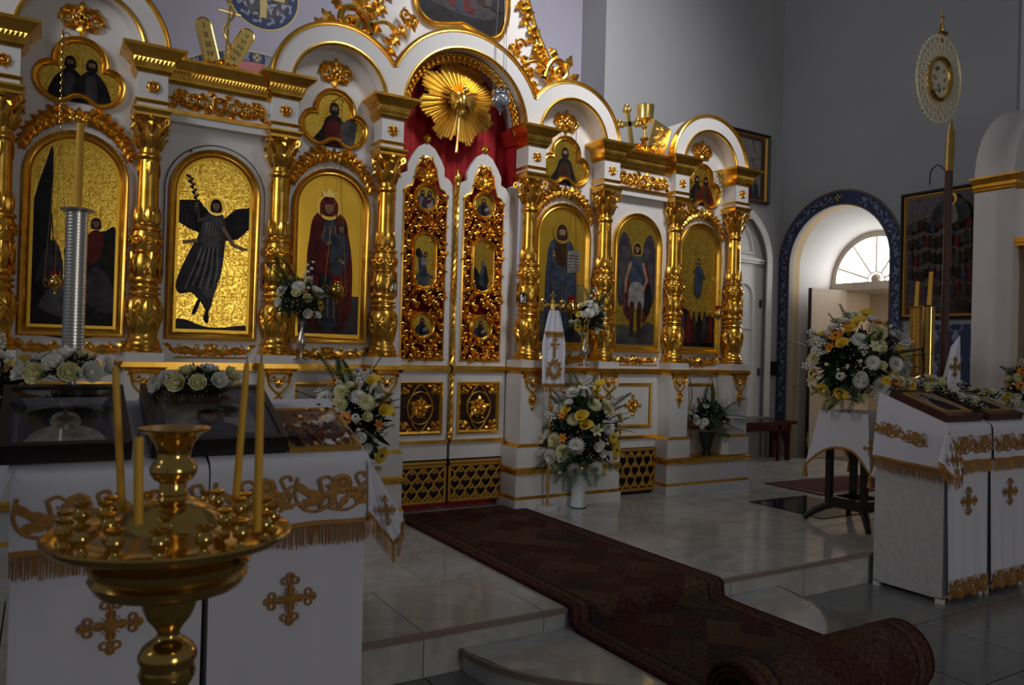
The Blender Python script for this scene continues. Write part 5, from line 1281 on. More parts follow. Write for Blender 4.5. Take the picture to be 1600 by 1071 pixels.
# ---------- processional fan on a pole
pb, pt = P(1474, 590, d=6.2), P(1483, 268, d=6.2)
fan_ = thing('processional_fan', 'openwork gilt processional fan on a brown pole', 'processional fan', (pb.x, pb.y, 0.0))
dv_ = (pt-pb).normalized(); base = pb-dv_*(pb.z/dv_.z); base = Vector((base.x-pb.x, base.y-pb.y, .0))
pts = [base, pt-Vector((pb.x, pb.y, 0))]
m = MB(); m.tube(pts, .029, 10); m.build('pole', 'brown_wood', fan_)
m = MB(); m.lathe([(.14, 0), (.14, .03), (.05, .06), (.035, .12)], 16, (base.x, base.y, 0)); m.build('foot', 'dark_wood', fan_)
top = pts[1]; s2 = P(1486, 205, d=6.2)-Vector((pb.x, pb.y, 0))
m = MB(); m.tube([top, top+(s2-top)*.5, s2], [.031, .034, .031], 10); m.tube([s2, s2+dv_*.08], [.02, .012], 8); m.build('ferrule', 'brass', fan_)
fc = P(1467, 124, d=6.2)-Vector((pb.x, pb.y, 0))
hd = link('fan_head', None, fan_, fc, (0, 0, -.30), 1.13); hd.empty_display_size = .1
def FH(p): return (p[0], -p[2], p[1])
RX, RZ = .185, .305
m = MB(FH)
for k in range(26):
    a = 2*pi*k/26
    for r0, s_ in ((.60, .036), (.76, .042), (.91, .044)):
        aa = a+(.12 if r0 == .76 else 0); x, z = RX*r0*cos(aa), RZ*r0*sin(aa)
        m.ridge([(x+s_*.6*cos(q), z+s_*.75*sin(q)) for q in [i*1.05 for i in range(6)]], .0052, .006, closed=True)
for k in range(40): a = 2*pi*k/40; m.dome(RX*1.02*cos(a), RZ*1.02*sin(a), .014, .01)
for r0 in (.5, 1.0): m.ridge([(RX*r0*cos(k*.131), RZ*r0*sin(k*.131)) for k in range(48)], .010, .010, closed=True)
m.build('openwork_disc', 'gilt_pale', hd)
m = MB(FH); path = [(RX*.47*cos(k*.1963), RZ*.47*sin(k*.1963)) for k in range(32)]
m.sweep(path, [(.02, 0), (.02, .02), (.005, .035), (-.01, .02), (-.012, .006)]); m.build('medallion_rim', 'brass', hd)
m = MB(FH); m.flat(path, .006, 0); p = Painter(m); p.d = .007; r_ = random.Random(4)
for k in range(14): x, z = r_.uniform(-.06, .06), r_.uniform(-.1, .09); p.blob([(x-.008, z-.01), (x+.004, z+.014), (x+.01, z-.006)], r_.choice((1, 2)), 2)
m.build('medallion', ['gilt_pale', 'p_brown', 'silver_dark'], hd, 0)
m = MB(); t0 = dv_*.34+Vector((.045, 0, 0)); m.tube([Vector((.03, .03, -.3)), Vector((.045, .03, .30))], .010, 6); m.lathe([(.004, .30), (.04, .33), (.045, .34), (.02, .36), (.012, .39)], 14, (.045, .03, 0)); m.ball((.045, .03, .40), .016)
m.box(.041, .049, .026, .034, .41, .50); m.box(.02, .07, .026, .034, .455, .465)
m.build('stem_cross', 'brass', hd)
m = MB(); q0 = P(1478, 268, d=6.15)-Vector((pb.x, pb.y, 0)); m.tube(catmull([q0, q0+Vector((-.05, .03, .05)), q0+Vector((-.10, .06, .0)), q0+Vector((-.11, .065, -.11))], 4, False), .005, 5); m.build('hook', 'black', fan_)
# ================================================================== carpet runner and roll
CX0, CX1 = -.48, .58
def carpet_strip(name, prof, parent=None, th=.014):
    """prof: (y, z, nx, nz) centre line with upward normals; UV in metres"""
    me = bpy.data.meshes.new(name); nx = 12; vs = []; uv = []; s = 0; n = len(prof)
    for i, (y, z, ny, nz) in enumerate(prof):
        if i: s += sqrt((y-prof[i-1][0])**2+(z-prof[i-1][1])**2)
        for lay in (1, 0):
            for k in range(nx+1): vs.append((CX0+(CX1-CX0)*k/nx, y+ny*th*lay, z+nz*th*lay)); uv.append(((CX1-CX0)*k/nx, s))
    W = nx+1; fs = []
    for i in range(n-1):
        a, b = i*2*W, (i+1)*2*W
        for k in range(nx): fs.append((a+k, b+k, b+k+1, a+k+1)); fs.append((a+W+k+1, b+W+k+1, b+W+k, a+W+k))
        fs.append((a, a+W, b+W, b)); fs.append((a+nx, b+nx, b+W+nx, a+W+nx))
    e = (n-1)*2*W; fs.append(tuple([k for k in range(W)]+[W+k for k in range(nx, -1, -1)])); fs.append(tuple([e+k for k in range(nx, -1, -1)]+[e+W+k for k in range(W)]))
    me.from_pydata(vs, [], fs); l = me.uv_layers.new(name='UVMap')
    for p_ in me.polygons:
        for li in p_.loop_indices: l.data[li].uv = uv[me.loops[li].vertex_index]
    me.materials.append(MATS['carpet']); me.polygons.foreach_set('use_smooth', [True]*len(me.polygons)); me.set_sharp_from_angle(angle=radians(50)); me.update()
    return link(name, me, parent)
cp = [(.03-.15*i, .001, 0, 1) for i in range(15)]
cp = [p for p in cp if p[0] > EDGE+.05]+[(EDGE-.006, .001, 0, 1), (EDGE-.022, -.012, -.8, .6), (EDGE-.026, -.055, -1, .0), (EDGE-.035, -.085, -.8, .5), (EDGE-.09, -.097, -.1, 1)]
cp += [(EDGE-.2-.12*i, -.099, 0, 1) for i in range(5)]
cp += [(EDGE-.83, -.10, 0, 1), (EDGE-.852, -.115, -.7, .7), (EDGE-.862, -.16, -1, .2), (EDGE-.90, -.195, -.4, .9), (EDGE-1.0, -.199, 0, 1), (-3.27, -.199, 0, 1)]
run = carpet_strip('carpet_runner', cp); tag(run, 'dark brown patterned carpet runner from the double doors down the step', 'carpet')
rl = []; cy_, cz_, turns = -3.285, -.035, 3.2
for i in range(int(turns*26)+1):
    t = i/26; r = .148-.022*t*1.0+.0; a = -pi/2-2*pi*t
    rl.append((cy_+r*cos(a), cz_+r*sin(a), cos(a), sin(a)))
roll = carpet_strip('carpet_roll', rl, None, .013); tag(roll, 'rolled-up end of the brown carpet lying below the step', 'carpet roll')

# ================================================================== lecterns and cloths
def emb_band(m, L, h=.12, sc=1.0):
    """embroidered vine band, length L, centred on u=0"""
    n = max(2, int(round(L/(.255*sc)))); st_ = L/n; k = st_/.26; H = .0016
    def R(pts, w): m.ridge(catmull(pts, 5, False), w*.62*k, H)
    for i in range(n):
        x = -L/2+st_*(i+.5)
        # big bellied leaf
        m.leaf(x-.125*k, .045*k, -1.15, .15*k, 0.0260*k, H, 0, 1.5, 0, 6); m.leaf(x-.11*k, -.03*k, -.15, .10*k, 0.0310*k, H, .0004, .9, 0, 6); m.leaf(x-.09*k, .0, .1, .075*k, 0.0236*k, H, .0006, -.9, 0, 5)
        R([(x-.12*k, .06*k), (x-.128*k, .0), (x-.10*k, -.045*k), (x-.05*k, -.058*k), (x, -.035*k)], .008)
        # scroll with flower
        R([(x-.05*k, .045*k), (x-.02*k, .058*k), (x+.005*k, .04*k), (x-.005*k, .02*k), (x-.02*k, .028*k)], .007)
        R([(x-.04*k, -.05*k), (x-.035*k, .0), (x-.045*k, .045*k)], .009); m.leaf(x-.03*k, -.02*k, .9, .075*k, 0.0186*k, H, 0, -.5)
        m.leaf(x+.0, -.045*k, 1.25, .085*k, 0.0260*k, H, .0004, .7); m.leaf(x+.015*k, -.05*k, .35, .075*k, 0.0223*k, H, .0004, .9)
        R([(x-.01*k, -.05*k), (x+.05*k, -.06*k), (x+.10*k, -.035*k), (x+.125*k, .01*k)], .008)
        m.ridge([(x+.035*k+.026*k*cos(q*.785), .03*k+.026*k*sin(q*.785)) for q in range(8)], .010*k, H, closed=True); m.dome(x+.035*k, .03*k, .014*k, H)
        for q in range(4): m.dome(x+(.058+.018*(q % 2))*k, (-.012+.02*(q//2))*k, .011*k, H)
        m.leaf(x+.085*k, -.04*k, 1.5, .09*k, 0.0223*k, H, .0004, -.7); m.leaf(x+.095*k, -.035*k, -.3, .05*k, 0.0174*k, H, 0, 1.0); R([(x+.10*k, .02*k), (x+.085*k, .055*k), (x+.11*k, .066*k), (x+.12*k, .048*k)], .0075)
def emb_cross(m, s):
    for k in range(4):
        a = k*pi/2; c, n_ = cos(a), sin(a)
        m.ridge([(.02*s*c, .02*s*n_), (.66*s*c, .66*s*n_)], .075*s, .003); m.ridge([(.05*s*c-.10*s*n_, .05*s*n_+.10*s*c), (.5*s*c-.12*s*n_, .5*s*n_+.12*s*c)], .03*s, .002); m.ridge([(.05*s*c+.10*s*n_, .05*s*n_-.10*s*c), (.5*s*c+.12*s*n_, .5*s*n_-.12*s*c)], .03*s, .002)
        for t, o, r in ((.72, .2, .13), (.72, -.2, .13), (.9, 0, .12)):
            x, y = s*(t*c-o*n_), s*(t*n_+o*c); m.ridge([(x+r*s*cos(q), y+r*s*sin(q)) for q in [i*.7854 for i in range(8)]], .045*s, .003, closed=True)
        m.leaf(s*.85*c, s*.85*n_, a, .2*s, .14*s, .003)
        for q in (-.35, 0, .35): m.ridge([(.15*s*cos(a+pi/4+q), .15*s*sin(a+pi/4+q)), (.42*s*cos(a+pi/4+q), .42*s*sin(a+pi/4+q))], .014*s, .002)
def fringe(m, pts, L, sp=.0052, seed=1):
    """pts: 3-D polyline of the hem; threads hang straight down"""
    r = random.Random(seed); pts = [Vector(p) for p in pts]
    for a, b in zip(pts, pts[1:]):
        d_ = b-a; n = max(1, int(d_.length/sp)); t = d_.normalized()
        m.add([a, b, b+Vector((0, 0, -.016)), a+Vector((0, 0, -.016))], [(0, 1, 2, 3)])
        out = Vector((t.y, -t.x, 0)); out = out.normalized() if out.length > .1 else Vector((0, -1, 0))
        m.add([a+out*.003, b+out*.003, b+out*.003+Vector((0, 0, -.014)), a+out*.003+Vector((0, 0, -.014))], [(0, 1, 2, 3)])
        for i in range(n):
            p_ = a+d_*((i+.5)/n); l = L*r.uniform(.86, 1.06); j = r.uniform(-.004, .004); w_ = sp*.36
            m.add([p_-t*w_+Vector((0, 0, -.012)), p_+t*w_+Vector((0, 0, -.012)), p_+t*(w_+j)+Vector((0, 0, -l)), p_+t*(j-w_)+Vector((0, 0, -l)), p_+out*.0025+Vector((0, 0, -.012)), p_+out*.0025+t*j+Vector((0, 0, -l))], [(0, 4, 5, 3), (4, 1, 2, 5)])
def grid(m, rows, mi=0):
    n = len(rows[0]); m.add([p for r in rows for p in r], [(i*n+k, i*n+k+1, (i+1)*n+k+1, (i+1)*n+k) for i in range(len(rows)-1) for k in range(n-1)], mi)
def lectern(x0, x1, zf, zb, lab, clab, flab, right_flap, left_flap, lowband, cz, seed, tip=None):
    yf, yb = -2.69, EDGE-.03; t = thing('lectern', lab, 'lectern', ((x0+x1)/2, (yf+yb)/2, LOW), 0, 'covered lecterns'); cx, cy = (x0+x1)/2, (yf+yb)/2
    W, D = (x1-x0)/2-.006, (yb-yf)/2-.004
    m = MB(); m.add([(-W, -D, .03), (W, -D, .03), (W, D, .03), (-W, D, .03), (-W, -D, zf-LOW-.006), (W, -D, zf-LOW-.006), (W, D, zb-LOW-.006), (-W, D, zb-LOW-.006)], [(0, 3, 2, 1), (4, 5, 6, 7), (0, 1, 5, 4), (1, 2, 6, 5), (2, 3, 7, 6), (3, 0, 4, 7)])
    m.build('covered_body', 'cloth_silver', t, 0)
    for sx in (-1, 1):
        for sy in (-1, 1): m = MB(); m.box(sx*(W-.02)-.02, sx*(W-.02)+.02, sy*(D-.02)-.02, sy*(D-.02)+.02, 0, .035); m.build('foot', 'white_paint', t, 0)
    r = random.Random(seed); ph = r.uniform(0, 6)
    # lower front cloth
    fc_ = thing('front_cloth', flab, 'cloth', (cx, yf, zf), 0, 'front cloths of the lecterns'); N = 24; bot = LOW+.055-zf
    m = MB(); rows = []
    for j in range(13):
        f = j/12; rows.append([(-W+2*W*k/N+.004*f*sin(k), -.006-.010*f*(1+sin(k*.85+ph))-.012*f, -.01+(bot+.01)*f) for k in range(N+1)])
    grid(m, rows); m.build('fabric', 'cloth_white', fc_, 80)
    m = MB(lambda p: (p[0], -.026-p[2], p[1]+cz-zf)); emb_cross(m, .085); m.build('cross_embroidery', 'embroidery', fc_)
    if lowband:
        m = MB(lambda p: (p[0], -.038-p[2], p[1]+LOW+.115-zf)); emb_band(m, 2*W*.96, .1, .62); m.build('embroidered_band', 'embroidery', fc_)
    m = MB(); fringe(m, [(p[0], p[1]-.002, p[2]+.03) for p in rows[-1]], .055, seed=seed); m.build('fringe', 'fringe', fc_, 0, kind='stuff')
    # upper cover
    cv = thing('lectern_cover', clab, 'cloth', (cx, yf, zf), 0, 'embroidered lectern covers'); hem = -.222
    m = MB(); W2 = W+.006; rows = []
    for j in range(5):
        f = j/4; rows.append([(-W2+2*W2*k/N, (yb-yf)*(1-f), (zb-zf)*(1-f)+.002) for k in range(N+1)])
    rows.append([(-W2+2*W2*k/N, -.012, -.004) for k in range(N+1)]); rows.append([(-W2+2*W2*k/N, -.024, -.02) for k in range(N+1)])
    for j in range(1, 9):
        f = j/8; rows.append([(-W2+2*W2*k/N, -.026-.008*f*(1+sin(k*.6+ph)), -.02+(hem+.02)*f) for k in range(N+1)])
    grid(m, rows); hemline = [tuple(p) for p in rows[-1]]; flaps = []
    for sg, fl in ((1, right_flap), (-1, left_flap)):
        if not fl: continue
        dx, hb, tipz = fl; fr_ = []
        for i in range(11):
            g = i/10; y_ = -.026+(yb-yf)*g; zt_ = (zb-zf)*g; zbm = tipz*(1-min(1, g/.22))+hb*min(1, g/.22) if g < .22 else hb+(.03)*(g-.22)
            fr_.append([(sg*(W2+dx*(q/6)**.8*(1 if g > .2 else .75)+.01*sin(i*1.3)*q/6), y_+(-.02*(1-g/.2) if g < .2 else 0)*q/6, zt_+(zbm-zt_ if g > 0 else zbm)*q/6) for q in range(7)])
        grid(m, fr_); flaps.append([row[-1] for row in fr_]); 
    m.build('fabric', 'cloth_white', cv, 80)
    m = MB(lambda p: (p[0], -.041-p[2], p[1]-.125)); emb_band(m, 2*W2*.97); m.build('embroidered_band', 'embroidery', cv)
    m = MB(); fringe(m, [(p[0], p[1]-.002, p[2]+.004) for p in hemline], .085, seed=seed+9)
    for h_ in flaps: fringe(m, [(p[0], p[1], p[2]+.004) for p in h_], .085, seed=seed+19)
    m.build('fringe', 'fringe', cv, 0, kind='stuff')
    for sg, fl in ((1, right_flap), (-1, left_flap)):
        if not fl: continue
        dx, hb, tipz = fl
        if sg == -1:
            ang = atan2(zb-zf, yb-yf)
            m = MB(lambda p, dx=dx, hb=hb: (-(W2+dx*.72+p[2]+.004), (yb-yf)*.58-p[0], p[1]+hb*.62+.05+(zb-zf)*.2-p[0]*.2)); emb_band(m, (yb-yf)*.78, .1, .85); m.build('embroidered_band', 'embroidery', cv)
    return cv
L1 = lectern(-2.262, -1.725, .882, 1.045, 'white covered lectern at left nearest the double doors', 'white cover with gold scrolls and a pointed corner, left lectern by the doors', 'plain white front cloth with gold cross behind the candle stand, right half', None, None, False, .406, 3)
lectern(-2.80, -2.266, .872, 1.045, 'white covered lectern at the far left edge', 'white cover with gold scroll border on the far left lectern', 'white front cloth with gold cross hanging at the far left', None, (.10, -.27, -.28), False, .404, 5)
L3 = lectern(1.945, 2.415, .888, 1.055, 'white covered lectern at right with silvery brocade side', 'white cover with gold scrolls hanging over the brocade side of the right lectern', 'white front cloth with gold cross and bottom border, left of the right pair', None, (.06, -.26, -.265), True, .414, 7)
lectern(2.435, 2.90, .885, 1.055, 'white covered lectern cut by the right edge of the view', 'white cover with gold scrolls at the right edge of the view', 'white front cloth with gold cross at the right edge of the view', None, None, True, .438, 9)

def corner_fold(cv, top, left, tipp, right, yy, seed):
    """pointed corner of the cover hanging as a fold beside the lectern edge"""
    o = Vector(cv.location); T_, L_c, K_, R_c = [P(*q, y=yy) for q in (top, left, tipp, right)]
    bot = [Vector(p) for p in catmull([tuple(L_c), tuple(L_c.lerp(K_, .6)), tuple(K_), tuple(K_.lerp(R_c, .6)), tuple(R_c)], 4, False)]; n = len(bot)
    rows = []
    for j in range(9):
        f = j/8; rows.append([T_.lerp(b, f)+Vector((0, -.03*f*sin(pi*k/(n-1))-.01*f*sin(k*1.3), 0))-o for k, b in enumerate(bot)])
    m = MB(); grid(m, rows); m.build('corner_fold', 'cloth_white', cv, 80)
    m = MB(); fringe(m, [p+Vector((0, -.004, .004)) for p in rows[-1]], .075, seed=seed); m.build('fringe', 'fringe', cv, 0, kind='stuff')
    c = T_.lerp(K_, .60)-o; s_ = (R_c-L_c).length*.30
    m = MB(lambda p: (c.x+p[0]*.62+p[1]*.18*(-1 if R_c.x > 0 and left[0] > 1000 else -1), c.y-.04-p[2], c.z+p[1])); emb_cross(m, s_*1.25); m.build('corner_cross', 'embroidery', cv)
corner_fold(L1, (576, 716), (575, 800), (611, 846), (630, 812), -2.735, 31)
corner_fold(L3, (1480, 672), (1465, 722), (1487, 748), (1503, 728), -2.735, 33)
# ---------- glazed icon cases and print on the left lecterns
SL = atan2(.163, .46)
def slope_case(u0, u1, lab, wood, seed):
    a, b = P(u0, 690, y=-2.66), P(u1, 690, y=-2.66); wd = b.x-a.x
    t = thing('icon_case', lab, 'icon case', ((a.x+b.x)/2, -2.665, .894), 0, 'icons lying on the left lecterns'); t.rotation_euler = (SL+.03, 0, 0)
    D = .43; H_ = .062; w2 = wd/2
    m = MB(lambda p: (p[0], p[1], p[2])); m.ring([(-w2, 0), (w2, 0), (w2, D), (-w2, D)], [(-w2+.022, .022), (w2-.022, .022), (w2-.022, D-.022), (-w2+.022, D-.022)], 0, H_); m.build('case_frame', wood, t, 0)
    m = MB(); m.box(-w2+.02, w2-.02, .02, D-.02, 0, .012); bk = m.build('case_back', 'brown_wood', t, 0)
    m = MB(); ins = [(-w2+.06, .055), (w2-.06, .055), (w2-.06, D-.06), (-w2+.06, D-.06)]
    m.sweep(ins, [(.03, .012), (.028, .03), (.012, .036), (0, .02), (-.005, .014)]); m.build('inner_frame', 'silver_dark' if seed == 1 else 'brown_wood', t, 30)
    m = MB(); m.flat(ins, .0135, 0); p = Painter(m); p.d = .0138
    if seed == 1: p.blob([(-.13, .07), (-.13, .27), (-.06, .345), (.06, .345), (.13, .27), (.13, .07)], PM)
    for q in range(1):
        x = 0; p.blob([(x-.10, .07), (x-.09, .17), (x-.03, .22), (x+.03, .22), (x+.09, .17), (x+.10, .07)], 13 if seed == 1 else DK); p.blob([(x-.05, .08), (x-.04, .18), (x+.03, .19), (x+.05, .08)], 13 if seed == 1 else PM); face(p, x, .265, .036, 13 if seed == 1 else DK, False, False)
    if seed == 2: p.disc(.07, .30, .05, GR); p.blob([(-.12, .08), (-.12, .13), (.12, .13), (.12, .08)], GR)
    m.build('painting', ['p_fade']+PAL[1:]+['p_riza'], t, 0)
    m = MB(); m.box(-w2+.02, w2-.02, .02, D-.02, H_-.008, H_-.005); m.build('glass', 'pane_glass', t, 0)
    if seed == 1:
        m = MB(); m.box(-.008, .008, .16, .29, .037, .042); m.box(-.022, .022, .14, .17, .036, .043); m.ball((-.0, .15, .04), .016, n=6, m=4); m.build('hanging_pendant', 'silver', t, 30)
    else:
        m = MB()
        for k in range(24): m.ball((-w2+.05+(wd-.1)*k/23, D-.055, .045), .006, n=5, m=3)
        m.build('bead_row', 'gold_bright', t)
    return t
slope_case(-5, 206, 'glazed dark wooden icon case with silvery relief at far left', 'dark_wood', 1)
slope_case(236, 448, 'glazed dark wooden icon case on the lectern behind the candle stand cup', 'dark_wood', 2)
a, b = P(430, 712, y=-2.665), P(563, 710, y=-2.665)
t = thing('framed_print', 'colourful framed print of a crowd lying on the left lectern', 'icon', ((-2.0+b.x)/2, -2.668, .893), 0, 'icons lying on the left lecterns'); t.rotation_euler = (SL, 0, 0); w2 = (b.x+2.0)/2; D = .335
m = MB(); m.ring([(-w2, 0), (w2, 0), (w2, D), (-w2, D)], [(-w2+.014, .014), (w2-.014, .014), (w2-.014, D-.014), (-w2+.014, D-.014)], 0, .018); m.build('frame', 'gold_paint', t, 0)
m = MB(); m.flat([(-w2+.012, .012), (w2-.012, .012), (w2-.012, D-.012), (-w2+.012, D-.012)], .010, 0); p = Painter(m); p.d = .0102; r_ = random.Random(8)
for k in range(80):
    x, y = r_.uniform(-w2+.02, w2-.02), .02+.19*(1-k/80); p.blob([(x-.008, y-.012), (x-.007, y+.02), (x, y+.026), (x+.007, y+.02), (x+.008, y-.012)], r_.choice((1, 1, 2, 4, 4)), 2); p.disc(x, y+.03, .004, 6)
for k in range(16): x, y = r_.uniform(-w2+.02, w2-.02), r_.uniform(.15, .31); p.blob([(x-.009, y), (x, y+.014), (x+.009, y), (x, y-.01)], r_.choice((7, 7, 4, 1)), 3)
m.build('print', ['p_print', 'p_red', 'p_grey', 'p_pale', 'p_plum', 'p_skin', 'p_skin', 'gold_bright'], t, 0)
m = MB(); m.box(-w2+.012, w2-.012, .012, D-.012, .014, .016); m.build('glass', 'pane_glass', t, 0)

# ---------- brown book-like icons on the right lecterns
for x0, x1, lab in ((1.985, 2.385, 'dark red-brown icon board under the garland on the right lectern'), (2.46, 2.88, 'dark icon board under flowers at the right edge')):
    t = thing('icon_board', lab, 'icon', ((x0+x1)/2, -2.67, .898), 0, 'icons lying on the right lecterns'); t.rotation_euler = (SL, 0, 0); w2 = (x1-x0)/2; D = .40
    m = MB(); m.box(-w2, w2, 0, D, 0, .045); m.build('board', 'brown_wood', t, 0)
    m = MB(); m.sweep([(-w2+.05, .05), (w2-.05, .05), (w2-.05, D-.05), (-w2+.05, D-.05)], [(.0, .045), (-.004, .052), (-.014, .052), (-.018, .046)]); m.build('border', 'gold_paint', t, 0)
    m = MB(); m.flat([(-w2+.06, .06), (w2-.06, .06), (w2-.06, D-.06), (-w2+.06, D-.06)], .0462, 0); p = Painter(m); p.d = .0465; p.blob([(-.08, .08), (-.07, .2), (0, .26), (.07, .2), (.08, .08)], DK); face(p, 0, .28, .03, BR, False, False); m.build('painting', ['p_fade']+PAL[1:], t, 0)

# ================================================================== flowers
def cup(m, c, r, h, n, mi, open_=.6, rot=0):
    for k in range(n):
        a = rot+2*pi*k/n; vs = []
        for t in (0, .35, .7, 1):
            rr = r*(t**.7)*open_+.002; z = h*t; wd = r*1.25*(.3, .75, 1.0, .72)[(0, .35, .7, 1).index(t)]
            for s_ in (-1, 0, 1): th = a; vs.append((c[0]+rr*cos(th)-s_*wd*.5*sin(th), c[1]+rr*sin(th)+s_*wd*.5*cos(th), c[2]+z-(0 if s_ else .1*h)))
        m.add(vs, [(i*3+j, i*3+j+1, i*3+j+4, i*3+j+3) for i in range(3) for j in range(2)], mi)
def petals(m, n, r0, L, W, tilt, mi, z=0, rot=0, droop=.2):
    for k in range(n):
        a = rot+2*pi*k/n; vs = []
        for t in (0, .4, .75, 1):
            rr = r0+L*t*cos(tilt); zz = z+L*t*sin(tilt)-droop*L*t*t; wd = W*(.35, 1, .85, .15)[(0, .4, .75, 1).index(t)]
            for s_ in (-.5, .5): vs.append((rr*cos(a)-s_*wd*sin(a), rr*sin(a)+s_*wd*cos(a), zz))
        m.add(vs, [(i*2, i*2+1, i*2+3, i*2+2) for i in range(3)], mi)
def bloom_mesh(kind, col):
    m = MB(); g = [col, 'flower_eye', 'green_pale']
    if kind == 'mum':
        for k, (n, L, ti) in enumerate(((20, .048, .15), (18, .042, .5), (14, .034, .85), (8, .022, 1.2))): petals(m, n, .004, L, .010, ti, 0, .004*k, k*.2, .1)
    elif kind == 'gerbera':
        petals(m, 18, .008, .042, .013, .18, 0); petals(m, 16, .007, .036, .012, .35, 0, .002, .15); m.dome(0, 0, .012, .008, .004, 1, 10)
    elif kind == 'rose':
        cup(m, (0, 0, 0), .036, .036, 5, 0, 1.0); cup(m, (0, 0, .002), .026, .036, 5, 0, .85, .6); cup(m, (0, 0, .004), .016, .036, 4, 0, .6, .3); m.ball((0, 0, .016), .014, 0, 6, 4)
    elif kind == 'calla':
        n = 12; vs = []
        for j, (r, z) in enumerate(((.004, -.02), (.010, .0), (.016, .03), (.030, .052), (.040, .058))):
            for k in range(n): a = 2*pi*k/n; e = 1+.5*(j/4)**2*max(0, cos(a)); vs.append((r*e*cos(a), r*sin(a), z+(.02*(j/4)*cos(a))))
        m.add(vs, [(j*n+k, j*n+(k+1) % n, (j+1)*n+(k+1) % n, (j+1)*n+k) for j in range(4) for k in range(n)]); m.tube([(0, 0, 0), (0, 0, .045)], .004, 5, 0)
    elif kind == 'lily':
        petals(m, 3, .004, .075, .032, .75, 0, 0, 0, .35); petals(m, 3, .004, .075, .030, .75, 0, 0, 1.05, .35)
        for k in range(4): m.tube([(0, 0, .01), (.015*cos(k*1.6), .015*sin(k*1.6), .05)], .0015, 4, 1)
    elif kind == 'stock':
        r = random.Random(3)
        for k in range(16): z = .07*k/16; a = k*2.4; petals(m, 4, .001, .014, .012, .3, 0, 0, a) if False else m.ball((.022*(1-z*7)*cos(a), .022*(1-z*7)*sin(a), z), .012*(1-z*5), 0, 5, 3)
    elif kind == 'bud': m.ball((0, 0, .014), .016, 0, 7, 5, (1, 1, 1.35)); m.leaf(.0, 0, 0, .02, .01, .004, 0, 0, 2, 3)
    return m.mesh('bloom_'+kind, g, 60)
BL_ = {}
def bloom(kind, col):
    if (kind, col) not in BL_: BL_[(kind, col)] = bloom_mesh(kind, col)
    return BL_[(kind, col)]
def leafblade(m, base, dirn, L, W, mi=0, r=random):
    d = dirn.normalized(); side = d.orthogonal().normalized(); side.rotate(Matrix.Rotation(r.uniform(0, 6.28), 3, d)); up = d.cross(side); vs = []
    for t, wf in ((0, .15), (.35, 1), (.7, .75), (1, .04)):
        c = base+d*L*t+up*(.14*L*t*t); vs += [c-side*W*wf/2, c+up*W*.1*wf, c+side*W*wf/2]
    m.add(vs, [(i*3+j, i*3+j+1, i*3+j+4, i*3+j+3) for i in range(3) for j in range(2)], mi)
def fern_mesh():
    m = MB(); L = .24
    m.tube([(0, 0, 0), (0, -.01, L*.5), (0, -.05, L)], [.002, .0016, .0008], 4)
    for k in range(15):
        t = (k+1.5)/17; z = L*t; y = -.05*t*t; w_ = .055*sin(pi*(.2+.78*t)*.95)+.006
        for sg in (1, -1): m.add([(0, y, z), (sg*w_*.5, y-.004, z+.014), (sg*w_, y-.01, z+.012), (sg*w_*.5, y-.002, z+.001)], [(0, 1, 2, 3)])
    return m.mesh('fern_frond', ['green'], 0)
FERN = fern_mesh()
def orient(d):
    return d.to_track_quat('Z', 'Y').to_matrix().to_4x4()
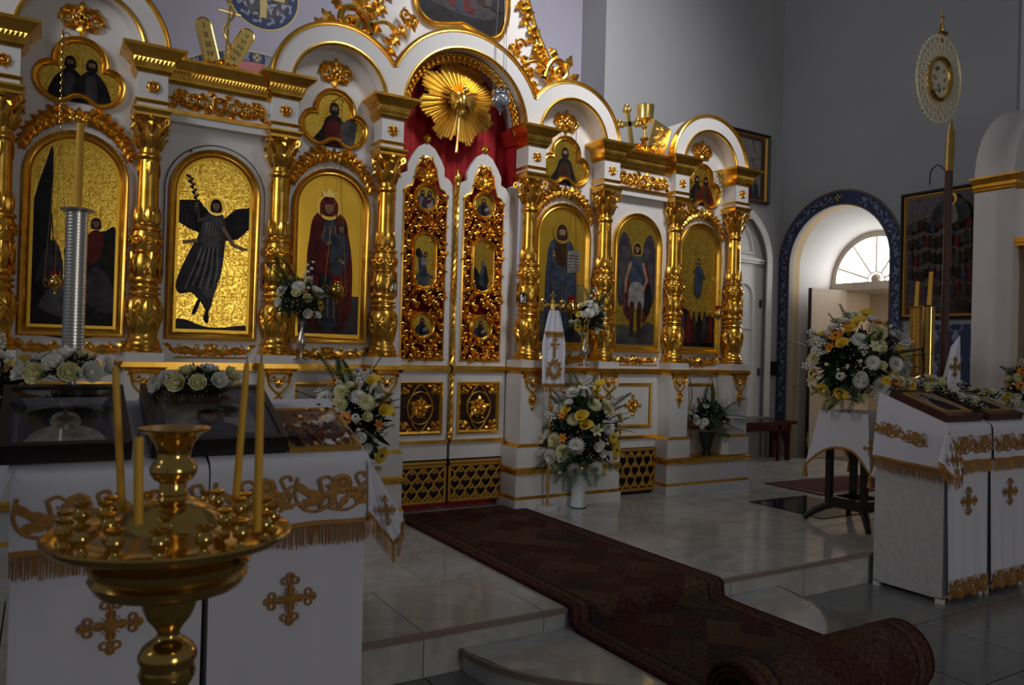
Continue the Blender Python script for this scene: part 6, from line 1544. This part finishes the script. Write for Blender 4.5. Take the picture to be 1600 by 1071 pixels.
def arrangement(lab, c, rad, mix, nleaf, nfern, nbaby, seed, vase=None, sway=Vector((-.45, -.85, .25)), scale=1.0, dark=.5, lsc=1.0, cat='flowers', low=-.55, name='flower_arrangement', loc=None):
    """c: centre, rad: (rx, ry, rz); mix: list of (kind, colour, count, size)"""
    r = random.Random(seed); c = Vector(c); base = Vector(loc) if loc is not None else c-Vector((0, 0, rad[2]*.9))
    t = thing(name, lab, cat, tuple(base), 0, 'flower arrangements'); o = c-base
    def pt(f, bias=True):
        while True:
            d = Vector((r.gauss(0, 1), r.gauss(0, 1), r.gauss(0, 1))).normalized()
            if d.z < low: continue
            if bias and d.dot(sway.normalized()) < -.35 and r.random() < .8: continue
            return Vector((d.x*rad[0], d.y*rad[1], d.z*rad[2]))*f, d
    used = []
    for kind, col, n, s in mix:
        for k in range(n):
            for tr in range(30):
                p_, d = pt(r.uniform(.86, 1.02))
                if all((p_-q).length > .052*scale*s for q in used): break
            used.append(p_); mw = orient((d+sway*.35+Vector((0, 0, .15))).normalized()); mw.translation = o+p_; sc = s*scale*r.uniform(.9, 1.12)
            link('bloom', bloom(kind, col), t, mw=mw @ Matrix.Scale(sc, 4))
    for k in range(nfern):
        p_, d = pt(.55); mw = orient((d+Vector((0, 0, r.uniform(-.2, .4)))).normalized()); mw.translation = o+p_
        link('fern_frond', FERN, t, mw=mw @ Matrix.Scale(scale*r.uniform(1.0, 1.5), 4))
    m = MB()
    for k in range(nleaf):
        p_, d = pt(r.uniform(.35, .86), False); leafblade(m, o+p_*.75, d+Vector((r.uniform(-.7, .7), r.uniform(-.7, .7), r.uniform(-.4, .7))), .09*scale*lsc*r.uniform(.8, 1.5), .034*scale*lsc*r.uniform(.7, 1.3), 0 if r.random() > dark else 1, r)
    for k in range(nleaf//8): p_, d = pt(.9); m.tube([o*.2, o+p_], .002*scale, 4, 1)
    m.build('foliage', ['green', 'green_dark'], t, 60, kind='stuff')
    if nbaby:
        m = MB()
        for k in range(nbaby):
            p_, d = pt(r.uniform(.8, 1.08)); q = o+p_; s_ = .0042*scale*r.uniform(.7, 1.3)
            m.add([q+Vector((s_, 0, 0)), q+Vector((-s_, 0, 0)), q+Vector((0, s_, 0)), q+Vector((0, -s_, 0)), q+Vector((0, 0, s_)), q+Vector((0, 0, -s_))], [(0, 2, 4), (2, 1, 4), (1, 3, 4), (3, 0, 4), (2, 0, 5), (1, 2, 5), (3, 1, 5), (0, 3, 5)])
        m.build('small_white_sprigs', 'petal_white', t, 0, kind='stuff')
    return t
W_, C_, Y_, O_ = 'petal_white', 'petal_cream', 'petal_yellow', 'petal_orange'
def big_mix(k=1.0): return [(a_, b_, int(n_*k*1.25), s_*.88) for a_, b_, n_, s_ in [('mum', W_, 9, 1.45), ('mum', C_, 5, 1.35), ('gerbera', Y_, 5, 1.4), ('gerbera', O_, 4, 1.2), ('rose', W_, 9, 1.0), ('rose', C_, 6, 1.0), ('stock', W_, 9, 1.3), ('calla', Y_, 4, 1.2), ('lily', C_, 4, 1.0), ('bud', C_, 10, 1.0), ('lily', O_, 2, .8)]]
# large arrangement on the cloth-covered stand
arrangement('large yellow and white flower arrangement on the stand before the arch', (2.68, -1.58, 1.22), (.36, .36, .37), big_mix(1.35), 560, 24, 260, 21, scale=1.05, low=-.75, loc=(2.68, -1.58, .865))
# tall vase arrangement in front of the screen
vs_ = P(903, 793, z=0.0); vx, vy = vs_.x, vs_.y
arrangement('dark leafy yellow and white flower arrangement in the white floor vase', (vx-.01, vy-.06, .59), (.33, .28, .40), big_mix(1.1), 560, 26, 420, 33, scale=1.0, low=-.8, loc=(vx, vy, .27))
t = thing('floor_vase', 'tall white china vase standing on the marble floor', 'vase', (vx, vy, 0)); m = MB(); m.lathe([(.055, 0), (.062, .006), (.064, .02), (.058, .06), (.056, .16), (.060, .25), (.070, .275), (.066, .275), (.05, .24), (.045, .02)], 28, cap=False); m.lathe([(.0, .004), (.055, .004)], 28, cap=False); m.build('body', 'china', t)
m = MB(); m.lathe([(.0655, .0), (.066, .004), (.0655, .008)], 28, cap=False); m.build('foot_rim', 'dark_wood', t)
# left arrangement between lectern and doors
arrangement('yellow lily and white flower arrangement behind the left lectern by the doors', (-.96, -.40, .74), (.26, .26, .36), big_mix(.95), 380, 14, 240, 45, scale=1.0, low=-.9, loc=(-.96, -.40, .42))
t = thing('floor_vase', 'white floor vase hidden behind the left lectern', 'vase', (-.96, -.40, 0)); m = MB(); m.lathe([(.06, 0), (.07, .05), (.065, .35), (.075, .43), (.07, .43), (.05, .1)], 20, cap=False); m.build('body', 'china', t)
# vases on the ledge
for (u, v, ub, vb, lab, vl, sd) in ((468, 468, 470, 563, 'small bouquet with white orchid sprig before the icon of the crowned woman', 'slender silver vase on the ledge left of the doors', 51), (917, 498, 912, 572, 'small bouquet with white flowers before the icon of the man with a book', 'slender silver vase on the ledge right of the doors', 57)):
    q = P(u, v, y=-.16); b_ = P(ub, vb, y=-.16); zt = 1.187 if False else 1.13
    t = thing('ledge_vase', vl, 'vase', (b_.x, -.16, b_.z), 0, 'silver vases on the ledge'); m = MB(); m.lathe([(.045, 0), (.045, .006), (.012, .02), (.007, .05), (.010, .07), (.030, .10), (.034, .13), (.020, .17), (.010, .20), (.012, .23), (.022, .26), (.018, .26)], 18, cap=False); m.build('body', 'silver', t)
    m = MB(); m.lathe([(.0455, 0), (.046, .003), (.0455, .006)], 18); m.build('foot_rim', 'silver_dark', t)
    arrangement(lab, (q.x, -.17, q.z-.02), (.15, .12, .16), [('mum', W_, 3, 1.1), ('rose', C_, 4, .9), ('rose', W_, 4, .9), ('lily', O_, 1, .8), ('gerbera', Y_, 2, .9), ('stock', W_, 3, 1.0), ('bud', C_, 3, .9)], 150, 8, 120, sd, scale=.85, loc=(b_.x, -.16, b_.z+.25))
    m = MB(); p0 = Vector((q.x+.03, -.16, q.z+.05)); r_ = random.Random(sd)
    m.tube([p0, p0+Vector((.0, 0, .12)), p0+Vector((.03, 0, .22))], .0025, 4)
    for k in range(9): pp = p0+Vector((.0+.003*k, -.01, .03+.022*k)); m.ball(tuple(pp+Vector((r_.uniform(-.03, .03), 0, 0))), .016-.0008*k, 1, 6, 4, (1.2, .6, .9))
    tag(m.build('orchid_sprig', ['green_pale', 'petal_white']), 'upright white orchid sprig '+('left' if sd == 51 else 'right')+' of the double doors', 'flower')
# niche arrangement at the far right bay
arrangement('small white and orange bouquet in the far right niche', (2.68, -.03, .68), (.23, .13, .16), [('mum', W_, 5, 1.0), ('gerbera', O_, 1, 1.2), ('rose', W_, 5, .9), ('stock', W_, 5, 1.0), ('bud', C_, 3, .9)], 170, 10, 100, 61, scale=.85, loc=(2.68, -.03, .52))
t = thing('niche_vase', 'dark green vase in the far right niche', 'vase', (2.66, -.03, .332)); m = MB(); m.lathe([(.05, 0), (.05, .01), (.035, .03), (.055, .10), (.075, .20), (.07, .20), (.03, .04)], 18, cap=False); m.build('body', 'green_dark', t)
m = MB(); m.lathe([(.074, .195), (.078, .20), (.074, .205)], 18); m.build('rim', 'green_dark', t)
# ribbons hanging behind the niche bouquet
for dx in (-.13, .16):
    m = MB(); q = Vector((2.60+dx, .035, 1.08)); m.tube(catmull([q, q+Vector((.03, -.02, -.2)), q+Vector((-.02, -.03, -.38)), q+Vector((.03, -.03, -.62))], 5, False), .007, 5)
    tag(m.build('gold_cord', 'gold_paint'), 'gold cord hanging in the far right niche, '+('left' if dx < 0 else 'right')+' one', 'cord', 'gold cords in the niche')
# wreaths lying on the icon cases
wm = [('rose', W_, 6, 1.1), ('rose', C_, 4, 1.1), ('rose', W_, 3, .8)]
q = P(103, 574, y=-2.33); arrangement('low spray of white and yellow roses on the far left icon case', (q.x, -2.33, q.z-.02), (.13, .06, .045), wm, 150, 0, 420, 71, scale=.8, lsc=.62, low=-.1, loc=(q.x, -2.33, q.z-.06), name='flower_spray')
q = P(312, 590, y=-2.33); arrangement('low spray of white and yellow roses with ferns on the second icon case', (q.x, -2.33, q.z-.025), (.14, .06, .04), [('rose', W_, 5, 1.0), ('rose', C_, 4, 1.05), ('bud', Y_, 3, 1.0)], 150, 0, 380, 77, scale=.8, lsc=.62, low=-.1, loc=(q.x, -2.33, q.z-.065), name='flower_spray')
q = P(-32, 625, y=-2.1); arrangement('tall yellow flower arrangement cut by the left edge of the view', (q.x, -2.1, q.z), (.13, .13, .2), big_mix(.5), 200, 8, 80, 83, scale=.7, low=-.9)
q = P(1600, 602, y=-1.95); arrangement('white flower arrangement cut by the right edge of the view', (q.x, -1.95, q.z), (.16, .14, .18), big_mix(.6), 220, 6, 80, 87, scale=.85, low=-.9)
# garland on the right lecterns
def garland(lab, pts, n, seed):
    r = random.Random(seed); path = [Vector(p) for p in catmull([tuple(p) for p in pts], 8, False)]
    t = thing('flower_garland', lab, 'garland', tuple(path[0])); o = -path[0]; m = MB(); mb2 = MB()
    for k in range(n):
        f = r.random()*(len(path)-1.01); i = int(f); c = path[i].lerp(path[i+1], f-i); d = Vector((r.gauss(0, 1)-.3, r.gauss(0, 1)-.8, abs(r.gauss(0, 1))+.3)).normalized()
        if k % 6 == 0: mw = orient(d); mw.translation = c+o+d*.035; link('bloom', bloom(*r.choice((('rose', C_), ('rose', W_), ('mum', Y_), ('rose', C_), ('gerbera', O_), ('mum', C_)))), t, mw=mw @ Matrix.Scale(r.uniform(.6, .85), 4))
        leafblade(m, c+o, d+Vector((r.uniform(-.8, .8), r.uniform(-.8, .8), 0)), r.uniform(.04, .08), .022, k % 2, r)
        for z in range(3): q = c+o+d*r.uniform(.03, .06)+Vector((r.uniform(-.02, .02), r.uniform(-.02, .02), 0)); mb2.ball(tuple(q), .0035, 0, 4, 3)
    m.build('foliage', ['green', 'green_dark'], t, 60, kind='stuff'); mb2.build('small_white_sprigs', 'petal_white', t, 0, kind='stuff')
garland('garland of cream and yellow flowers across the right lectern icons', [(2.00, -2.25, 1.12), (2.2, -2.27, 1.10), (2.36, -2.35, 1.08), (2.42, -2.48, 1.03), (2.44, -2.62, .97)], 170, 5)
garland('second flower garland at the right edge of the view', [(2.45, -2.26, 1.12), (2.62, -2.28, 1.10), (2.8, -2.36, 1.07), (2.9, -2.5, 1.02)], 110, 6)

# ================================================================== banner before the screen
bx_, by_ = P(855, 789, y=-.21).x, -.21
t = thing('church_banner', 'small white banner with gold cross on a thin pole right of the doors', 'banner', (bx_, by_, 0))
zt = P(856, 486, y=-.21).z; zb_ = P(855, 602, y=-.21).z
m = MB(); m.tube([(0, 0, .02), (0, 0, zt+.02)], .011, 8); m.build('pole', 'gold_paint', t)
m = MB(); m.box(-.06, .06, -.05, .05, 0, .035); m.build('foot', 'white_paint', t, 0)
m = MB()
for sg in (1, -1): m.tube(catmull([(0, 0, zt+.01), (sg*.04, 0, zt+.05), (sg*.09, 0, zt+.035), (sg*.115, 0, zt+.06), (sg*.10, 0, zt+.085), (sg*.07, 0, zt+.075)], 5, False), .012, 7)
m.lathe([(.02, zt), (.024, zt+.03), (.015, zt+.06), (.02, zt+.075), (.006, zt+.09)], 12); m.box(-.005, .005, -.005, .005, zt+.09, zt+.16); m.box(-.025, .025, -.005, .005, zt+.12, zt+.131)
m.build('finial', 'gold_bright', t)
m = MB(); rows = []
for j in range(15):
    f = j/14; hw = .045+.07*min(1, f*2.2)**.8-.01*f; rows.append([(-hw+2*hw*k/16, -.026-.012*sin(k*1.2)*(1-.4*f)-.01*f, zt+.005+(zb_-zt)*f) for k in range(17)])
grid(m, rows); m.build('fabric', 'cloth_white', t, 80)
m = MB(lambda p: (p[0], -.05-p[2], p[1])); zc = zt+(zb_-zt)*.5
m.ridge([(.0, zc-.08), (.0, zc+.09)], .009, .004); m.ridge([(-.045, zc+.03), (.045, zc+.03)], .008, .004); m.ridge([(-.025, zc+.065), (.025, zc+.065)], .006, .004)
for k in range(10): a = k*.628; m.leaf(.03*cos(a), zb_+.13+.04*sin(a), a, .05, .03, .003)
m.scroll(-.045, zb_+.09, .025, 1.2, 0, 1, .005, .003); m.scroll(.045, zb_+.09, .025, 1.2, pi, -1, .005, .003)
m.build('embroidery', 'embroidery', t)
m = MB(); fringe(m, [(p[0], p[1]-.003, p[2]+.01) for p in rows[-1]], .07, seed=3); fringe(m, [(p[0], p[1]-.004, p[2]) for p in rows[4]], .05, seed=4); m.build('fringe', 'fringe', t, 0, kind='stuff')

# ================================================================== stand with cloth under the large flowers
tx, ty, th_ = 2.70, -1.60, .86
t = thing('flower_stand', 'dark wooden four-legged stand under the large flower arrangement', 'table', (tx, ty, 0))
m = MB(); m.box(-.20, .20, -.20, .20, th_-.035, th_); m.build('table_top', 'dark_wood', t, 0)
for sx in (-1, 1):
    for sy in (-1, 1):
        m = MB(); m.box(sx*.15-.022, sx*.15+.022, sy*.15-.022, sy*.15+.022, .10, th_-.035); m.build('leg', 'dark_wood', t, 0)
        m = MB(); m.tube([(sx*.15, sy*.15, .13), (sx*.22, sy*.22, .08), (sx*.28, sy*.28, .014)], [.03, .028, .022], 8); m.build('foot', 'dark_wood', t)
for s_ in (-1, 1):
    m = MB(); m.box(-.15, .15, s_*.15-.018, s_*.15+.018, .12, .20); m.build('stretcher', 'dark_wood', t, 0)
    m = MB(); m.box(s_*.15-.018, s_*.15+.018, -.15, .15, .12, .20); m.build('stretcher', 'dark_wood', t, 0)
t = thing('stand_cloth', 'white cloth with pointed tasselled corners on the flower stand', 'cloth', (tx, ty, th_)); m = MB(); n = 24; e = .21
edge = []
for k in range(48):
    a = 2*pi*k/48; mx_ = max(abs(cos(a)), abs(sin(a))); x, y = e*cos(a)/mx_, e*sin(a)/mx_; corner = (min(abs(x), abs(y))/e)**3
    edge.append((x, y, corner))
rows = [[(0, 0, .003)]*49, [(x, y, .003) for x, y, c_ in edge]+[(edge[0][0], edge[0][1], .003)]]
for j in range(1, 7):
    f = j/6; rw = [(x*(1+.06*f+.28*c_*f+.02*f*sin(k*1.7)), y*(1+.06*f+.28*c_*f+.02*f*sin(k*1.7)), -f*(.27+.16*c_)) for k, (x, y, c_) in enumerate(edge)]; rows.append(rw+[rw[0]])
grid(m, rows); m.build('fabric', 'cloth_white', t, 80)
m = MB(); hb_ = rows[-1]; m.tube([Vector(p) for p in hb_[:-1]], .010, 5, closed=True); m.build('gold_braid', 'fringe', t)
for k in (6, 18, 30, 42):
    p_ = Vector(rows[-1][k]); m = MB(); m.lathe([(.004, 0), (.016, -.02), (.012, -.03), (.022, -.09), (.0, -.09)], 10, tuple(p_), cap=False); m.tube([p_+Vector((0, 0, .02)), p_], .003, 4); m.build('tassel', 'fringe', t)
    m = MB(lambda q, a=2*pi*k/48, p_=p_: (p_.x*.97+q[0]*-sin(a)*.8+q[2]*cos(a), p_.y*.97+q[0]*cos(a)*.8+q[2]*sin(a), p_.z*.55+q[1])); emb_cross(m, .06); m.build('cross_embroidery', 'embroidery', t)

# ================================================================== kiosk-like icon shrine at the right
t = thing('icon_shrine', 'white arched shrine with gold cornice and column at the right edge', 'icon shrine', (4.5, -1.8, 0))
KX, KD = 1.5, .34
m = MB(); m.box(0, KX, .0, KD, 0, 2.83); m.build('body', 'white_paint', t, 0)
m = MB(lambda p: (p[0]+KX/2, KD-p[2], p[1])); m.ring(arc(0, 2.93, KX/2, 0, 180, 36), arc(0, 2.93, .47, 0, 180, 36), 0, KD, closed=False); m.plate(arc(0, 2.93, .48, 0, 180, 24), 0, .06); av = m.build('arch', 'white_paint', t, 40)
m = MB(lambda p: (p[0]+KX/2, -p[2], p[1])); m.sweep(arc(0, 2.93, .50, 0, 180, 36), [(.03, 0), (.03, .02), (.01, .03), (-.02, .015), (-.03, 0)], closed=False)
for k in range(26): a = radians(4+172*k/25); m.dome(.55*cos(a), 2.93+.55*sin(a), .018, .025)
o_ = MB(); [m.leaf(.44*cos(radians(a)), 2.93+.44*sin(radians(a)), radians(a)+2.2, .09, .06, .03) for a in range(5, 180, 9)]
m.build('arch_moulding', 'gold', av, 40)
m = MB(); cornice(m, 0, KX, 0, KD, 2.81, True, True, .12); m.build('cornice', 'gold', t, 30)
m = MB(); m.lathe([(.075, .95), (.075, 1.0), (.06, 1.02), (.07, 1.06), (.065, 1.14), (.05, 1.18), (.065, 1.2), (.065, 1.22), (.055, 1.24), (.055, 2.10), (.062, 2.12), (.055, 2.14), (.075, 2.22), (.08, 2.30)], 22, (.14, -.10, 0)); co = m.build('column', 'gold', t)
m = MB(); m.box(.03, .25, -.21, 0, 2.30, 2.33); m.box(.015, .265, -.225, 0, 2.33, 2.37); m.build('abacus', 'gold', co, 0)
m = MB(); m.box(.03, .25, -.2, 0, 2.37, 2.8); eb = m.build('entablature_block', 'white_paint', t, 0)
m = MB(lambda p: (.14+p[0], -.2-p[2], 2.6+p[1])); m.sweep([(-.07, -.10), (.07, -.10), (.07, .10), (-.07, .10)], [(0, 0), (0, .01), (-.012, .012), (-.018, 0)]); m.build('panel_frame', 'gold', eb, 0)
m = MB(); m.box(.0, .28, -.22, 0, 0, .90); m.box(-.01, .29, -.24, 0, .90, .95); m.build('pedestal', 'white_paint', t, 0)
m = MB(); m.tube([(.27, -.05, .95), (.27, -.05, 2.3)], .022, 10); m.build('slim_column', 'gold', t)
m = MB(lambda p: (p[0]+KX/2, -p[2], p[1])); m.sweep([(-.42, 1.0), (.42, 1.0), (.42, 2.7), (-.42, 2.7)], [(0, 0), (0, .04), (-.03, .05), (-.05, .02)]); m.build('icon_frame', 'gold', t, 30)
m = MB(lambda p: (p[0]+KX/2, -p[2], p[1])); m.flat([(-.38, 1.04), (.38, 1.04), (.38, 2.66), (-.38, 2.66)], .003, SC); p = Painter(m); robe(p, 0, 1.1, 1.3, RD, BL); face(p, 0, 2.42, .06, BR); m.build('painting', PAL, t, 0)
# folded embroidered cloth standing behind the garland
q = P(1492, 560, d=5.35); m = MB(); m.add([q+Vector((-.09, 0, -.22)), q+Vector((.08, 0, -.22)), q+Vector((.06, 0, .16)), q+Vector((-.0, .03, .08)), q+Vector((0, .10, -.22))], [(0, 1, 2, 3), (1, 4, 2), (0, 3, 4), (3, 2, 4), (0, 4, 1)])
fc2 = tag(m.build('folded_cloth', 'cloth_white', smooth=0), 'white folded cloth with gold embroidery behind the right garland', 'cloth')
m = MB(lambda p: (q.x+p[0], q.y-.004-p[2], q.z-.06+p[1])); emb_cross(m, .07); m.build('embroidery', 'embroidery', fc2)

# ================================================================== pictures, bench, floor plate, mat
def wall_picture(T, w_, h_, lab, fn, pitch=0):
    t = thing('wall_picture', lab, 'picture', (0, 0, 0), 0, 'dark framed wall pictures'); o = [(-w_/2, -h_/2), (w_/2, -h_/2), (w_/2, h_/2), (-w_/2, h_/2)]
    m = MB(T); m.sweep(o, [(0, 0), (0, .06), (-.02, .065), (-.03, .05)]); m.build('frame', 'dark_wood', t, 0)
    m = MB(T); m.sweep([(x*.94, y*.95) for x, y in o], [(.005, .04), (0, .045), (-.012, .042), (-.022, .028), (-.03, .02)]); m.build('inner_frame', 'gold_paint', t, 20)
    m = MB(T); m.flat([(x*.93, y*.94) for x, y in o], .018, 0); p = Painter(m); p.d = .0185; fn(p, w_, h_); m.build('painting', ['p_scene']+PAL[1:]+['p_fade'], t, 0)
    m = MB(T); m.flat([(x*.9, y*.92) for x, y in o], .03); m.build('glass', 'pane_glass', t, 0)
def pic_a(p, w_, h_):
    p.poly([(-w_*.38, -h_*.4), (w_*.38, -h_*.4), (w_*.38, h_*.4), (-w_*.38, h_*.4)], 13)
    for k in range(7): x = -w_*.3+w_*.1*k; y = -.25+.05*sin(k*2); p.blob([(x-.05, y-.12), (x-.04, y+.05), (x, y+.1), (x+.04, y+.05), (x+.05, y-.12)], (PM, BL, RD, GR, PM, RD, BL)[k]); p.disc(x, y+.12, .022, SK)
    p.blob([(-.08, .08), (-.06, .22), (0, .28), (.06, .22), (.08, .08), (0, .02)], RD); face(p, 0, .30, .03, BR)
def pic_b(p, w_, h_):
    for j in range(6):
        for k in range(15):
            x, y = -w_*.40+w_*.057*k, -h_*.40+h_*.125*j+.02*sin(k*1.7+j); p.blob([(x-.026, y-.05), (x-.022, y+.03), (x, y+.05), (x+.022, y+.03), (x+.026, y-.05)], (RD, BR, BR, PM, BL, BR, GR, RD, DK, BR, PM)[(k*3+j*5) % 11]); p.disc(x, y+.062, .016, BR); p.disc(x, y+.062, .010, SK)
    p.blob([(-.2, .36), (-.14, .52), (0, .58), (.14, .52), (.2, .36), (0, .30)], GR)
    p.blob([(-.07, .32), (-.05, .48), (0, .53), (.05, .48), (.07, .32)], PL); face(p, 0, .56, .03, BR)
wall_picture(FR(4.55, WY, 3.635), 1.10, .875, 'dark framed crowd picture high on the wall behind the right arch', pic_a)
wall_picture(FL(WX, -.80, 2.405), 1.12, 1.38, 'large dark framed gold picture of many figures on the right wall', pic_b)
t = thing('bench', 'dark red wooden bench against the wall by the white arched door', 'bench', (4.55, 1.20, 0))
m = MB(); m.box(-.72, .72, -.18, .20, .445, .485); m.build('seat', 'red_wood', t, 0)
m = MB(); m.box(-.66, .66, -.14, -.115, .37, .445); m.build('apron', 'red_wood', t, 0)
for sx in (-1, 1):
    m = MB(lambda p: (sx*.62-.02+p[2], p[0], p[1])); m.plate([(-.15, 0), (-.09, 0), (-.085, .2), (-.04, .28), (.04, .28), (.085, .2), (.09, 0), (.15, 0), (.15, .445), (-.15, .445)], 0, .04); m.build('leg', 'red_wood', t, 0)
    m = MB(); m.box(sx*.45-.02, sx*.45+.02, -.14, -.10, .0, .445); m.build('leg_post', 'red_wood', t, 0)
m = MB(); m.box(2.56, 3.3, -1.39, -.65, 0.0005, .006); tag(m.build('floor_plate', 'hatch_glass', smooth=0), 'dark glossy square plate let into the marble floor', 'floor plate')
m = MB(); m.box(3.45, 4.9, -.75, -.05, .001, .012); mt = tag(m.build('floor_mat', 'mat_red', smooth=0), 'dark red mat on the floor before the arch', 'mat')
m = MB(); m.sweep([(3.47, -.73), (4.88, -.73), (4.88, -.07), (3.47, -.07)], [(0, .0125), (-.05, .0125)]); m.build('mat_border', 'brown_wood', mt, 0)
